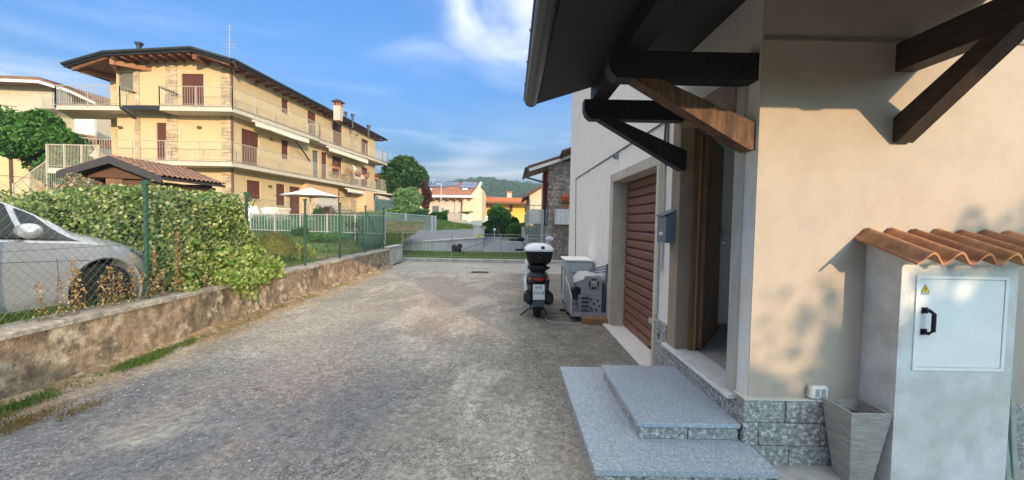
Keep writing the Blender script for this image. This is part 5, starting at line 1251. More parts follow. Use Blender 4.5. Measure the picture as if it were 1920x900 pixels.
# tables / pots near the parasol
q = at(640, 402, Y=20.8); t = thing('terrace_table', 'small dark terrace table to the right of the parasol', 'table', (q.x, 20.8, gz(q.x, 20.8))); z = gz(q.x, 20.8)
mb = MB(); mb.box((q.x-.45, 20.5, z+.72), (q.x+.45, 21.1, z+.76)); mb.build('top', greymetal, t)
for sx in (-.4, .4):
    for sy in (20.55, 21.05): mb = MB(); mb.bar((q.x+sx, sy, z), (q.x+sx, sy, z+.72), .035, .035); mb.build('leg', greymetal, t)
bush('potted red flowering shrub by the ground floor door', (at(615, 395, Y=24.2).x, 24.2, 1.95), (.5, .4, .45), 900, .09, MATS['flowers_red'], 61)
bush('dark leafy pot plant beside the parasol pole', (at(597, 395, Y=21.9).x, 21.9, 1.95), (.28, .28, .4), 700, .08, darkleaf, 62)
# pale railing with green netting along the terrace foot
RX0, RX1, RY = at(470, 430, Y=18.9).x, at(722, 430, Y=16.6).x, 18.9
t = thing('terrace_railing', 'pale bar railing backed with green netting below the terrace', 'railing', ((RX0+RX1)/2, 18, .9))
pa, pb = Vector((RX0, 18.9, 0)), Vector((RX1, 16.6, 0)); z0, z1 = .98, 1.72
rl, br, d, ln = MB(), MB(), (pb-pa).normalized(), (pb-pa).length
zz = lambda p, f_: Vector((p.x, p.y, f_))
for z in (z0+.04, z1): rl.tube([zz(pa, z), zz(pb, z)], .018, 5)
rl.build('rail', lightmetal, t)
k = int(ln/.16)
for i in range(k+1):
    p = pa+d*(ln*i/k)
    br.tube([zz(p, z0), zz(p, z1)], .0095, 4, False)
br.build('bars', lightmetal, t)
for i in range(6):
    p = pa+d*(ln*i/5); mb = MB(); mb.bar(zz(p, z0-.5), zz(p, z1+.05), .05, .05); mb.build('post', lightmetal, t)
net = glassmat('green_netting', (.035, .13, .075), .8, .80)
mb = MB(); qa, qb = pa+Vector((0, .12, 0)), pb+Vector((0, .12, 0)); V = []
for i in range(31):
    p = qa+(qb-qa)*(i/30)+Vector((0, .015*math.sin(i*1.7), 0)); V += [zz(p, z0-.35), zz(p, z1-.03+.012*math.sin(i*2.1))]
mb.add(V, [(2*i, 2*i+2, 2*i+3, 2*i+1) for i in range(30)]); mb.build('netting', net, t)
mb = MB(); qa, qb = Vector((-4.42, 12.4, 0)), Vector((-4.42, 14.2, 0)); mb.add([zz(qa, .62), zz(qb, .62), zz(qb, 1.80), zz(qa, 1.80)], [(0, 1, 2, 3)]); mb.add([(-4.42, 14.2, .62), (RX1, 16.6, .9), (RX1, 16.6, 1.75), (-4.42, 14.2, 1.80)], [(0, 1, 2, 3)]); mb.build('corner_netting', glassmat('thin_green_netting', (.06, .17, .13), .8, .45), t)
# white ornamental fence on the terrace
t = thing('white_terrace_fence', 'low white lattice fence in front of the ground floor shutters', 'fence', (at(505, 400, Y=21.4).x, 21.4, 1.45)); mb = MB()
xa, xb = at(488, 400, Y=21.4).x, at(536, 400, Y=21.4).x
for k in range(14):
    x = xa+(xb-xa)*k/13; mb.bar((x, 21.4, 1.45), (x+.25, 21.4, 2.0), .03, .02); mb.bar((x+.25, 21.42, 1.45), (x, 21.42, 2.0), .03, .02)
mb.bar((xa, 21.4, 2.02), (xb+.25, 21.4, 2.02), .05, .05); mb.bar((xa, 21.4, 1.5), (xb+.25, 21.4, 1.5), .05, .04); mb.build('lattice', mat('white_fence_paint', (.65, .60, .53), .6, .08), t)

# ================================================================ garden shed with tiled gable roof
ap = at(205, 294, Y=13.0); le = at(107, 323, Y=13.0); re = at(303, 333, Y=13.0); ln = 2.9
SH = thing('garden_shed', 'brown timber garden shed with shallow tiled gable roof behind the ivy hedge', 'shed', (ap.x, 14.5, .7))
dk = mat('shed_brown', (.13, .065, .04), .7, .2, 3, .1, 20)
mb = MB()
for a, b in ((ap, re), (ap, le)): mb.prism([a, b, b+Vector((0, 0, -.07)), a+Vector((0, 0, -.09))], (0, ln, 0))
SR = mb.build('roof', mat('shed_soffit', (.05, .04, .04), .8), SH)
mb = MB()
for a, b in ((ap, re), (ap, le)): mb.prism([a+Vector((0, -.03, .035)), b+Vector((0, -.03, .02)), b+Vector((0, -.03, -.17)), a+Vector((0, -.03, -.20))], (0, .028, 0))
mb.build('verge_board', mat('charcoal_verge', (.055, .052, .055), .7, .1), SR)
for side, (a, b) in enumerate(((ap, re), (ap, le))):
    sl_ = (b-a); L_ = sl_.length; dn_ = sl_.normalized(); rows = 7; cols = 14
    for r_ in range(rows):
        mb = MB(); n = cols*6; V = []
        for i in range(n+1):
            y = ln*i/n; w_ = .045*abs(math.sin(math.pi*i/6)); a1 = a+dn_*(L_*r_/rows)+Vector((0, y, .04+w_)); b1 = a+dn_*(L_*(r_+1)/rows)+Vector((0, y, .060+w_)); V += [a1, b1]
        mb.add(V, [(2*i, 2*i+2, 2*i+3, 2*i+1) for i in range(n)]); mb.add([v-Vector((0, 0, .02)) for v in V], [(2*i, 2*i+1, 2*i+3, 2*i+2) for i in range(n)])
        mb.build('tile_course', brownroof, SR)
mb = MB(); mb.box((re.x-.35, 13.5, .5), (re.x-.3, 15.8, re.z-.1)); mb.box((le.x+.45, 13.5, .5), (le.x+.5, 15.8, le.z-.06)); mb.box((le.x+.5, 15.6, .5), (re.x-.35, 15.7, re.z)); mb.prism([Vector((le.x+.55, 13.35, le.z-.08)), Vector((re.x-.35, 13.35, re.z-.05)), Vector((ap.x, 13.35, ap.z-.12))], (0, .06, 0)); mb.build('wall', dk, SH)
q0, q1 = at(200, 345, Y=13.45).x, at(230, 345, Y=13.45).x; q2 = at(165, 340, Y=13.45).x
mb = MB(); mb.box((q0, 13.42, .5), (q1, 13.5, le.z-.0)); mb.build('panel', mat('shed_panel', (.22, .12, .075), .8, .15, 3, .1, 20), SH)
mb = MB(); mb.box((q1+.0, 13.46, .5), (re.x-.36, 13.5, re.z-.06)); mb.box((le.x+.5, 13.46, .5), (q2, 13.5, le.z)); mb.build('front_wall', dk, SH)
for x in (le.x+.5, q2+.05, re.x-.36): mb = MB(); mb.bar((x, 13.36, .4), (x, 13.36, re.z-.05), .1, .1); mb.build('post', dk, SH)
bush('pink flowering shrub between the stairs and the shed', (at(135, 335, Y=12.4).x, 12.4, 2.25), (.75, .5, .45), 1500, .09, leafmat('pink_blossom', [(.08, .16, .04), (.55, .32, .26), (.14, .22, .06), (.6, .42, .34)]), 63)

# ================================================================ outdoor stairs on the left
SY = 19.6
t = thing('outdoor_stairs', 'outdoor stairs with grey bar railing climbing to the left end of the apartment house', 'stairs', (at(60, 330, Y=SY).x, SY, .6))
a, b = at(25, 352, Y=SY), at(88, 316, Y=SY); n = 9; mb = MB()
for i in range(n):
    x = a.x+(b.x-a.x)*i/n; z = 1.6+(ZS1-1.9-.0)*i/n*.55; 
    mb.box((x, SY, .4), (x+(b.x-a.x)/n-.001, SY+1.2, a.z-1.25+(b.z-a.z)*(i+1)/n-.1))
mb.build('steps', mat('stair_concrete', (.25, .24, .22), .9, .1), t)
mb = MB(); xq = at(155, 300, Y=SY).x; c0 = at(88, 312, Y=SY); mb.box((b.x, SY, c0.z-.3), (xq+1.2, SY+1.4, c0.z-.05)); mb.build('landing', slabm, t)
rl, br = MB(), MB(); hh = .98
rl.tube([a+Vector((0, 0, .15)), b+Vector((0, 0, .35))], .03, 6); rl.tube([a+Vector((0, 0, -.85)), b+Vector((0, 0, -.6))], .02, 5)
for i in range(26): p = a.lerp(b, i/25)+Vector((0, 0, .15+.2*i/25)); br.tube([p, p-Vector((0, 0, 1.0))], .009, 4, False)
for i in range(3): p = a.lerp(b, i/2)+Vector((0, 0, .2+.2*i/2)); rl.bar(p, p-Vector((0, 0, 1.4)), .06, .06)
c1 = at(88, 271, Y=SY); c2 = at(185, 272, Y=SY)
rl.tube([c1, Vector((c2.x, SY, c1.z))], .03, 6); rl.tube([Vector((c1.x, SY, c0.z+.02)), Vector((c2.x, SY, c0.z+.02))], .02, 5)
k = 36
for i in range(k): x = c1.x+(c2.x-c1.x)*i/k; br.tube([Vector((x, SY, c0.z)), Vector((x, SY, c1.z))], .009, 4, False)
for i in range(4): x = c1.x+(c2.x-c1.x)*i/3; rl.bar((x, SY, c0.z-.1), (x, SY, c1.z+.03), .07, .07)
k = 22
for i in range(k): x = b.x+(c2.x-b.x)*i/k*.8; br.tube([Vector((x, SY+.02, c0.z-.3)), Vector((x, SY+.02, c0.z-1.35))], .009, 4, False)
rl.build('railing', railpaint, t); br.build('railing_bars', railpaint, t, 'stuff')
# tree at the left
c = at(62, 250, Y=21.0); tr_ = tree('dense green broadleaf tree left of the apartment house, above the stairs', (c.x+.9, 21.4, .7), 5, (c.x-.1, 21, c.z-.25), (2.4, 1.8, 1.65), 19000, .19, midleaf, 71, 16)
c = at(120, 305, Y=20.6); leaves('lower_crown', blob((c.x-.1, 20.8, c.z-.1), (1.35, 1.0, 1.3), 6500, 72, 8), .17, midleaf, tr_, seed=72)
# pale house behind the tree
NB = thing('pale_house', 'pale stucco house with brown sloping eaves behind the tree at the far left', 'house', (-36, 33, 1))
q = lambda a, b, y=33.: at(a, b, Y=y)
beige = mat('beige_stucco', (.56, .49, .36), .9, .05, 1); x0, x1 = q(-60, 250).x, q(110, 250).x; zt = q(60, 160).z
mb = MB(); mb.box((x0, 33, .8), (x1, 40, zt)); mb.box((x1, 34.2, .8), (q(181, 250, 34.2).x, 40, q(150, 200, 34.2).z)); mb.build('wall', beige, NB)
mb = MB(); e1, e2, e3, e4 = q(-80, 150, 31.8), q(72, 152, 31.8), q(178, 192, 34.4), q(-80, 137, 36)
top = [q(-80, 138, 31.8), q(72, 144, 31.8), q(130, 162, 33.), q(180, 186, 34.6)]; bot = [v-Vector((0, 0, .42)) for v in top]
mb.prism(top+bot[::-1], (0, 8, 0)); nr = mb.build('roof', brownroof, NB)
mb = MB(); 
for a_, b_ in zip(bot, bot[1:]): mb.bar(a_+Vector((0, -.06, .06)), b_+Vector((0, -.06, .06)), .05, .20)
mb.build('eaves_board', sill_white, nr)
mb = MB(); mb.tube([q(-80, 190, 31), q(32, 200, 31)], .02, 4); mb.build('overhead_cable', blackp, NB)
mb = MB(); mb.box((q(100, 180).x, 32.9, q(100, 205).z), (q(128, 180).x, 32.98, q(100, 166).z)); mb.build('balcony_door', greymetal, NB)
mb = MB(); xa, xb = q(64, 180, 32).x, q(100, 180, 32).x; zb_, zt_ = q(80, 202, 32).z, q(80, 174, 32).z
for k in range(14): x = xa+(xb-xa)*k/13; mb.tube([(x, 32, zb_), (x, 32, zt_)], .03, 4)
mb.bar((xa, 32, zt_), (xb, 32, zt_), .07, .07); mb.bar((xa, 32.4, zb_), (xb, 32.4, zb_), .9, .12); mb.build('balcony', railpaint, NB)
mb = MB(); mb.box((q(140, 230, 31).x, 31, q(150, 252, 31).z), (q(176, 230, 31).x, 31.2, q(150, 212, 31).z)); mb.build('white_panel', sill_white, NB)
mb = MB(); mb.prism([q(150, 250, 30), q(185, 258, 30), q(185, 276, 30), q(160, 272, 30)], (0, 1.5, 0)); mb.build('lower_roof', brownroof, NB)
# small ochre annex, low left
AX = thing('ochre_annex', 'small ochre building with tiled porch low at the left edge', 'building', (q(20, 300, 26).x, 26, .8))
mb = MB(); mb.box((q(-60, 300, 26).x, 26, .6), (q(58, 300, 26).x, 28, q(30, 262, 26).z)); mb.build('wall', mat('ochre_stucco', (.62, .46, .25), .9, .06, 1), AX)
mb = MB(); mb.box((q(5, 300, 25.6).x, 25.9, .6), (q(10, 300, 25.6).x, 25.98, q(30, 262, 26).z)); mb.build('downpipe', MATS['brown_metal'], AX)
mb = MB(); mb.prism([q(8, 266, 25.5), q(40, 262, 25.5), q(60, 268, 25.5), q(62, 272, 25.5), q(8, 272, 25.5)], (0, 3, 0)); mb.build('roof', pinkroof, AX)

# ================================================================ BEYOND THE YARD
KY = 16.1
mb = MB(); mb.box((-4.9, KY, -.1), (2.6, KY+.26, .13), bev=.012); mb.build('kerb', mat('kerb_concrete', (.42, .41, .38), .9, .15, 4, .3, 50, patch=(.33, .31, .28), pscale=2), None, 'structure')
mb = MB(); mb.box((-14, KY+.261, -.2), (1.9, 20.7, .06)); mb.build('lawn_strip', grassbase, None, 'structure')
n = 30000; X = rng.uniform(-5.2, 1.5, n); Y = rng.uniform(KY+.3, 20.5, n)
blades('lawn_grass', np.stack([X, Y, np.full(n, .055)], 1), .075, lawnleaf, 'short green lawn strip behind the far kerb', 'grass', seed=21, w=.014)
# road running away downhill, with its pavement
mb = MB(); mb.add([(-5.2, 21.2, .02), (-.9, 21.2, .02), (-.9, 75, .02), (-4.6, 75, .02)], [(0, 1, 2, 3)]); mb.build('far_road', roadm, None, 'structure')
mb = MB(); mb.add([(-14, 20.7, -.03), (20, 20.7, -.03), (26, 110, -.03), (-60, 110, -.03)], [(0, 1, 2, 3)]); mb.build('ground_behind', grassbase, None, 'structure')
# railing on the kerb
t = thing('yard_railing', 'thin pale metal railing standing on the far kerb behind the scooter', 'railing', (-1, KY+.13, .13))
rl, br = MB(), MB(); z0, z1 = .20, 1.08; x0, x1 = -4.1, 1.5; y = KY+.13
thin = mat('thin_rail_metal', (.30, .31, .31), .5, .1); rl.tube([(x0, y, z1), (x1, y, z1)], .009, 5); rl.tube([(x0, y, z0), (x1, y, z0)], .007, 5); rl.build('rail', thin, t)
k = 44
for i in range(k): x = x0+(x1-x0)*(i+.5)/k; br.tube([(x, y, z0), (x, y, z1)], .0045, 4, False)
br.build('bars', thin, t, 'stuff')
for i in range(4):
    x = x0+(x1-x0)*i/3; mb = MB(); mb.bar((x, y, .12), (x, y, z1+.02), .025, .025); mb.build('post', thin, t)
# pale concrete wall along the road, dark road bank above it, grass bank and fence at the left
pw = mat('pale_board_concrete', (.58, .56, .52), .92, .08, 1.5, .2, 30, patch=(.48, .46, .43), pscale=1.2, streak=(2.5, 2.5, .4))
t = thing('roadside_wall', 'long pale grey roadside wall behind the lawn strip', 'wall', (-5, 21, 0))
a0, b0 = at(730, 486, Y=20.0), at(905, 473, Y=23.0); a0.z = 0; b0.z = 0
def toppt(px_, py_, y): return at(px_, py_, Y=y).z
k = 7; za, zb_ = toppt(745, 459, 20.0), toppt(900, 446, 23.0)
for i in range(k):
    p = a0.lerp(b0, i/k); q = a0.lerp(b0, (i+.985)/k); z_ = za+(zb_-za)*i/k; z2 = za+(zb_-za)*(i+1)/k
    mb = MB(); mb.prism([Vector((p.x, p.y, -.05)), Vector((q.x, q.y, -.05)), Vector((q.x, q.y, z2)), Vector((p.x, p.y, z_))], (0, .22, 0)); mb.build('wall_panel', pw, t)
mb = MB(); mb.bar(Vector((a0.x-.1, a0.y+.1, za+.03)), Vector((b0.x, b0.y+.1, zb_+.03)), .30, .06); mb.build('coping', pw, t)
# side road behind the wall, sloping up to the left
c0, c1, c2, c3 = at(720, 452, Y=21.5), at(905, 442, Y=24.5), at(905, 430, Y=34), at(700, 438, Y=27)
mb = MB(); mb.add([c0+Vector((-4, 0, .3)), c1, c2, c3+Vector((-5, 0, .4))], [(0, 1, 2, 3)]); dx_ = Vector((-5, 0, .1)); wa_ = Vector((a0.x, a0.y+.1, za-.02)); wb_ = Vector((b0.x, b0.y+.1, zb_-.02)); cl_ = c0+Vector((-4, 0, .3)); mb.add([wa_+dx_, wa_, cl_, cl_+dx_], [(0, 1, 2, 3)]); mb.add([wa_, wb_, c1-Vector((0, 0, .004)), cl_-Vector((0, 0, .004))], [(0, 1, 2, 3)]); mb.build('side_road', mat('dark_road', (.20, .20, .21), .9, .1, 2), None, 'structure')
# dark low hedge/wall line and mesh fence on its far side
t = thing('mesh_fence', 'grey mesh fence with concrete posts on the grass bank across the side road', 'fence', (-8, 26, 1))
fa, fb = at(722, 437, Y=23.5), at(908, 428, Y=31)
mb = MB(); mb.prism([fa+Vector((0, 0, -.9)), fb+Vector((0, 0, -.6)), fb, fa], (0, .25, 0)); mb.build('plinth_wall', mat('dark_grey_concrete', (.40, .39, .37), .9, .15, 2, .2, 30), t)
mb = MB(); top0, top1 = at(722, 399, Y=23.5), at(818, 406, Y=27.4); fm = at(818, 433, Y=27.4)
mb.tube([top0, top1], .02, 4); mb.tube([fa+Vector((0, 0, .05)), fm+Vector((0, 0, .05))], .015, 4)
for i in range(70):
    f_ = i/69; p = fa.lerp(fm, f_); q = top0.lerp(top1, f_); mb.tube([p, q], .008, 3, False)
for i in range(9):
    f_ = i/8; mb.tube([fa.lerp(top0, f_), fm.lerp(top1, f_)], .006, 3, False)
mb.build('mesh', lightmetal, t, 'stuff')
for pxx in (758, 811, 818): 
    f_ = (pxx-722)/98; p = fa.lerp(fm, f_)-Vector((0, 0, .1)); q = top0.lerp(top1, f_)+Vector((0, 0, .05)); mb = MB(); mb.bar(p, q, .12, .12); mb.build('post', pw, t)
# grass bank behind that fence
mb = MB(); V = [at(640, 440, Y=24), at(912, 430, Y=33), at(912, 424, Y=44), at(780, 405, Y=36), at(690, 398, Y=33), at(560, 398, Y=30)]; mb.add(V, [(0, 1, 2, 3, 4, 5)]); mb.build('grass_bank', grassbase, None, 'structure')
g = np.random.default_rng(5); w_ = g.random((14000, 4)); V4 = np.array([V[0], V[1], V[3], V[4]]); w_ = w_**2; w_ /= w_.sum(1)[:, None]
blades('bank_grass', w_ @ V4, .16, lawnleaf, 'rough grass on the bank beyond the side road', 'grass', seed=22, w=.03)
# second pale wall stretch and darker garage wall
t = thing('grey_garden_wall', 'plain grey garden wall below the solar panelled house', 'wall', (-6, 38, 0)); a, b = at(818, 433, Y=38), at(874, 436, Y=38); tz = at(850, 412, Y=38).z
mb = MB(); mb.box((a.x, 38, -.5), (b.x, 38.3, tz)); mb.build('wall_body', mat('taupe_wall', (.33, .31, .28), .9, .08, 1), t)
# gate pillar with a round yellow sign, small post lamp, slanted rail
t = thing('gate_pillar', 'square pale grey pillar at the mouth of the far road', 'pillar', (b0.x, b0.y, 0)); p0, p1 = at(887, 470, Y=23.1), at(901, 424, Y=23.1)
mb = MB(); mb.box((p0.x, 23.05, -.1), (p1.x, 23.45, p1.z)); mb.build('shaft', pw, t); mb = MB(); mb.box((p0.x-.03, 23.02, p1.z+.001), (p1.x+.03, 23.48, p1.z+.06)); mb.build('cap', pw, t)
c = at(898, 445, Y=22.9); t = thing('round_sign', 'round yellow sign with dark centre hanging on the pale pillar', 'sign', c)
mb = MB(); mb.lathe([(.17, 0), (.17, .02)], (c.x, 22.98, c.z), 14, 'Y'); mb.build('plate', mat('sign_yellow', (.62, .58, .05), .5, .05), t); mb = MB(); mb.lathe([(.07, -.004), (.07, -.0005)], (c.x, 22.98, c.z), 10, 'Y'); mb.build('mark', mat('sign_dark', (.08, .10, .03), .5), t)
c = at(927, 450, Y=26); tp = at(927, 431, Y=26); t = thing('post_lamp', 'small white globe lamp on a short post beside the far road', 'lamp', (c.x, 26, 0))
mb = MB(); mb.tube([(c.x, 26, -.05), (c.x, 26, tp.z-.08)], .035, 6); mb.build('post', lightmetal, t); mb = MB(); mb.ell((c.x, 26, tp.z), (.08, .08, .10), 10, 8); mb.build('globe', sill_white, t, smooth=True)
t = thing('road_edge_wall', 'low white wall on the right side of the far road', 'wall', (-.8, 22.5, 0))
e0, e1, e2 = at(906, 477, Y=21.0), at(986, 477, Y=21.0), at(925, 452, Y=21.0)
mb = MB(); mb.prism([Vector((e0.x, 21, -.05)), Vector((e1.x, 21, -.05)), Vector((e1.x, 21, e2.z+.0)), Vector((e2.x+.15, 21, e2.z)), Vector((e0.x+.0, 21, .25))], (0, .25, 0)); mb.build('wall_body', mat('white_wall_paint', (.56, .57, .60), .85, .06, 1.5), t)
mb = MB(); mb.bar(Vector((e0.x-1.0, 21.1, .16)), Vector((e2.x+.1, 21.12, e2.z+.16)), .10, .06); mb.bar(Vector((e2.x+.1, 21.12, e2.z+.16)), Vector((e1.x, 21.12, e2.z+.16)), .08, .05)
mb.build('handrail', mat('blue_grey_rail', (.30, .34, .42), .5), t)
for pxx, pt in ((982, 425), (988, 440)):
    c = at(pxx, 470, Y=20.9); mb = MB(); mb.bar(Vector((c.x, 20.9, .0)), Vector((c.x-.05, 20.9, at(pxx, pt, Y=20.9).z)), .18, .12); mb.build('post', MATS['pale_board_concrete'], t)
# concrete base and dark bars behind the scooter
t = thing('neighbour_fence', 'dark bar fence on a concrete base beside the stone clad house', 'fence', (.8, 20.2, 0))
a, b = at(988, 478, Y=19.8), at(1050, 478, Y=19.8); zb0 = at(1000, 463, Y=19.8).z; zt0 = at(1000, 447, Y=19.8).z
mb = MB(); mb.box((a.x, 19.8, -.05), (b.x, 20.0, zb0)); mb.build('base_wall', MATS['taupe_wall'], t); mb = MB(); mb.bar((a.x, 19.9, zt0), (b.x, 19.9, zt0), .04, .04)
for i in range(22): x = a.x+(b.x-a.x)*i/21; mb.tube([(x, 19.9, zb0), (x, 19.9, zt0)], .012, 4, False)
mb.build('bars', lightmetal, t, 'stuff')
# small dark planted pots on the lawn
for i, (pxx, w, lb) in enumerate(((851, .22, 'dark copper shrub on the lawn, left one of the pair with the boot shape'), (861, .2, 'dark copper shrub on the lawn, right one of the pair'))):
    c = at(pxx, 472, Y=20.2); bush(lb, (c.x, 20.2, .26), (w, .2, .22), 600, .06, redleaf, 90+i)
# ---- trees and hedges in the middle distance
def T(label, pxc, pyc, y, rx_px, rz_px, n, size, m, seed, zbase=0., lobes=14, group=None, trunk=True, ry=None, tr=.15):
    c = at(pxc, pyc, Y=y); sx = y/800; return tree(label, (c.x, y, zbase), 5, (c.x, y, c.z), (rx_px*sx, ry or rx_px*sx*.8, rz_px*sx), n, size, m, seed, lobes, trunk=trunk, group=group, tr=tr)
T('tall dark leafy tree just right of the apartment house', 752, 338, 44, 46, 46, 16000, .34, darkleaf, 101, .5, 18)
T('rounded pale green tree in front of the tall dark one', 763, 372, 36, 32, 27, 9000, .22, paleleaf, 102, .5, 12)
T('copper leaved narrow tree beside the pale green tree', 797, 365, 39, 13, 34, 4000, .20, redleaf, 103, .5, 8)
c = at(745, 400, Y=33)
def hedgeT(label, px0, px1, pyt, pyb, y, m, n, size, seed, depth=1.2):
    a, b = at(px0, pyb, Y=y), at(px1, pyt, Y=y); t = thing('hedge', label, 'hedge', (a.x, y, a.z)); g = np.random.default_rng(seed)
    x = g.uniform(a.x, b.x, n); zt_ = b.z+.18*np.sin(x*1.9+seed)+.1*np.sin(x*4.7); z = a.z+(zt_-a.z)*g.power(1.4, n); leaves('foliage', np.stack([x, y+g.uniform(0, depth, n)*(.2+.8*(z > zt_-.3)), z], 1), size, m, t, seed=seed)
    mb = MB(); mb.box((a.x+.1, y+.25, a.z-.3), (b.x-.1, y+depth, b.z-.35)); mb.build('stems', core, t); return t
hedgeT('trimmed pale green hedge below the rounded tree', 716, 800, 389, 412, 33, paleleaf, 9000, .15, 111)
hedgeT('mid green hedge running to the corner before the solar panelled house', 790, 838, 398, 424, 35, midleaf, 6000, .15, 112)
T('bright green conical tree in front of the yellow house', 934, 412, 42, 27, 30, 9000, .19, midleaf, 104, -.5, 12)
hedgeT('dense dark hedge at the end of the far road', 903, 985, 420, 441, 45, darkleaf, 8000, .18, 113)
T('spiky dark shrub with long leaves in front of the yellow wall', 965, 425, 34, 14, 15, 1600, .30, darkleaf, 105, 0, 7, tr=.06)
hedgeT('bright green garden hedge behind the dark bar fence', 955, 1046, 428, 462, 24, midleaf, 9000, .10, 114, .8)
T('fresh green shrub topping the garden hedge behind the scooter', 1003, 428, 25, 20, 13, 3500, .12, midleaf, 106, 0, 7, tr=.05)
# ---- house with solar panels
HS = thing('solar_panel_house', 'pale house with terracotta roof carrying solar panels beyond the hedge', 'house', (-8, 56, 0))
Yh = 55.
q = lambda a, b, y=Yh: at(a, b, Y=y)
x0, x1 = q(770, 400).x, q(868, 400).x; ze = q(820, 368).z; pk = mat('pale_pink_plaster', (.60, .47, .37), .9, .05, .6)
mb = MB(); mb.box((x0, Yh, -1), (x1, Yh+9, ze)); mb.build('wall', pk, HS)
ecx = q(880, 320).x
gy = mat('gable_cream', (.60, .49, .33), .9, .05, .6); xg0, xg1 = x1, q(903, 400, Yh-.6).x
mb = MB(); mb.prism([Vector((xg0, Yh-.6, -1)), Vector((xg1, Yh-.6, -1)), Vector((xg1, Yh-.6, q(905, 358).z)), Vector((q(899, 349).x, Yh-.6, q(899, 349).z)), Vector((q(881, 368).x, Yh-.6, q(881, 368).z)), Vector((xg0, Yh-.6, q(868, 368).z))], (0, 9, 0)); mb.build('gable_wall', gy, HS)
rt0, rt1, rb0, rb1 = q(775, 343, Yh+7), q(902, 344, Yh+7), q(765, 367, Yh-1.2), q(880, 367, Yh-1.2)
rt0, rt1 = at(785, 341, Y=Yh+7), at(901, 343, Y=Yh+7); rb0, rb1 = at(768, 366, Y=Yh-1.2), at(887, 367, Y=Yh-1.2)
mb = MB(); mb.add([rb0, rb1, rt1, rt0, rb0-Vector((0, 0, .25)), rb1-Vector((0, 0, .25)), rt1-Vector((0, 0, .25)), rt0-Vector((0, 0, .25))], [(0, 1, 2, 3), (7, 6, 5, 4), (0, 4, 5, 1), (1, 5, 6, 2), (2, 6, 7, 3), (3, 7, 4, 0)]); R_ = mb.build('roof', pinkroof, HS)
mb = MB()
for i in range(11):
    a = rb0.lerp(rt0, i/11); b = rb1.lerp(rt1, i/11); mb.bar(a+Vector((0, 0, .05)), b+Vector((0, 0, .05)), .12, .07)
mb.build('tile_rows', pinkroof, R_)
mb = MB(); mb.bar(rb1+Vector((.1, 0, 0)), rt1+Vector((.1, 0, 0)), .25, .35); mb.bar(rb0+Vector((0, -.1, -.1)), rb1+Vector((.2, -.1, -.1)), .16, .28); mb.build('verge', sill_white, R_)
def onroof(u, v): return (rb0.lerp(rb1, u)).lerp(rt0.lerp(rt1, u), v)
nn = (rb1-rb0).cross(rt0-rb0).normalized()
for (u0, u1, v0, v1, cols, rows) in ((.02, .50, .52, .95, 7, 2), (.50, .66, .62, .95, 2, 1), (.72, .96, .48, .97, 3, 2)):
    for i in range(cols):
        for j in range(rows):
            ua, ub = u0+(u1-u0)*(i+.03)/cols, u0+(u1-u0)*(i+.97)/cols; va, vb = v0+(v1-v0)*(j+.03)/rows, v0+(v1-v0)*(j+.97)/rows
            P4 = [onroof(ua, va), onroof(ub, va), onroof(ub, vb), onroof(ua, vb)]; mb = MB(); mb.prism([p+nn*.10 for p in P4], nn*.08); mb.build('solar_panel', solar, R_)
mb = MB(); P4 = [onroof(.78, .36), onroof(.86, .36), onroof(.86, .44), onroof(.78, .44)]; mb.prism([p+nn*.05 for p in P4], nn*.12); P4 = [onroof(.22, .34), onroof(.30, .34), onroof(.30, .38), onroof(.22, .38)]; mb.prism([p+nn*.05 for p in P4], nn*.12); mb.build('skylight', sill_white, R_)
for i in range(9):
    a = rb0.lerp(rb1, (i+.5)/9)+Vector((0, .1, -.38)); mb = MB(); mb.bar(a, a+Vector((0, 1.4, 0)), .25, .28); mb.build('rafter_end', rafterm, R_)
mb = MB(); c = at(787, 337, Y=Yh+6); mb.box((c.x-.7, c.y-.5, c.z-1.2), (c.x+.7, c.y+.5, c.z)); mb.build('chimney', orangeroof, R_)
mb = MB(); c = at(812, 334, Y=Yh+5); mb.tube([c, c+Vector((0, 0, -1.2))], .04, 4); mb.tube([c+Vector((-.5, 0, -.2)), c+Vector((.5, 0, -.2))], .03, 4); mb.tube([c+Vector((-.4, 0, -.4)), c+Vector((.4, 0, -.4))], .03, 4); mb.build('antenna', lightmetal, R_)
for (a, b, c, d, m_) in ((811, 386, 823, 401, 'window_glass'), (827, 390, 833, 402, None), (852, 374, 853, 402, None)):
    p, r_ = q(a, b), q(c, d); mb = MB(); mb.box((p.x, Yh-.06, r_.z), (r_.x, Yh-.005, p.z)); w_ = mb.build('window' if m_ else 'shutter' if a < 850 else 'downpipe', MATS.get(m_) or greymetal, HS)
# terrace in front with railing
tz = q(840, 409, 50).z; p0, p1 = q(822, 420, 50), q(884, 436, 50)
mb = MB(); mb.box((p0.x, 50, -1), (q(903, 430, 50).x, 55, tz-.2)); mb.box((q(866, 430, 50).x, 49.9, -1), (q(886, 430, 50).x, 51.2, q(880, 402, 50).z)); mb.build('terrace_wall', mat('cream_terrace_wall', (.62, .55, .45), .9, .05, 1), HS)
mb = MB(); 
for i in range(30): x = p0.x+(q(866, 420, 50).x-p0.x)*i/29; mb.tube([(x, 50.1, tz-.2), (x, 50.1, tz+.65)], .03, 3, False)
mb.bar((p0.x, 50.1, tz+.65), (q(866, 420, 50).x, 50.1, tz+.65), .07, .07); mb.build('terrace_railing', greymetal, HS, 'stuff')
mb = MB(); p, r_ = q(874, 424, 49.8), q(884, 432, 49.8); mb.box((p.x, 49.75, r_.z), (r_.x, 49.88, p.z)); mb.build('terrace_grille', blackp, HS)
c = at(875, 399, Y=50.4); bush('row of ochre plants on the terrace corner of the solar panelled house', (c.x, 50.4, c.z), (.9, .3, .2), 900, .12, oliveleaf, 121)
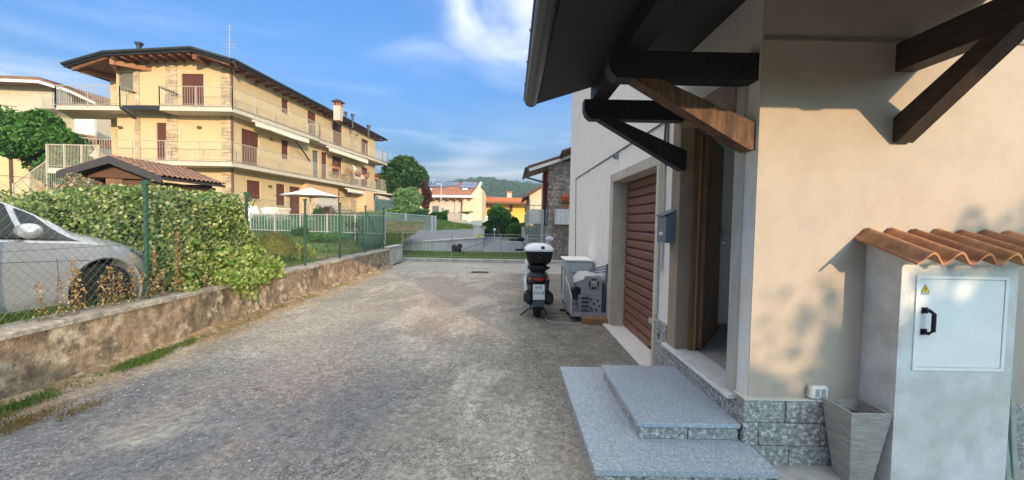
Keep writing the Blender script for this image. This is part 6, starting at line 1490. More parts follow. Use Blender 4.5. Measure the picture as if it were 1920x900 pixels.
# white awning-ish blue sheet and street lamp
c = at(827, 350, Y=46); t = thing('street_lamp', 'thin pale street lamp in front of the solar panelled house roof', 'street lamp', (c.x, 46, 0)); mb = MB(); tp = at(827, 346, Y=46); mb.tube([(c.x, 46, -.5), tp, tp+Vector((.0, 0, .05))], .05, 6); mb.build('pole', lightmetal, t); mb = MB(); mb.box((tp.x-.5, 45.9, tp.z), (tp.x+.15, 46.1, tp.z+.1)); mb.build('head', lightmetal, t)
# ---- yellow house
Y2 = 70.; HY = thing('yellow_house', 'bright yellow house with orange hipped roof below the wooded hill', 'house', (-2, 70, 0)); q = lambda a, b, y=Y2: at(a, b, Y=y)
yb = mat('bright_yellow_plaster', (.74, .48, .09), .9, .05, .5); x0, x1 = q(911, 400).x, q(985, 400).x; ze = q(930, 378).z
mb = MB(); mb.box((x0, Y2, -2), (x1, Y2+8, ze)); mb.build('wall', yb, HY)
mb = MB(); w0 = q(885, 400, Y2-1.5).x; mb.box((w0, Y2-1.5, -2), (x0-.02, Y2+6, ze-.3)); mb.build('side_wall', MATS['peach_plaster'], HY)
ev = [q(880, 384, Y2-2.6), q(1003, 378, Y2-2.6), q(1006, 378, Y2+10), q(895, 378, Y2+10)]; zev = q(940, 378, Y2-2.6).z
ev = [Vector((v.x, v.y, zev)) for v in ev]; rd = [Vector((q(915, 369, Y2+3).x, Y2+3.2, q(915, 369, Y2+3).z)), Vector((q(975, 370, Y2+3).x, Y2+3.2, q(975, 371, Y2+3).z))]
mb = MB(); mb.add(ev+rd, [(0, 1, 5, 4), (1, 2, 5), (2, 3, 4, 5), (3, 0, 4), (3, 2, 1, 0)]); R2 = mb.build('roof', orangeroof, HY)
mb = MB()
for i in range(1, 8):
    a = ev[0].lerp(rd[0], i/8); b = ev[1].lerp(rd[1], i/8); mb.bar(a+Vector((0, -.02, .04)), b+Vector((0, -.02, .04)), .1, .08)
mb.build('tile_rows', orangeroof, R2)
mb = MB(); mb.bar(ev[0]-Vector((0, 0, .15)), ev[1]-Vector((0, 0, .15)), .2, .3); mb.build('fascia', rafterm, R2)
for (pxx, pb, pt, yy) in ((955, 372, 361, Y2+3.4), (916, 380, 371, Y2)):
    c = at(pxx, pb, Y=yy); tz_ = at(pxx, pt, Y=yy).z; mb = MB(); mb.box((c.x-.4, yy-.4, c.z-.8), (c.x+.4, yy+.4, tz_)); ch = mb.build('chimney', (orangeroof, MATS['chimney_plaster'])[pxx == 955], R2); mb = MB(); mb.box((c.x-.55, yy-.55, tz_+.001), (c.x+.55, yy+.55, tz_+.15)); mb.build('chimney_cap', orangeroof, ch)
for (a, b, c, d) in ((955, 384, 961, 397), (930, 383, 935, 394), (921, 383, 928, 402), (952, 404, 963, 420), (984, 388, 988, 398)):
    yy = Y2 if a > 911 else Y2-1.5; p, r_ = q(a, b, yy), q(c, d, yy)
    mb = MB(); mb.box((p.x, yy-.05, r_.z), (r_.x, yy-.004, p.z)); w_ = mb.build('window', shutterm, HY); mb = MB(); mb.bar(((p.x+r_.x)/2, yy-.07, r_.z), ((p.x+r_.x)/2, yy-.07, p.z), .08, .05); mb.build('mullion', darkwood, w_)
for (a, b, c, d) in ((889, 385, 897, 402), (899, 383, 906, 398)):
    yy = Y2-1.5; p, r_ = q(a, b, yy), q(c, d, yy); mb = MB(); mb.box((p.x, yy-.05, r_.z), (r_.x, yy-.004, p.z)); mb.build('opening', darkwood, HY)
mb = MB(); p, r_ = q(885, 404, Y2-3), q(925, 418, Y2-3); mb.box((p.x, Y2-3, r_.z), (r_.x, Y2-1.51, p.z)); mb.build('balcony', sill_white, HY)
# ---- light house with balcony, right of the yellow one
Y3 = 30.; HR = thing('cream_gable_house', 'cream house with brown verge and grey balcony, behind the stone clad one', 'house', (2, 30, 0)); q = lambda a, b, y=Y3: at(a, b, Y=y)
mb = MB(); mb.prism([Vector((q(993, 400).x, Y3, -.5)), Vector((q(1070, 400).x, Y3, -.5)), q(1070, 318), q(1040, 334), q(993, 362)], (0, 6, 0)); mb.build('wall', beige, HR)
mb = MB(); a, b = q(982, 372, Y3-.8), q(1045, 335, Y3-.8); mb.prism([a, b, b+Vector((0, 0, .25)), a+Vector((0, 0, .22))], (0, 7, 0)); mb.build('roof', mat('brown_roof_edge', (.10, .06, .045), .8), HR)
mb = MB(); p, r_ = q(984, 402, Y3-1.2), q(1000, 418, Y3-1.2); mb.box((p.x, Y3-1.2, r_.z), (r_.x, Y3-.0, p.z)); mb.build('balcony', greymetal, HR)
# ================================================================ the stone clad neighbour house
NY = 17.2; q = lambda a, b, y=NY: at(a, b, Y=y)
NH = thing('stone_clad_house', 'neighbour house with stone clad corner, white balconies and deep brown eaves', 'house', (2.5, NY, 0))
xs0, xs1 = q(1028, 400).x, q(1078, 400).x; zt_ = q(1045, 300).z
mb = MB(); mb.box((xs0+.03, NY+.03, 0), (xs1+3, NY+4.5, zt_-.1)); mb.box((xs0+1.2, NY+.5, zt_-.1), (xs1+3, NY+4.5, zt_+.9)); mb.build('wall', mortar, NH)
g = random.Random(9)
def stones(P, U, Z, tag_):
    z = Z[0]
    while z < Z[1]-.03:
        h = min(g.uniform(.10, .2), Z[1]-z); u = U[0]
        while u < U[1]-.02:
            w = min(g.uniform(.16, .42), U[1]-u); d = g.uniform(.0, .035)
            mb = MB(); mb.prism([P(u+.006, z+.006, -d), P(u+w-.006, z+.006, -d), P(u+w-.006, z+h-.006, -d), P(u+.006, z+h-.006, -d)], P(0, 0, .03+d)-P(0, 0, 0)); mb.build('stone', greystone, NH); u += w
        z += h
stones(lambda u, z, d: Vector((xs0+u, NY-.0+d, z)), (0, xs1-xs0+.2), (0, zt_-.05), 0)
mb = MB(); g2 = random.Random(10); z = 0
while z < zt_-.1:
    h = g2.uniform(.12, .2); y = NY+.04
    while y < NY+2.6: w = g2.uniform(.2, .45); d = g2.uniform(0, .03); mb.box((xs0-d, y+.005, z+.005), (xs0+.035, y+w-.005, z+h-.005)); y += w
    z += h
mb.build('side_stones', greystone, NH, 'stuff')
# roof: plane rising to the right, seen from below
sofm = mat('soffit_brown', (.50, .35, .30), .8, .1, 2)
r0, r1 = q(990, 318, NY-.3), q(1052, 298, NY-.3); r2, r3 = q(990, 318, NY-.3)+Vector((0, 2.6, 0)), None
slope = (r1.z-r0.z)/(r1.x-r0.x); X9 = r0.x+4.2; Z9 = r0.z+slope*4.2
mb = MB(); mb.prism([r0, Vector((X9, r0.y, Z9)), Vector((X9, r0.y+3.4, Z9)), r0+Vector((0, 3.4, 0))], (0, 0, .06)); nr = mb.build('roof', sofm, NH)
mb = MB(); mb.prism([r0+Vector((-.02, -.03, .062)), Vector((X9, r0.y-.03, Z9+.062)), Vector((X9, r0.y+3.45, Z9+.062)), r0+Vector((-.02, 3.45, .062))], (0, 0, .08)); mb.build('roof_covering', mat('brown_tile', (.15, .09, .07), .85, .15, 4, .2, 20), nr)
mb = MB(); mb.bar(r0+Vector((.05, -.02, -.02)), Vector((X9, r0.y-.02, Z9-.02)), .03, .10); mb.build('verge_trim', sill_white, nr)
mb = MB(); mb.tube([r0+Vector((-.07, -.1, .02)), r0+Vector((-.07, 3.4, .02))], .07, 8); a = r0+Vector((-.07, .05, -.05)); mb.tube([a, a+Vector((.0, 0, -.25)), Vector((xs0-.12, NY+.1, a.z-.42)), Vector((xs0-.12, NY+.2, a.z-.6)), Vector((xs0-.12, NY+.2, .2))], .035, 8); mb.build('gutter', roofdark, nr, smooth=True)
f0, f1, f2 = q(1043, 325, NY+1.2), q(1057, 287, NY-.9), q(1120, 264, NY-.9); mb = MB()
mb.prism([f0, f1, f2, f2+Vector((0, 2.1, 0))], (0, 0, .12)); mb.tube([f0+Vector((-.04, 0, .06)), f1+Vector((-.04, 0, .06)), f2+Vector((0, -.04, .06))], .06, 6); mb.build('upper_roof', MATS['brown_roof_edge'], NH)
# red shutter door, balconies
mb = MB(); a, b = q(1021, 322, NY+.7), q(1029, 400, NY+.7); mb.box((a.x-.05, NY+.7, b.z), (xs0+.1, NY+.8, a.z)); mb.build('red_shutter', redshut, NH)
balw = mat('white_balcony_panel', (.60, .62, .62), .7, .05, 2)
mb = MB(); a, b = q(992, 392, NY+.6), q(1026, 420, NY+.6); nb = 7
mb.box((a.x, NY+.6, b.z), (xs0-.01, NY+1.9, b.z+.07)); bl = mb.build('balcony', balw, NH)
for i in range(nb): x = a.x+(xs0-a.x-.02)*i/nb; mb = MB(); mb.box((x+.006, NY+.60, b.z+.071), (x+(xs0-a.x-.02)/nb-.004, NY+.63, a.z)); mb.build('balcony_board', balw, bl)
mb = MB(); mb.box((a.x, NY+.64, b.z+.071), (a.x+.03, NY+1.9, a.z)); mb.tube([(a.x, NY+.62, a.z+.16), (xs0, NY+.62, a.z+.16)], .015, 5); mb.tube([(a.x+.2, NY+.62, a.z), (a.x+.2, NY+.62, a.z+.16)], .012, 4); mb.build('balcony_rail', greymetal, bl)
mb = MB(); a, b = q(1044, 392, NY-.9), q(1075, 421, NY-.9); mb.box((a.x, NY-.9, b.z), (xs1+1, NY-.01, b.z+.07)); bl = mb.build('balcony', balw, NH)
nb = 5
for i in range(nb): x = a.x+(.8)*i/nb; mb = MB(); mb.box((x+.006, NY-.9, b.z+.071), (x+.8/nb-.004, NY-.87, a.z)); mb.build('balcony_board', balw, bl)
mb = MB(); mb.box((a.x, NY-.86, b.z+.071), (a.x+.03, NY-.01, a.z)); mb.build('balcony_side', balw, bl)
c = at(1061, 372, Y=NY-.75); t = thing('balcony_flowers', 'bright orange flowers on the white balcony against the stone wall', 'flowers', (c.x, NY-.75, c.z-.3))
P_ = np.array(c)+np.random.default_rng(3).normal(size=(420, 3))*[.12, .08, .09]; leaves('blossom', P_, .06, leafmat('orange_blossom', [(.65, .14, .04), (.75, .22, .06), (.6, .10, .05)]), t, seed=3)
mb = MB(); mb.lathe([(.09, c.z-.42), (.13, c.z-.22)], (c.x, NY-.75, 0), 10); mb.build('pot', terracotta, t); P_ = np.array(c-Vector((0, 0, .17)))+np.random.default_rng(4).normal(size=(200, 3))*[.13, .06, .05]; leaves('leaves', P_, .06, midleaf, t, seed=4)
# ================================================================ the wooded hill
def hill(name, d, prof, m, depth, seed, kind='structure'):
    """prof: skyline in photo pixels at distance d"""
    g = random.Random(seed); mb = MB(); cols = []
    xs = [p[0] for p in prof]; N_ = 90; nr_ = 14
    for i in range(N_+1):
        px_ = xs[0]+(xs[-1]-xs[0])*i/N_; 
        for (xa, ya), (xb, yb) in zip(prof, prof[1:]):
            if xa <= px_ <= xb: f_ = (px_-xa)/(xb-xa); f_ = f_*f_*(3-2*f_); py_ = ya+(yb-ya)*f_; break
        top = at(px_, py_, Y=d); base = at(px_, 418, Y=d*.72)
        for j in range(nr_+1):
            f_ = j/nr_; y = d*.62+d*.38*f_; x = top.x*(y/d); z = -4+(top.z+4)*math.sin(f_*math.pi/2)**1.15; cols.append((x, y, z+g.uniform(-.6, .6)*(j < nr_)))
    mb.add(cols, [(i*(nr_+1)+j, (i+1)*(nr_+1)+j, (i+1)*(nr_+1)+j+1, i*(nr_+1)+j+1) for i in range(N_) for j in range(nr_)])
    # back slope
    o = mb.build(name, m, None, kind, smooth='full'); return np.array(cols).reshape(N_+1, nr_+1, 3)
prof = [(560, 405), (640, 397), (720, 378), (800, 357), (870, 344), (912, 339), (945, 346), (985, 350), (1030, 355), (1090, 358), (1300, 372), (1700, 400)]
G_ = hill('hill', 520., prof, hillm, 0, 3)
# trees on the hill: one canopy mass of leaf clumps
g = np.random.default_rng(66); n = 80000; i = g.uniform(8, 60, n); j = g.uniform(3, 14, n)
i0, j0 = np.clip(i.astype(int), 0, 89), np.clip(j.astype(int), 0, 13); fi, fj = (i-i0)[:, None], (j-j0)[:, None]
P_ = G_[i0, j0]*(1-fi)*(1-fj)+G_[i0+1, j0]*fi*(1-fj)+G_[i0, j0+1]*(1-fi)*fj+G_[i0+1, j0+1]*fi*fj
lump_ = np.sin(P_[:, 0]*.31+P_[:, 1]*.13)*np.sin(P_[:, 0]*.17-P_[:, 1]*.09)+.6*np.sin(P_[:, 0]*.8+P_[:, 1]*.3)
P_[:, 2] += 1.5+1.7*lump_*.7+g.normal(size=n)*.9
o = leaves('hill_woods', P_, 1.9, leafmat('hill_foliage', [(.025, .065, .02), (.05, .11, .03), (.08, .15, .04), (.03, .08, .025)], .8, .15), None, seed=66, kind='stuff'); tag(o, 'wooded hillside closing the view beyond the roofs', 'woods')
# ================================================================ behind the camera: an added hedge, its top shaped to shade drive, wall and cabinet
t = thing('shade_hedge', 'tall unseen hedge added behind the viewer to shade the drive, front wall and cabinet', 'hedge', (2, -7.5, 0)); g = np.random.default_rng(15); n = 26000
u = g.uniform(0, 1, n); x = -5+16*u; y = -11.2+7.2*u; top = 2.68+.12*np.sin(x*1.7)+.08*np.sin(x*4.3+1)-.30*np.clip((-x)/3, 0, 1)-.22*np.exp(-((x-6.0)/.45)**2)+.66*np.clip((x-6.4)/.25, 0, 1)
z = top*g.power(2.2, n)+.05*g.normal(size=n); leaves('foliage', np.stack([x+g.normal(size=n)*.25, y+g.normal(size=n)*.35, z], 1), .13, darkleaf, t, seed=15)
mb = MB(); rr = []
for i in range(90):
    u = i/89; x = -5+16*u; y = -11.2+7.2*u; tp = 2.45+.12*math.sin(x*1.7)+.08*math.sin(x*4.3+1)-.30*min(1, max(0, -x/3))-.22*math.exp(-((x-6.0)/.45)**2)+.66*min(1, max(0, (x-6.4)/.25)); rr.append([Vector((x, y-.3, 0)), Vector((x, y+.3, 0)), Vector((x, y+.25, tp)), Vector((x, y-.25, tp))])
mb.loft(rr); mb.build('stems', core, t)

hz = bpy.data.materials.new('air'); hz.use_nodes = True; hn = hz.node_tree; hn.nodes.remove(hn.nodes['Principled BSDF']); pv = hn.nodes.new('ShaderNodeVolumePrincipled')
pv.inputs['Color'].default_value = (.62, .80, 1, 1); pv.inputs['Density'].default_value = .0007; pv.inputs['Anisotropy'].default_value = .3; hn.links.new(pv.outputs[0], hn.nodes['Material Output'].inputs['Volume'])
mb = MB(); mb.box((-900, -60, -6.5), (900, 640, 95)); hb = mb.build('haze', hz, None, 'stuff'); tag(hb, 'thin blue summer haze over the valley', 'haze')

# ================================================================ SCOOTER (rear view)
sx_, sy_ = .46, 6.78
t = thing('scooter', 'black and white motor scooter with top case, parked by the garage', 'scooter', (sx_, sy_, 0)); S = Matrix.Translation((sx_, sy_, 0))
def V(x, y, z): return Vector((sx_+x, sy_+y, z))
def wheel(y, r, w, nm='wheel'):
    mb = MB(); n = 28; pr_ = [(r*.70, -w*.38), (r*.86, -w*.5), (r*.96, -w*.36), (r, -w*.12), (r, w*.12), (r*.96, w*.36), (r*.86, w*.5), (r*.70, w*.38)]; mb.lathe(pr_, V(0, y, r), n, 'X'); wh = mb.build(nm, rubber, t, smooth=True)
    mb = MB(); mb.lathe([(r*.70, -w*.3), (r*.62, -w*.3), (r*.62, w*.3), (r*.70, w*.3)], V(0, y, r), 20, 'X'); mb.lathe([(.04, -w*.5), (.04, w*.5)], V(0, y, r), 10, 'X')
    for k in range(5): a = 2*math.pi*k/5; mb.bar(V(0, y+math.cos(a)*.03, r+math.sin(a)*.03), V(0, y+math.cos(a)*r*.65, r+math.sin(a)*r*.65), .03, .03)
    mb.build('rim', greymetal, wh)
wheel(.22, .265, .125); wheel(1.58, .275, .11)
def ringx(y, pts): return [V(x, y, z) for x, z in pts]
def oval(y, cx, cz, rx, rz, n=14, sq_=.8): return [V(cx+rx*abs(math.cos(a))**sq_*(1 if math.cos(a) > 0 else -1), y, cz+rz*abs(math.sin(a))**sq_*(1 if math.sin(a) > 0 else -1)) for a in [2*math.pi*k/n for k in range(n)]]
dkp = mat('dark_scooter_plastic', (.022, .024, .030), .38, .15, 4, 0, spec=.5)
mb = MB(); mb.loft([oval(-.08, 0, .70, .05, .03), oval(-.05, 0, .69, .12, .07), oval(.05, 0, .66, .165, .12), oval(.25, 0, .62, .185, .17), oval(.55, 0, .58, .17, .17), oval(.75, 0, .50, .15, .14)]); mb.build('tail_body', dkp, t, smooth=True)
mb = MB(); mb.loft([oval(.02, 0, .82, .10, .03), oval(.08, 0, .82, .15, .06), oval(.3, 0, .815, .17, .07), oval(.62, 0, .79, .14, .055), oval(.8, 0, .78, .09, .03)]); mb.build('seat', blackp, t, smooth=True)
mb = MB(); mb.tube([V(-.14, .10, .80), V(-.16, -.06, .845), V(-.08, -.12, .855), V(.08, -.12, .855), V(.16, -.06, .845), V(.14, .10, .80)], .014, 8); mb.build('grab_rail', blackp, t, smooth=True)
# side panels in white showing at the edges
for sg, nm in ((-1, 0), (1, 0)):
    mb = MB(); mb.loft([[V(sg*.19, .12, .62), V(sg*.205, .12, .60), V(sg*.20, .12, .44), V(sg*.17, .12, .46)], [V(sg*.20, .5, .66), V(sg*.225, .5, .62), V(sg*.21, .5, .36), V(sg*.18, .5, .38)], [V(sg*.17, .8, .56), V(sg*.19, .8, .52), V(sg*.19, .8, .30), V(sg*.15, .8, .32)]]); mb.build('side_panel', scwhite, t, smooth=True)
# mudguard, plate, lights
mb = MB(); mb.loft([[V(-.10, -.02, .58), V(.10, -.02, .58), V(.10, .04, .58), V(-.10, .04, .58)], [V(-.098, -.10, .42), V(.098, -.10, .42), V(.098, -.07, .42), V(-.098, -.07, .42)], [V(-.085, -.13, .235), V(.085, -.13, .235), V(.08, -.105, .235), V(-.08, -.105, .235)]]); mb.build('mudguard', dkp, t)
Mp = Matrix.Translation(V(0, -.115, .478)) @ Matrix.Rotation(R(-10), 4, 'X')
mb = MB(); mb.box((-.092, -.008, -.105), (.092, .0, .10), Mp, bev=.004); pl = mb.build('number_plate', mat('plate_white', (.62, .64, .66), .4, .03), t)
pk_ = mat('plate_print', (.02, .02, .03), .5)
text('plate_letters', 'EW', .075, pk_, pl, Mp @ Matrix.Translation((.0, -.0095, .05)) @ Matrix.Rotation(R(90), 4, 'X')); text('plate_letters', '05928', .068, pk_, pl, Mp @ Matrix.Translation((0, -.0095, -.035)) @ Matrix.Rotation(R(90), 4, 'X'))
for z in (-.105,): mb = MB(); mb.box((-.094, -.011, z-.028), (.094, -.004, z-.004), Mp); mb.build('plate_frame', sill_white, pl)
mb = MB(); mb.loft([oval(-.085, 0, .655, .055, .022), oval(-.06, 0, .66, .085, .036), oval(.02, 0, .66, .09, .04)]); mb.build('tail_light', redlight, t, smooth=True)
for sg in (-1, 1): mb = MB(); mb.ell(V(sg*.135, -.03, .655), (.03, .04, .022), 10, 6); mb.build('indicator', mat('amber_lens', (.30, .07, .02), .3), t, smooth=True)
# transmission / muffler bulge, exhaust, centre stand
mb = MB(); mb.loft([oval(.02, .165, .33, .05, .07), oval(.06, .17, .33, .085, .105), oval(.25, .17, .32, .09, .11), oval(.5, .15, .30, .07, .08), oval(.62, .12, .29, .04, .05)]); mb.build('muffler', blackp, t, smooth=True)
mb = MB(); mb.lathe([(.05, 0), (.045, .012)], V(.185, .015, .33), 12, 'Y'); mb.build('muffler_cap', dkp, t)
mb = MB(); mb.loft([oval(.08, -.165, .34, .055, .075), oval(.12, -.165, .34, .075, .095), oval(.4, -.155, .32, .07, .09), oval(.62, -.12, .30, .04, .06)]); mb.build('engine_cover', dkp, t, smooth=True)
mb = MB(); mb.loft([oval(.12, -.15, .185, .03, .04), oval(.2, -.15, .19, .05, .055), oval(.42, -.14, .20, .045, .05)]); mb.build('gear_case', mat('cast_metal', (.35, .35, .36), .45, .15, 5, 0, metal=.6), t, smooth=True)
mb = MB(); mb.tube([V(-.06, .50, .22), V(-.13, .36, .10), V(-.24, .30, .03), V(-.27, .27, .012)], .014, 6); mb.tube([V(.06, .50, .22), V(.12, .36, .10), V(.18, .33, .012)], .013, 6); mb.tube([V(-.13, .36, .10), V(.12, .36, .10)], .012, 6); mb.build('centre_stand', blackp, t)
mb = MB(); 
for sg in (-1, 1): mb.tube([V(sg*.11, .22, .27), V(sg*.13, .12, .62)], .022, 8)
mb.build('shock_absorber', greymetal, t)
# floorboard and leg shield, front fairing, fork, handlebar, screens
mb = MB(); mb.loft([oval(.78, 0, .32, .17, .06), oval(1.15, 0, .30, .18, .05), oval(1.28, 0, .42, .19, .12)]); mb.build('floorboard', dkp, t, smooth=True)
mb = MB(); mb.loft([oval(1.20, 0, .62, .17, .26), oval(1.30, 0, .68, .19, .30), oval(1.42, 0, .70, .16, .30), oval(1.55, 0, .70, .10, .22)]); mb.build('front_shield', scwhite, t, smooth=True)
mb = MB(); mb.tube([V(-.09, 1.58, .28), V(-.07, 1.46, .6)], .02, 6); mb.tube([V(.09, 1.58, .28), V(.07, 1.46, .6)], .02, 6); mb.build('fork', greymetal, t)
mb = MB(); mb.loft([[V(-.06, 1.40, .53), V(.06, 1.40, .53), V(.06, 1.40, .56), V(-.06, 1.40, .56)], [V(-.07, 1.58, .58), V(.07, 1.58, .58), V(.05, 1.58, .61), V(-.05, 1.58, .61)], [V(-.06, 1.78, .50), V(.06, 1.78, .50), V(.04, 1.78, .53), V(-.04, 1.78, .53)]]); mb.build('front_mudguard', scwhite, t, smooth=True)
mb = MB(); mb.tube([V(-.33, 1.13, 1.04), V(-.20, 1.20, 1.05), V(0, 1.27, 1.0), V(.20, 1.20, 1.05), V(.33, 1.13, 1.04)], .014, 8); mb.loft([oval(1.12, 0, 1.0, .12, .05), oval(1.25, 0, 1.02, .16, .07), oval(1.35, 0, 1.0, .10, .05)]); mb.build('handlebar', blackp, t, smooth=True)
for sg in (-1, 1): mb = MB(); mb.tube([V(sg*.24, 1.17, 1.045), V(sg*.34, 1.12, 1.04)], .02, 8); mb.ell(V(sg*.35, 1.12, 1.04), (.02, .022, .022), 8, 6); mb.build('grip', rubber, t, smooth=True)
for sg, mm, dz in ((-1, blackp, 0), (1, scwhite, .02)):
    mb = MB(); mb.tube([V(sg*.16, 1.2, 1.06), V(sg*.24, 1.2, 1.20+dz)], .007, 6); mb.ell(V(sg*.27, 1.2, 1.235+dz), (.075, .022, .042), 12, 8); mb.build('mirror', mm, t, smooth=True)
scr = glassmat('clear_windscreen', (.70, .80, .80), .05, .30); mb = MB(); n = 16; rows = 8; Vv = []
for j in range(rows+1):
    f_ = j/rows; z = .98+.58*f_; w = .26*math.sqrt(max(.02, 1-(max(0, f_-.45)/.56)**2.4)); y = 1.38-.16*f_
    for i in range(n+1): u = -1+2*i/n; Vv.append(V(w*u, y-.09*u*u, z))
mb.add(Vv, [(j*(n+1)+i, j*(n+1)+i+1, (j+1)*(n+1)+i+1, (j+1)*(n+1)+i) for j in range(rows) for i in range(n)]); ws = mb.build('windscreen', scr, t, smooth='full')
edge = [Vv[j*(n+1)] for j in range(rows+1)]+Vv[rows*(n+1)+1:]+[Vv[j*(n+1)+n] for j in range(rows-1, -1, -1)]; mb = MB(); mb.tube(edge, .003, 4); mb.build('screen_edge', mat('screen_edge', (.35, .42, .40), .3), ws)
# top case: black tub, white domed lid
def rr(y0, y1, w, z, e=.05, n=4):
    P = []
    for (cx, cy, a0) in ((w-e, y1-e, 0), (-w+e, y1-e, 90), (-w+e, y0+e, 180), (w-e, y0+e, 270)):
        for k in range(n+1): a = R(a0+90*k/n); P.append(V(cx+e*math.cos(a), cy+e*math.sin(a), z))
    return P
mb = MB(); mb.loft([rr(.02, .30, .155, .885), rr(-.10, .34, .185, .93, .07), rr(-.14, .36, .218, 1.06, .08), rr(-.145, .365, .222, 1.10, .08)]); tcse = mb.build('top_case', blackp, t, smooth=True)
mb = MB(); mb.loft([rr(-.155, .37, .228, 1.101, .08), rr(-.158, .372, .230, 1.125, .08), rr(-.13, .36, .215, 1.165, .09), rr(-.06, .30, .16, 1.205, .09), rr(.02, .22, .08, 1.222, .04)]); mb.build('lid', scwhite, tcse, smooth=True)
mb = MB(); mb.box((sx_+.02, sy_-.152, 1.135), (sx_+.075, sy_-.12, 1.185), bev=.006); mb.build('lid_badge', mat('dark_blue', (.03, .05, .14), .4), tcse)
mb = MB(); mb.ell(V(0, -.125, 1.0), (.018, .015, .018), 10, 6); mb.build('lock', mat('dark_red', (.12, .02, .02), .4), tcse)
# ================================================================ APPLIANCES BY THE WALL
wp2 = mat('appliance_white', (.46, .49, .51), .45, .06, 3, 0, patch=(.38, .40, .42), pscale=2)
aa = thing('outdoor_unit', 'tall white appliance cabinet standing against the facade behind the stripped one', 'appliance', (1.3, 8.0, 0))
mb = MB(); mb.box((1.02, 7.70, .06), (1.50, 8.45, .86), bev=.02); bd = mb.build('casing', wp2, aa, fix=True)
mb = MB(); mb.box((1.0, 7.68, .862), (1.515, 8.47, .895), bev=.008); mb.build('top_panel', whitepaint, aa, fix=True)
mb = MB(); mb.box((1.10, 7.685, .66), (1.46, 7.699, .82), bev=.004); mb.build('front_strip', wp2, bd)
mb = MB(); mb.tube([(1.02, 7.8, .2), (.985, 7.8, .22), (.985, 7.8, .72), (1.02, 7.8, .74)], .014, 6); mb.build('pipe', whitepaint, bd)
mb = MB()
for k in range(9): mb.box((1.010, 7.86+k*.06, .2), (1.019, 7.89+k*.06, .72))
mb.build('side_louvres', greymetal, bd, 'stuff')
for x in (1.04, 1.42):
    for y in (7.75, 8.35): mb = MB(); mb.box((x, y, 0), (x+.06, y+.06, .06)); mb.build('foot', blackp, aa)
mb = MB(); mb.box((.90, 7.45, .0), (1.0, 7.56, .035)); mb.box((.98, 7.2, .0), (1.06, 7.28, .03)); mb.build('loose_foot', blackp, aa)
# stripped unit: tray, bent panel, board with slots, rotor, side panel
bb = thing('stripped_appliance', 'stripped grey appliance with open mechanism resting on a wooden plank', 'appliance', (1.28, 6.9, .1)); lm_ = mat('zinc_panel', (.36, .37, .39), .45, .12, 5, 0, metal=.45); dm_ = mat('inner_dark', (.05, .055, .065), .6, .3, 10)
mb = MB(); mb.box((.97, 6.62, .095), (1.54, 7.42, .125)); mb.box((.97, 6.62, .1255), (1.54, 6.635, .16)); mb.build('tray', lm_, bb)
mb = MB(); mb.prism([Vector((.965, 6.63, .126)), Vector((.965, 7.42, .126)), Vector((.965, 7.42, .62)), Vector((.965, 6.95, .52)), Vector((.965, 6.63, .40))], (.015, 0, 0)); mb.build('side_panel', wp2, bb)
mb = MB(); mb.prism([Vector((1.20, 6.72, .126)), Vector((1.46, 6.72, .126)), Vector((1.46, 6.72, .68)), Vector((1.42, 6.72, .715)), Vector((1.20, 6.72, .715)), Vector((1.13, 6.72, .60)), Vector((1.13, 6.72, .42)), Vector((1.20, 6.72, .42))], (0, .02, 0)); mb.build('bearing_plate', lm_, bb)
mb = MB(); mb.loft([[Vector((1.10+.02*k, 6.74, .62)), Vector((1.18, 6.74, .72)), Vector((1.42, 6.74, .735)), Vector((1.50, 6.74, .68)), Vector((1.50, 6.74, .66)), Vector((1.41, 6.74, .715)), Vector((1.19, 6.74, .70)), Vector((1.12+.02*k, 6.74, .61))] for k in (0,)]+[[Vector((1.10, 7.40, .62)), Vector((1.18, 7.40, .72)), Vector((1.42, 7.40, .735)), Vector((1.50, 7.40, .68)), Vector((1.50, 7.40, .66)), Vector((1.41, 7.40, .715)), Vector((1.19, 7.40, .70)), Vector((1.12, 7.40, .61))]]); mb.build('cover', mat('cream_plastic', (.52, .52, .50), .5, .06), bb, smooth=True)
mb = MB(); mb.loft([[Vector((1.02, 6.78, .60)), Vector((1.14, 6.70, .66)), Vector((1.20, 6.72, .70)), Vector((1.12, 6.80, .72)), Vector((1.03, 6.85, .68))], [Vector((1.08, 7.1, .50)), Vector((1.15, 7.08, .6)), Vector((1.20, 7.1, .66)), Vector((1.12, 7.1, .66)), Vector((1.05, 7.15, .6))]]); mb.build('bent_duct', MATS['cream_plastic'], bb)
mb = MB(); mb.lathe([(.085, 0), (.085, -.015), (.06, -.02)], (1.33, 6.718, .60), 16, 'Y'); pl_ = mb.build('rotor_ring', dm_, bb)
mb = MB(); mb.lathe([(.052, 0), (.05, -.03), (.02, -.035)], (1.33, 6.70, .60), 12, 'Y'); mb.build('rotor_hub', lm_, pl_)
for k in range(4): a = math.pi/4+math.pi/2*k; mb = MB(); mb.bar((1.33+.05*math.cos(a), 6.695, .60+.05*math.sin(a)), (1.33+.11*math.cos(a), 6.70, .60+.11*math.sin(a)), .022, .012, (0, 1, 0)); mb.build('rotor_arm', lm_, pl_)
mb = MB(); mb.box((1.08, 6.655, .13), (1.27, 6.675, .43), bev=.004); cb = mb.build('control_board', mat('board_grey', (.22, .23, .25), .6, .1), bb)
for k in range(4): mb = MB(); mb.box((1.13, 6.645, .17+k*.065), (1.245, 6.6545, .205+k*.065), bev=.003); mb.build('slot', dm_, cb)
for k, (x, z) in enumerate(((1.30, .36), (1.34, .28), (1.30, .21), (1.40, .33), (1.38, .19), (1.43, .25))): mb = MB(); mb.lathe([(.016+.004*(k % 2), 0), (.014, -.02)], (x, 6.719, z), 8, 'Y'); mb.build('terminal', dm_, bb)
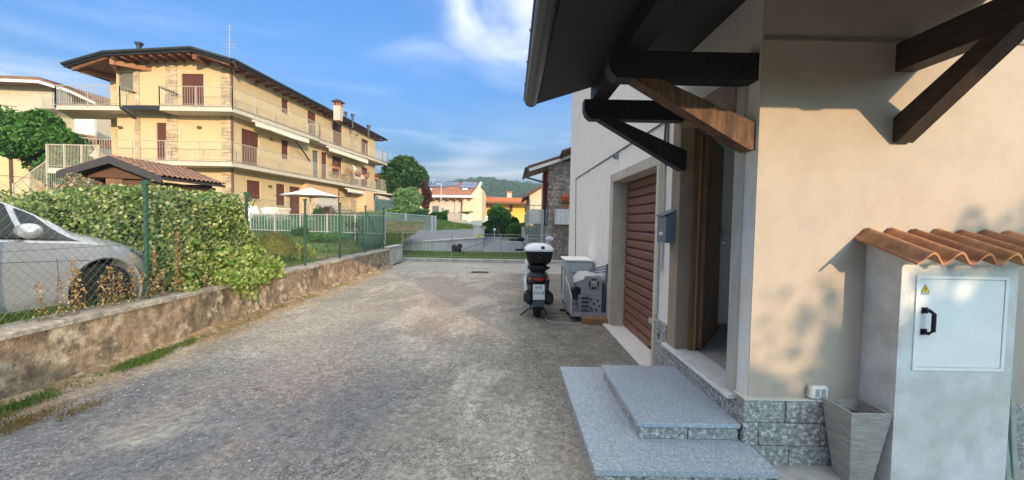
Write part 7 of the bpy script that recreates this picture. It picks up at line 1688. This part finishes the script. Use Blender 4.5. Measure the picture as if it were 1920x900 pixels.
mb = MB(); mb.lathe([(.10, 0), (.11, .1), (.10, .2)], (1.10, 6.95, .40), 14, 'Y'); mb.build('motor', dm_, bb, smooth=True)
g = random.Random(2)
for k in range(3): mb = MB(); p = [Vector((1.02+.03*k, 6.7, .48-.03*k))]+[Vector((1.02+.03*k+g.uniform(-.04, .06), 6.68+g.uniform(-.02, .04), .48-.03*k-.05*i)) for i in range(1, 5)]; mb.tube(p, .006, 5); mb.build('wire', blackp, bb)
mb = MB(); mb.box((1.47, 6.74, .126), (1.52, 7.4, .60)); mb.build('back_panel', dm_, bb)
# blue grey folded rack behind it, plank, hose
t3 = thing('folded_rack', 'blue grey folded metal rack leaning on the wall between appliance and garage', 'rack', (1.5, 6.75, .7)); mb = MB()
for dz in (0, .045, .09): mb.bar((1.36, 7.3, .70+dz*.6), (1.535, 6.72, .80+dz), .03, .02)
mb.bar((1.53, 6.74, .62), (1.535, 6.72, .92), .03, .03); mb.build('bars', mat('blue_metal', (.13, .17, .27), .4, .1, 5, 0, metal=.3), t3)
o = MB(); o.box((1.13, 6.50, .003), (1.55, 6.72, .094), bev=.004); pk2 = o.build('plank', mat('plank_wood', (.30, .16, .075), .75, .3, 4, .3, 30, streak=(1, 6, 6), patch=(.19, .11, .06), pscale=3), None, fix=True); tag(pk2, 'short brown wooden plank under the stripped appliance', 'plank')
o = MB(); P_ = [Vector((.98, 7.1, .012)), Vector((.85, 7.05, .012)), Vector((.65, 7.0, .012)), Vector((.58, 6.75, .012)), Vector((.72, 6.55, .012)), Vector((.95, 6.5, .012)), Vector((1.12, 6.48, .012))]
Q_ = []
for i in range(len(P_)-1):
    p0_, p1_, p2_, p3_ = P_[max(0, i-1)], P_[i], P_[i+1], P_[min(len(P_)-1, i+2)]
    for k in range(6): f_ = k/6; Q_.append(.5*((2*p1_)+(p2_-p0_)*f_+(2*p0_-5*p1_+4*p2_-p3_)*f_**2+(3*p1_-p0_-3*p2_+p3_)*f_**3))
o.tube(Q_+[P_[-1]], .008, 6); h_ = o.build('hose', mat('grey_hose', (.36, .36, .36), .6), None, smooth=True); tag(h_, 'thin grey hose looping on the ground between scooter and appliances', 'hose')
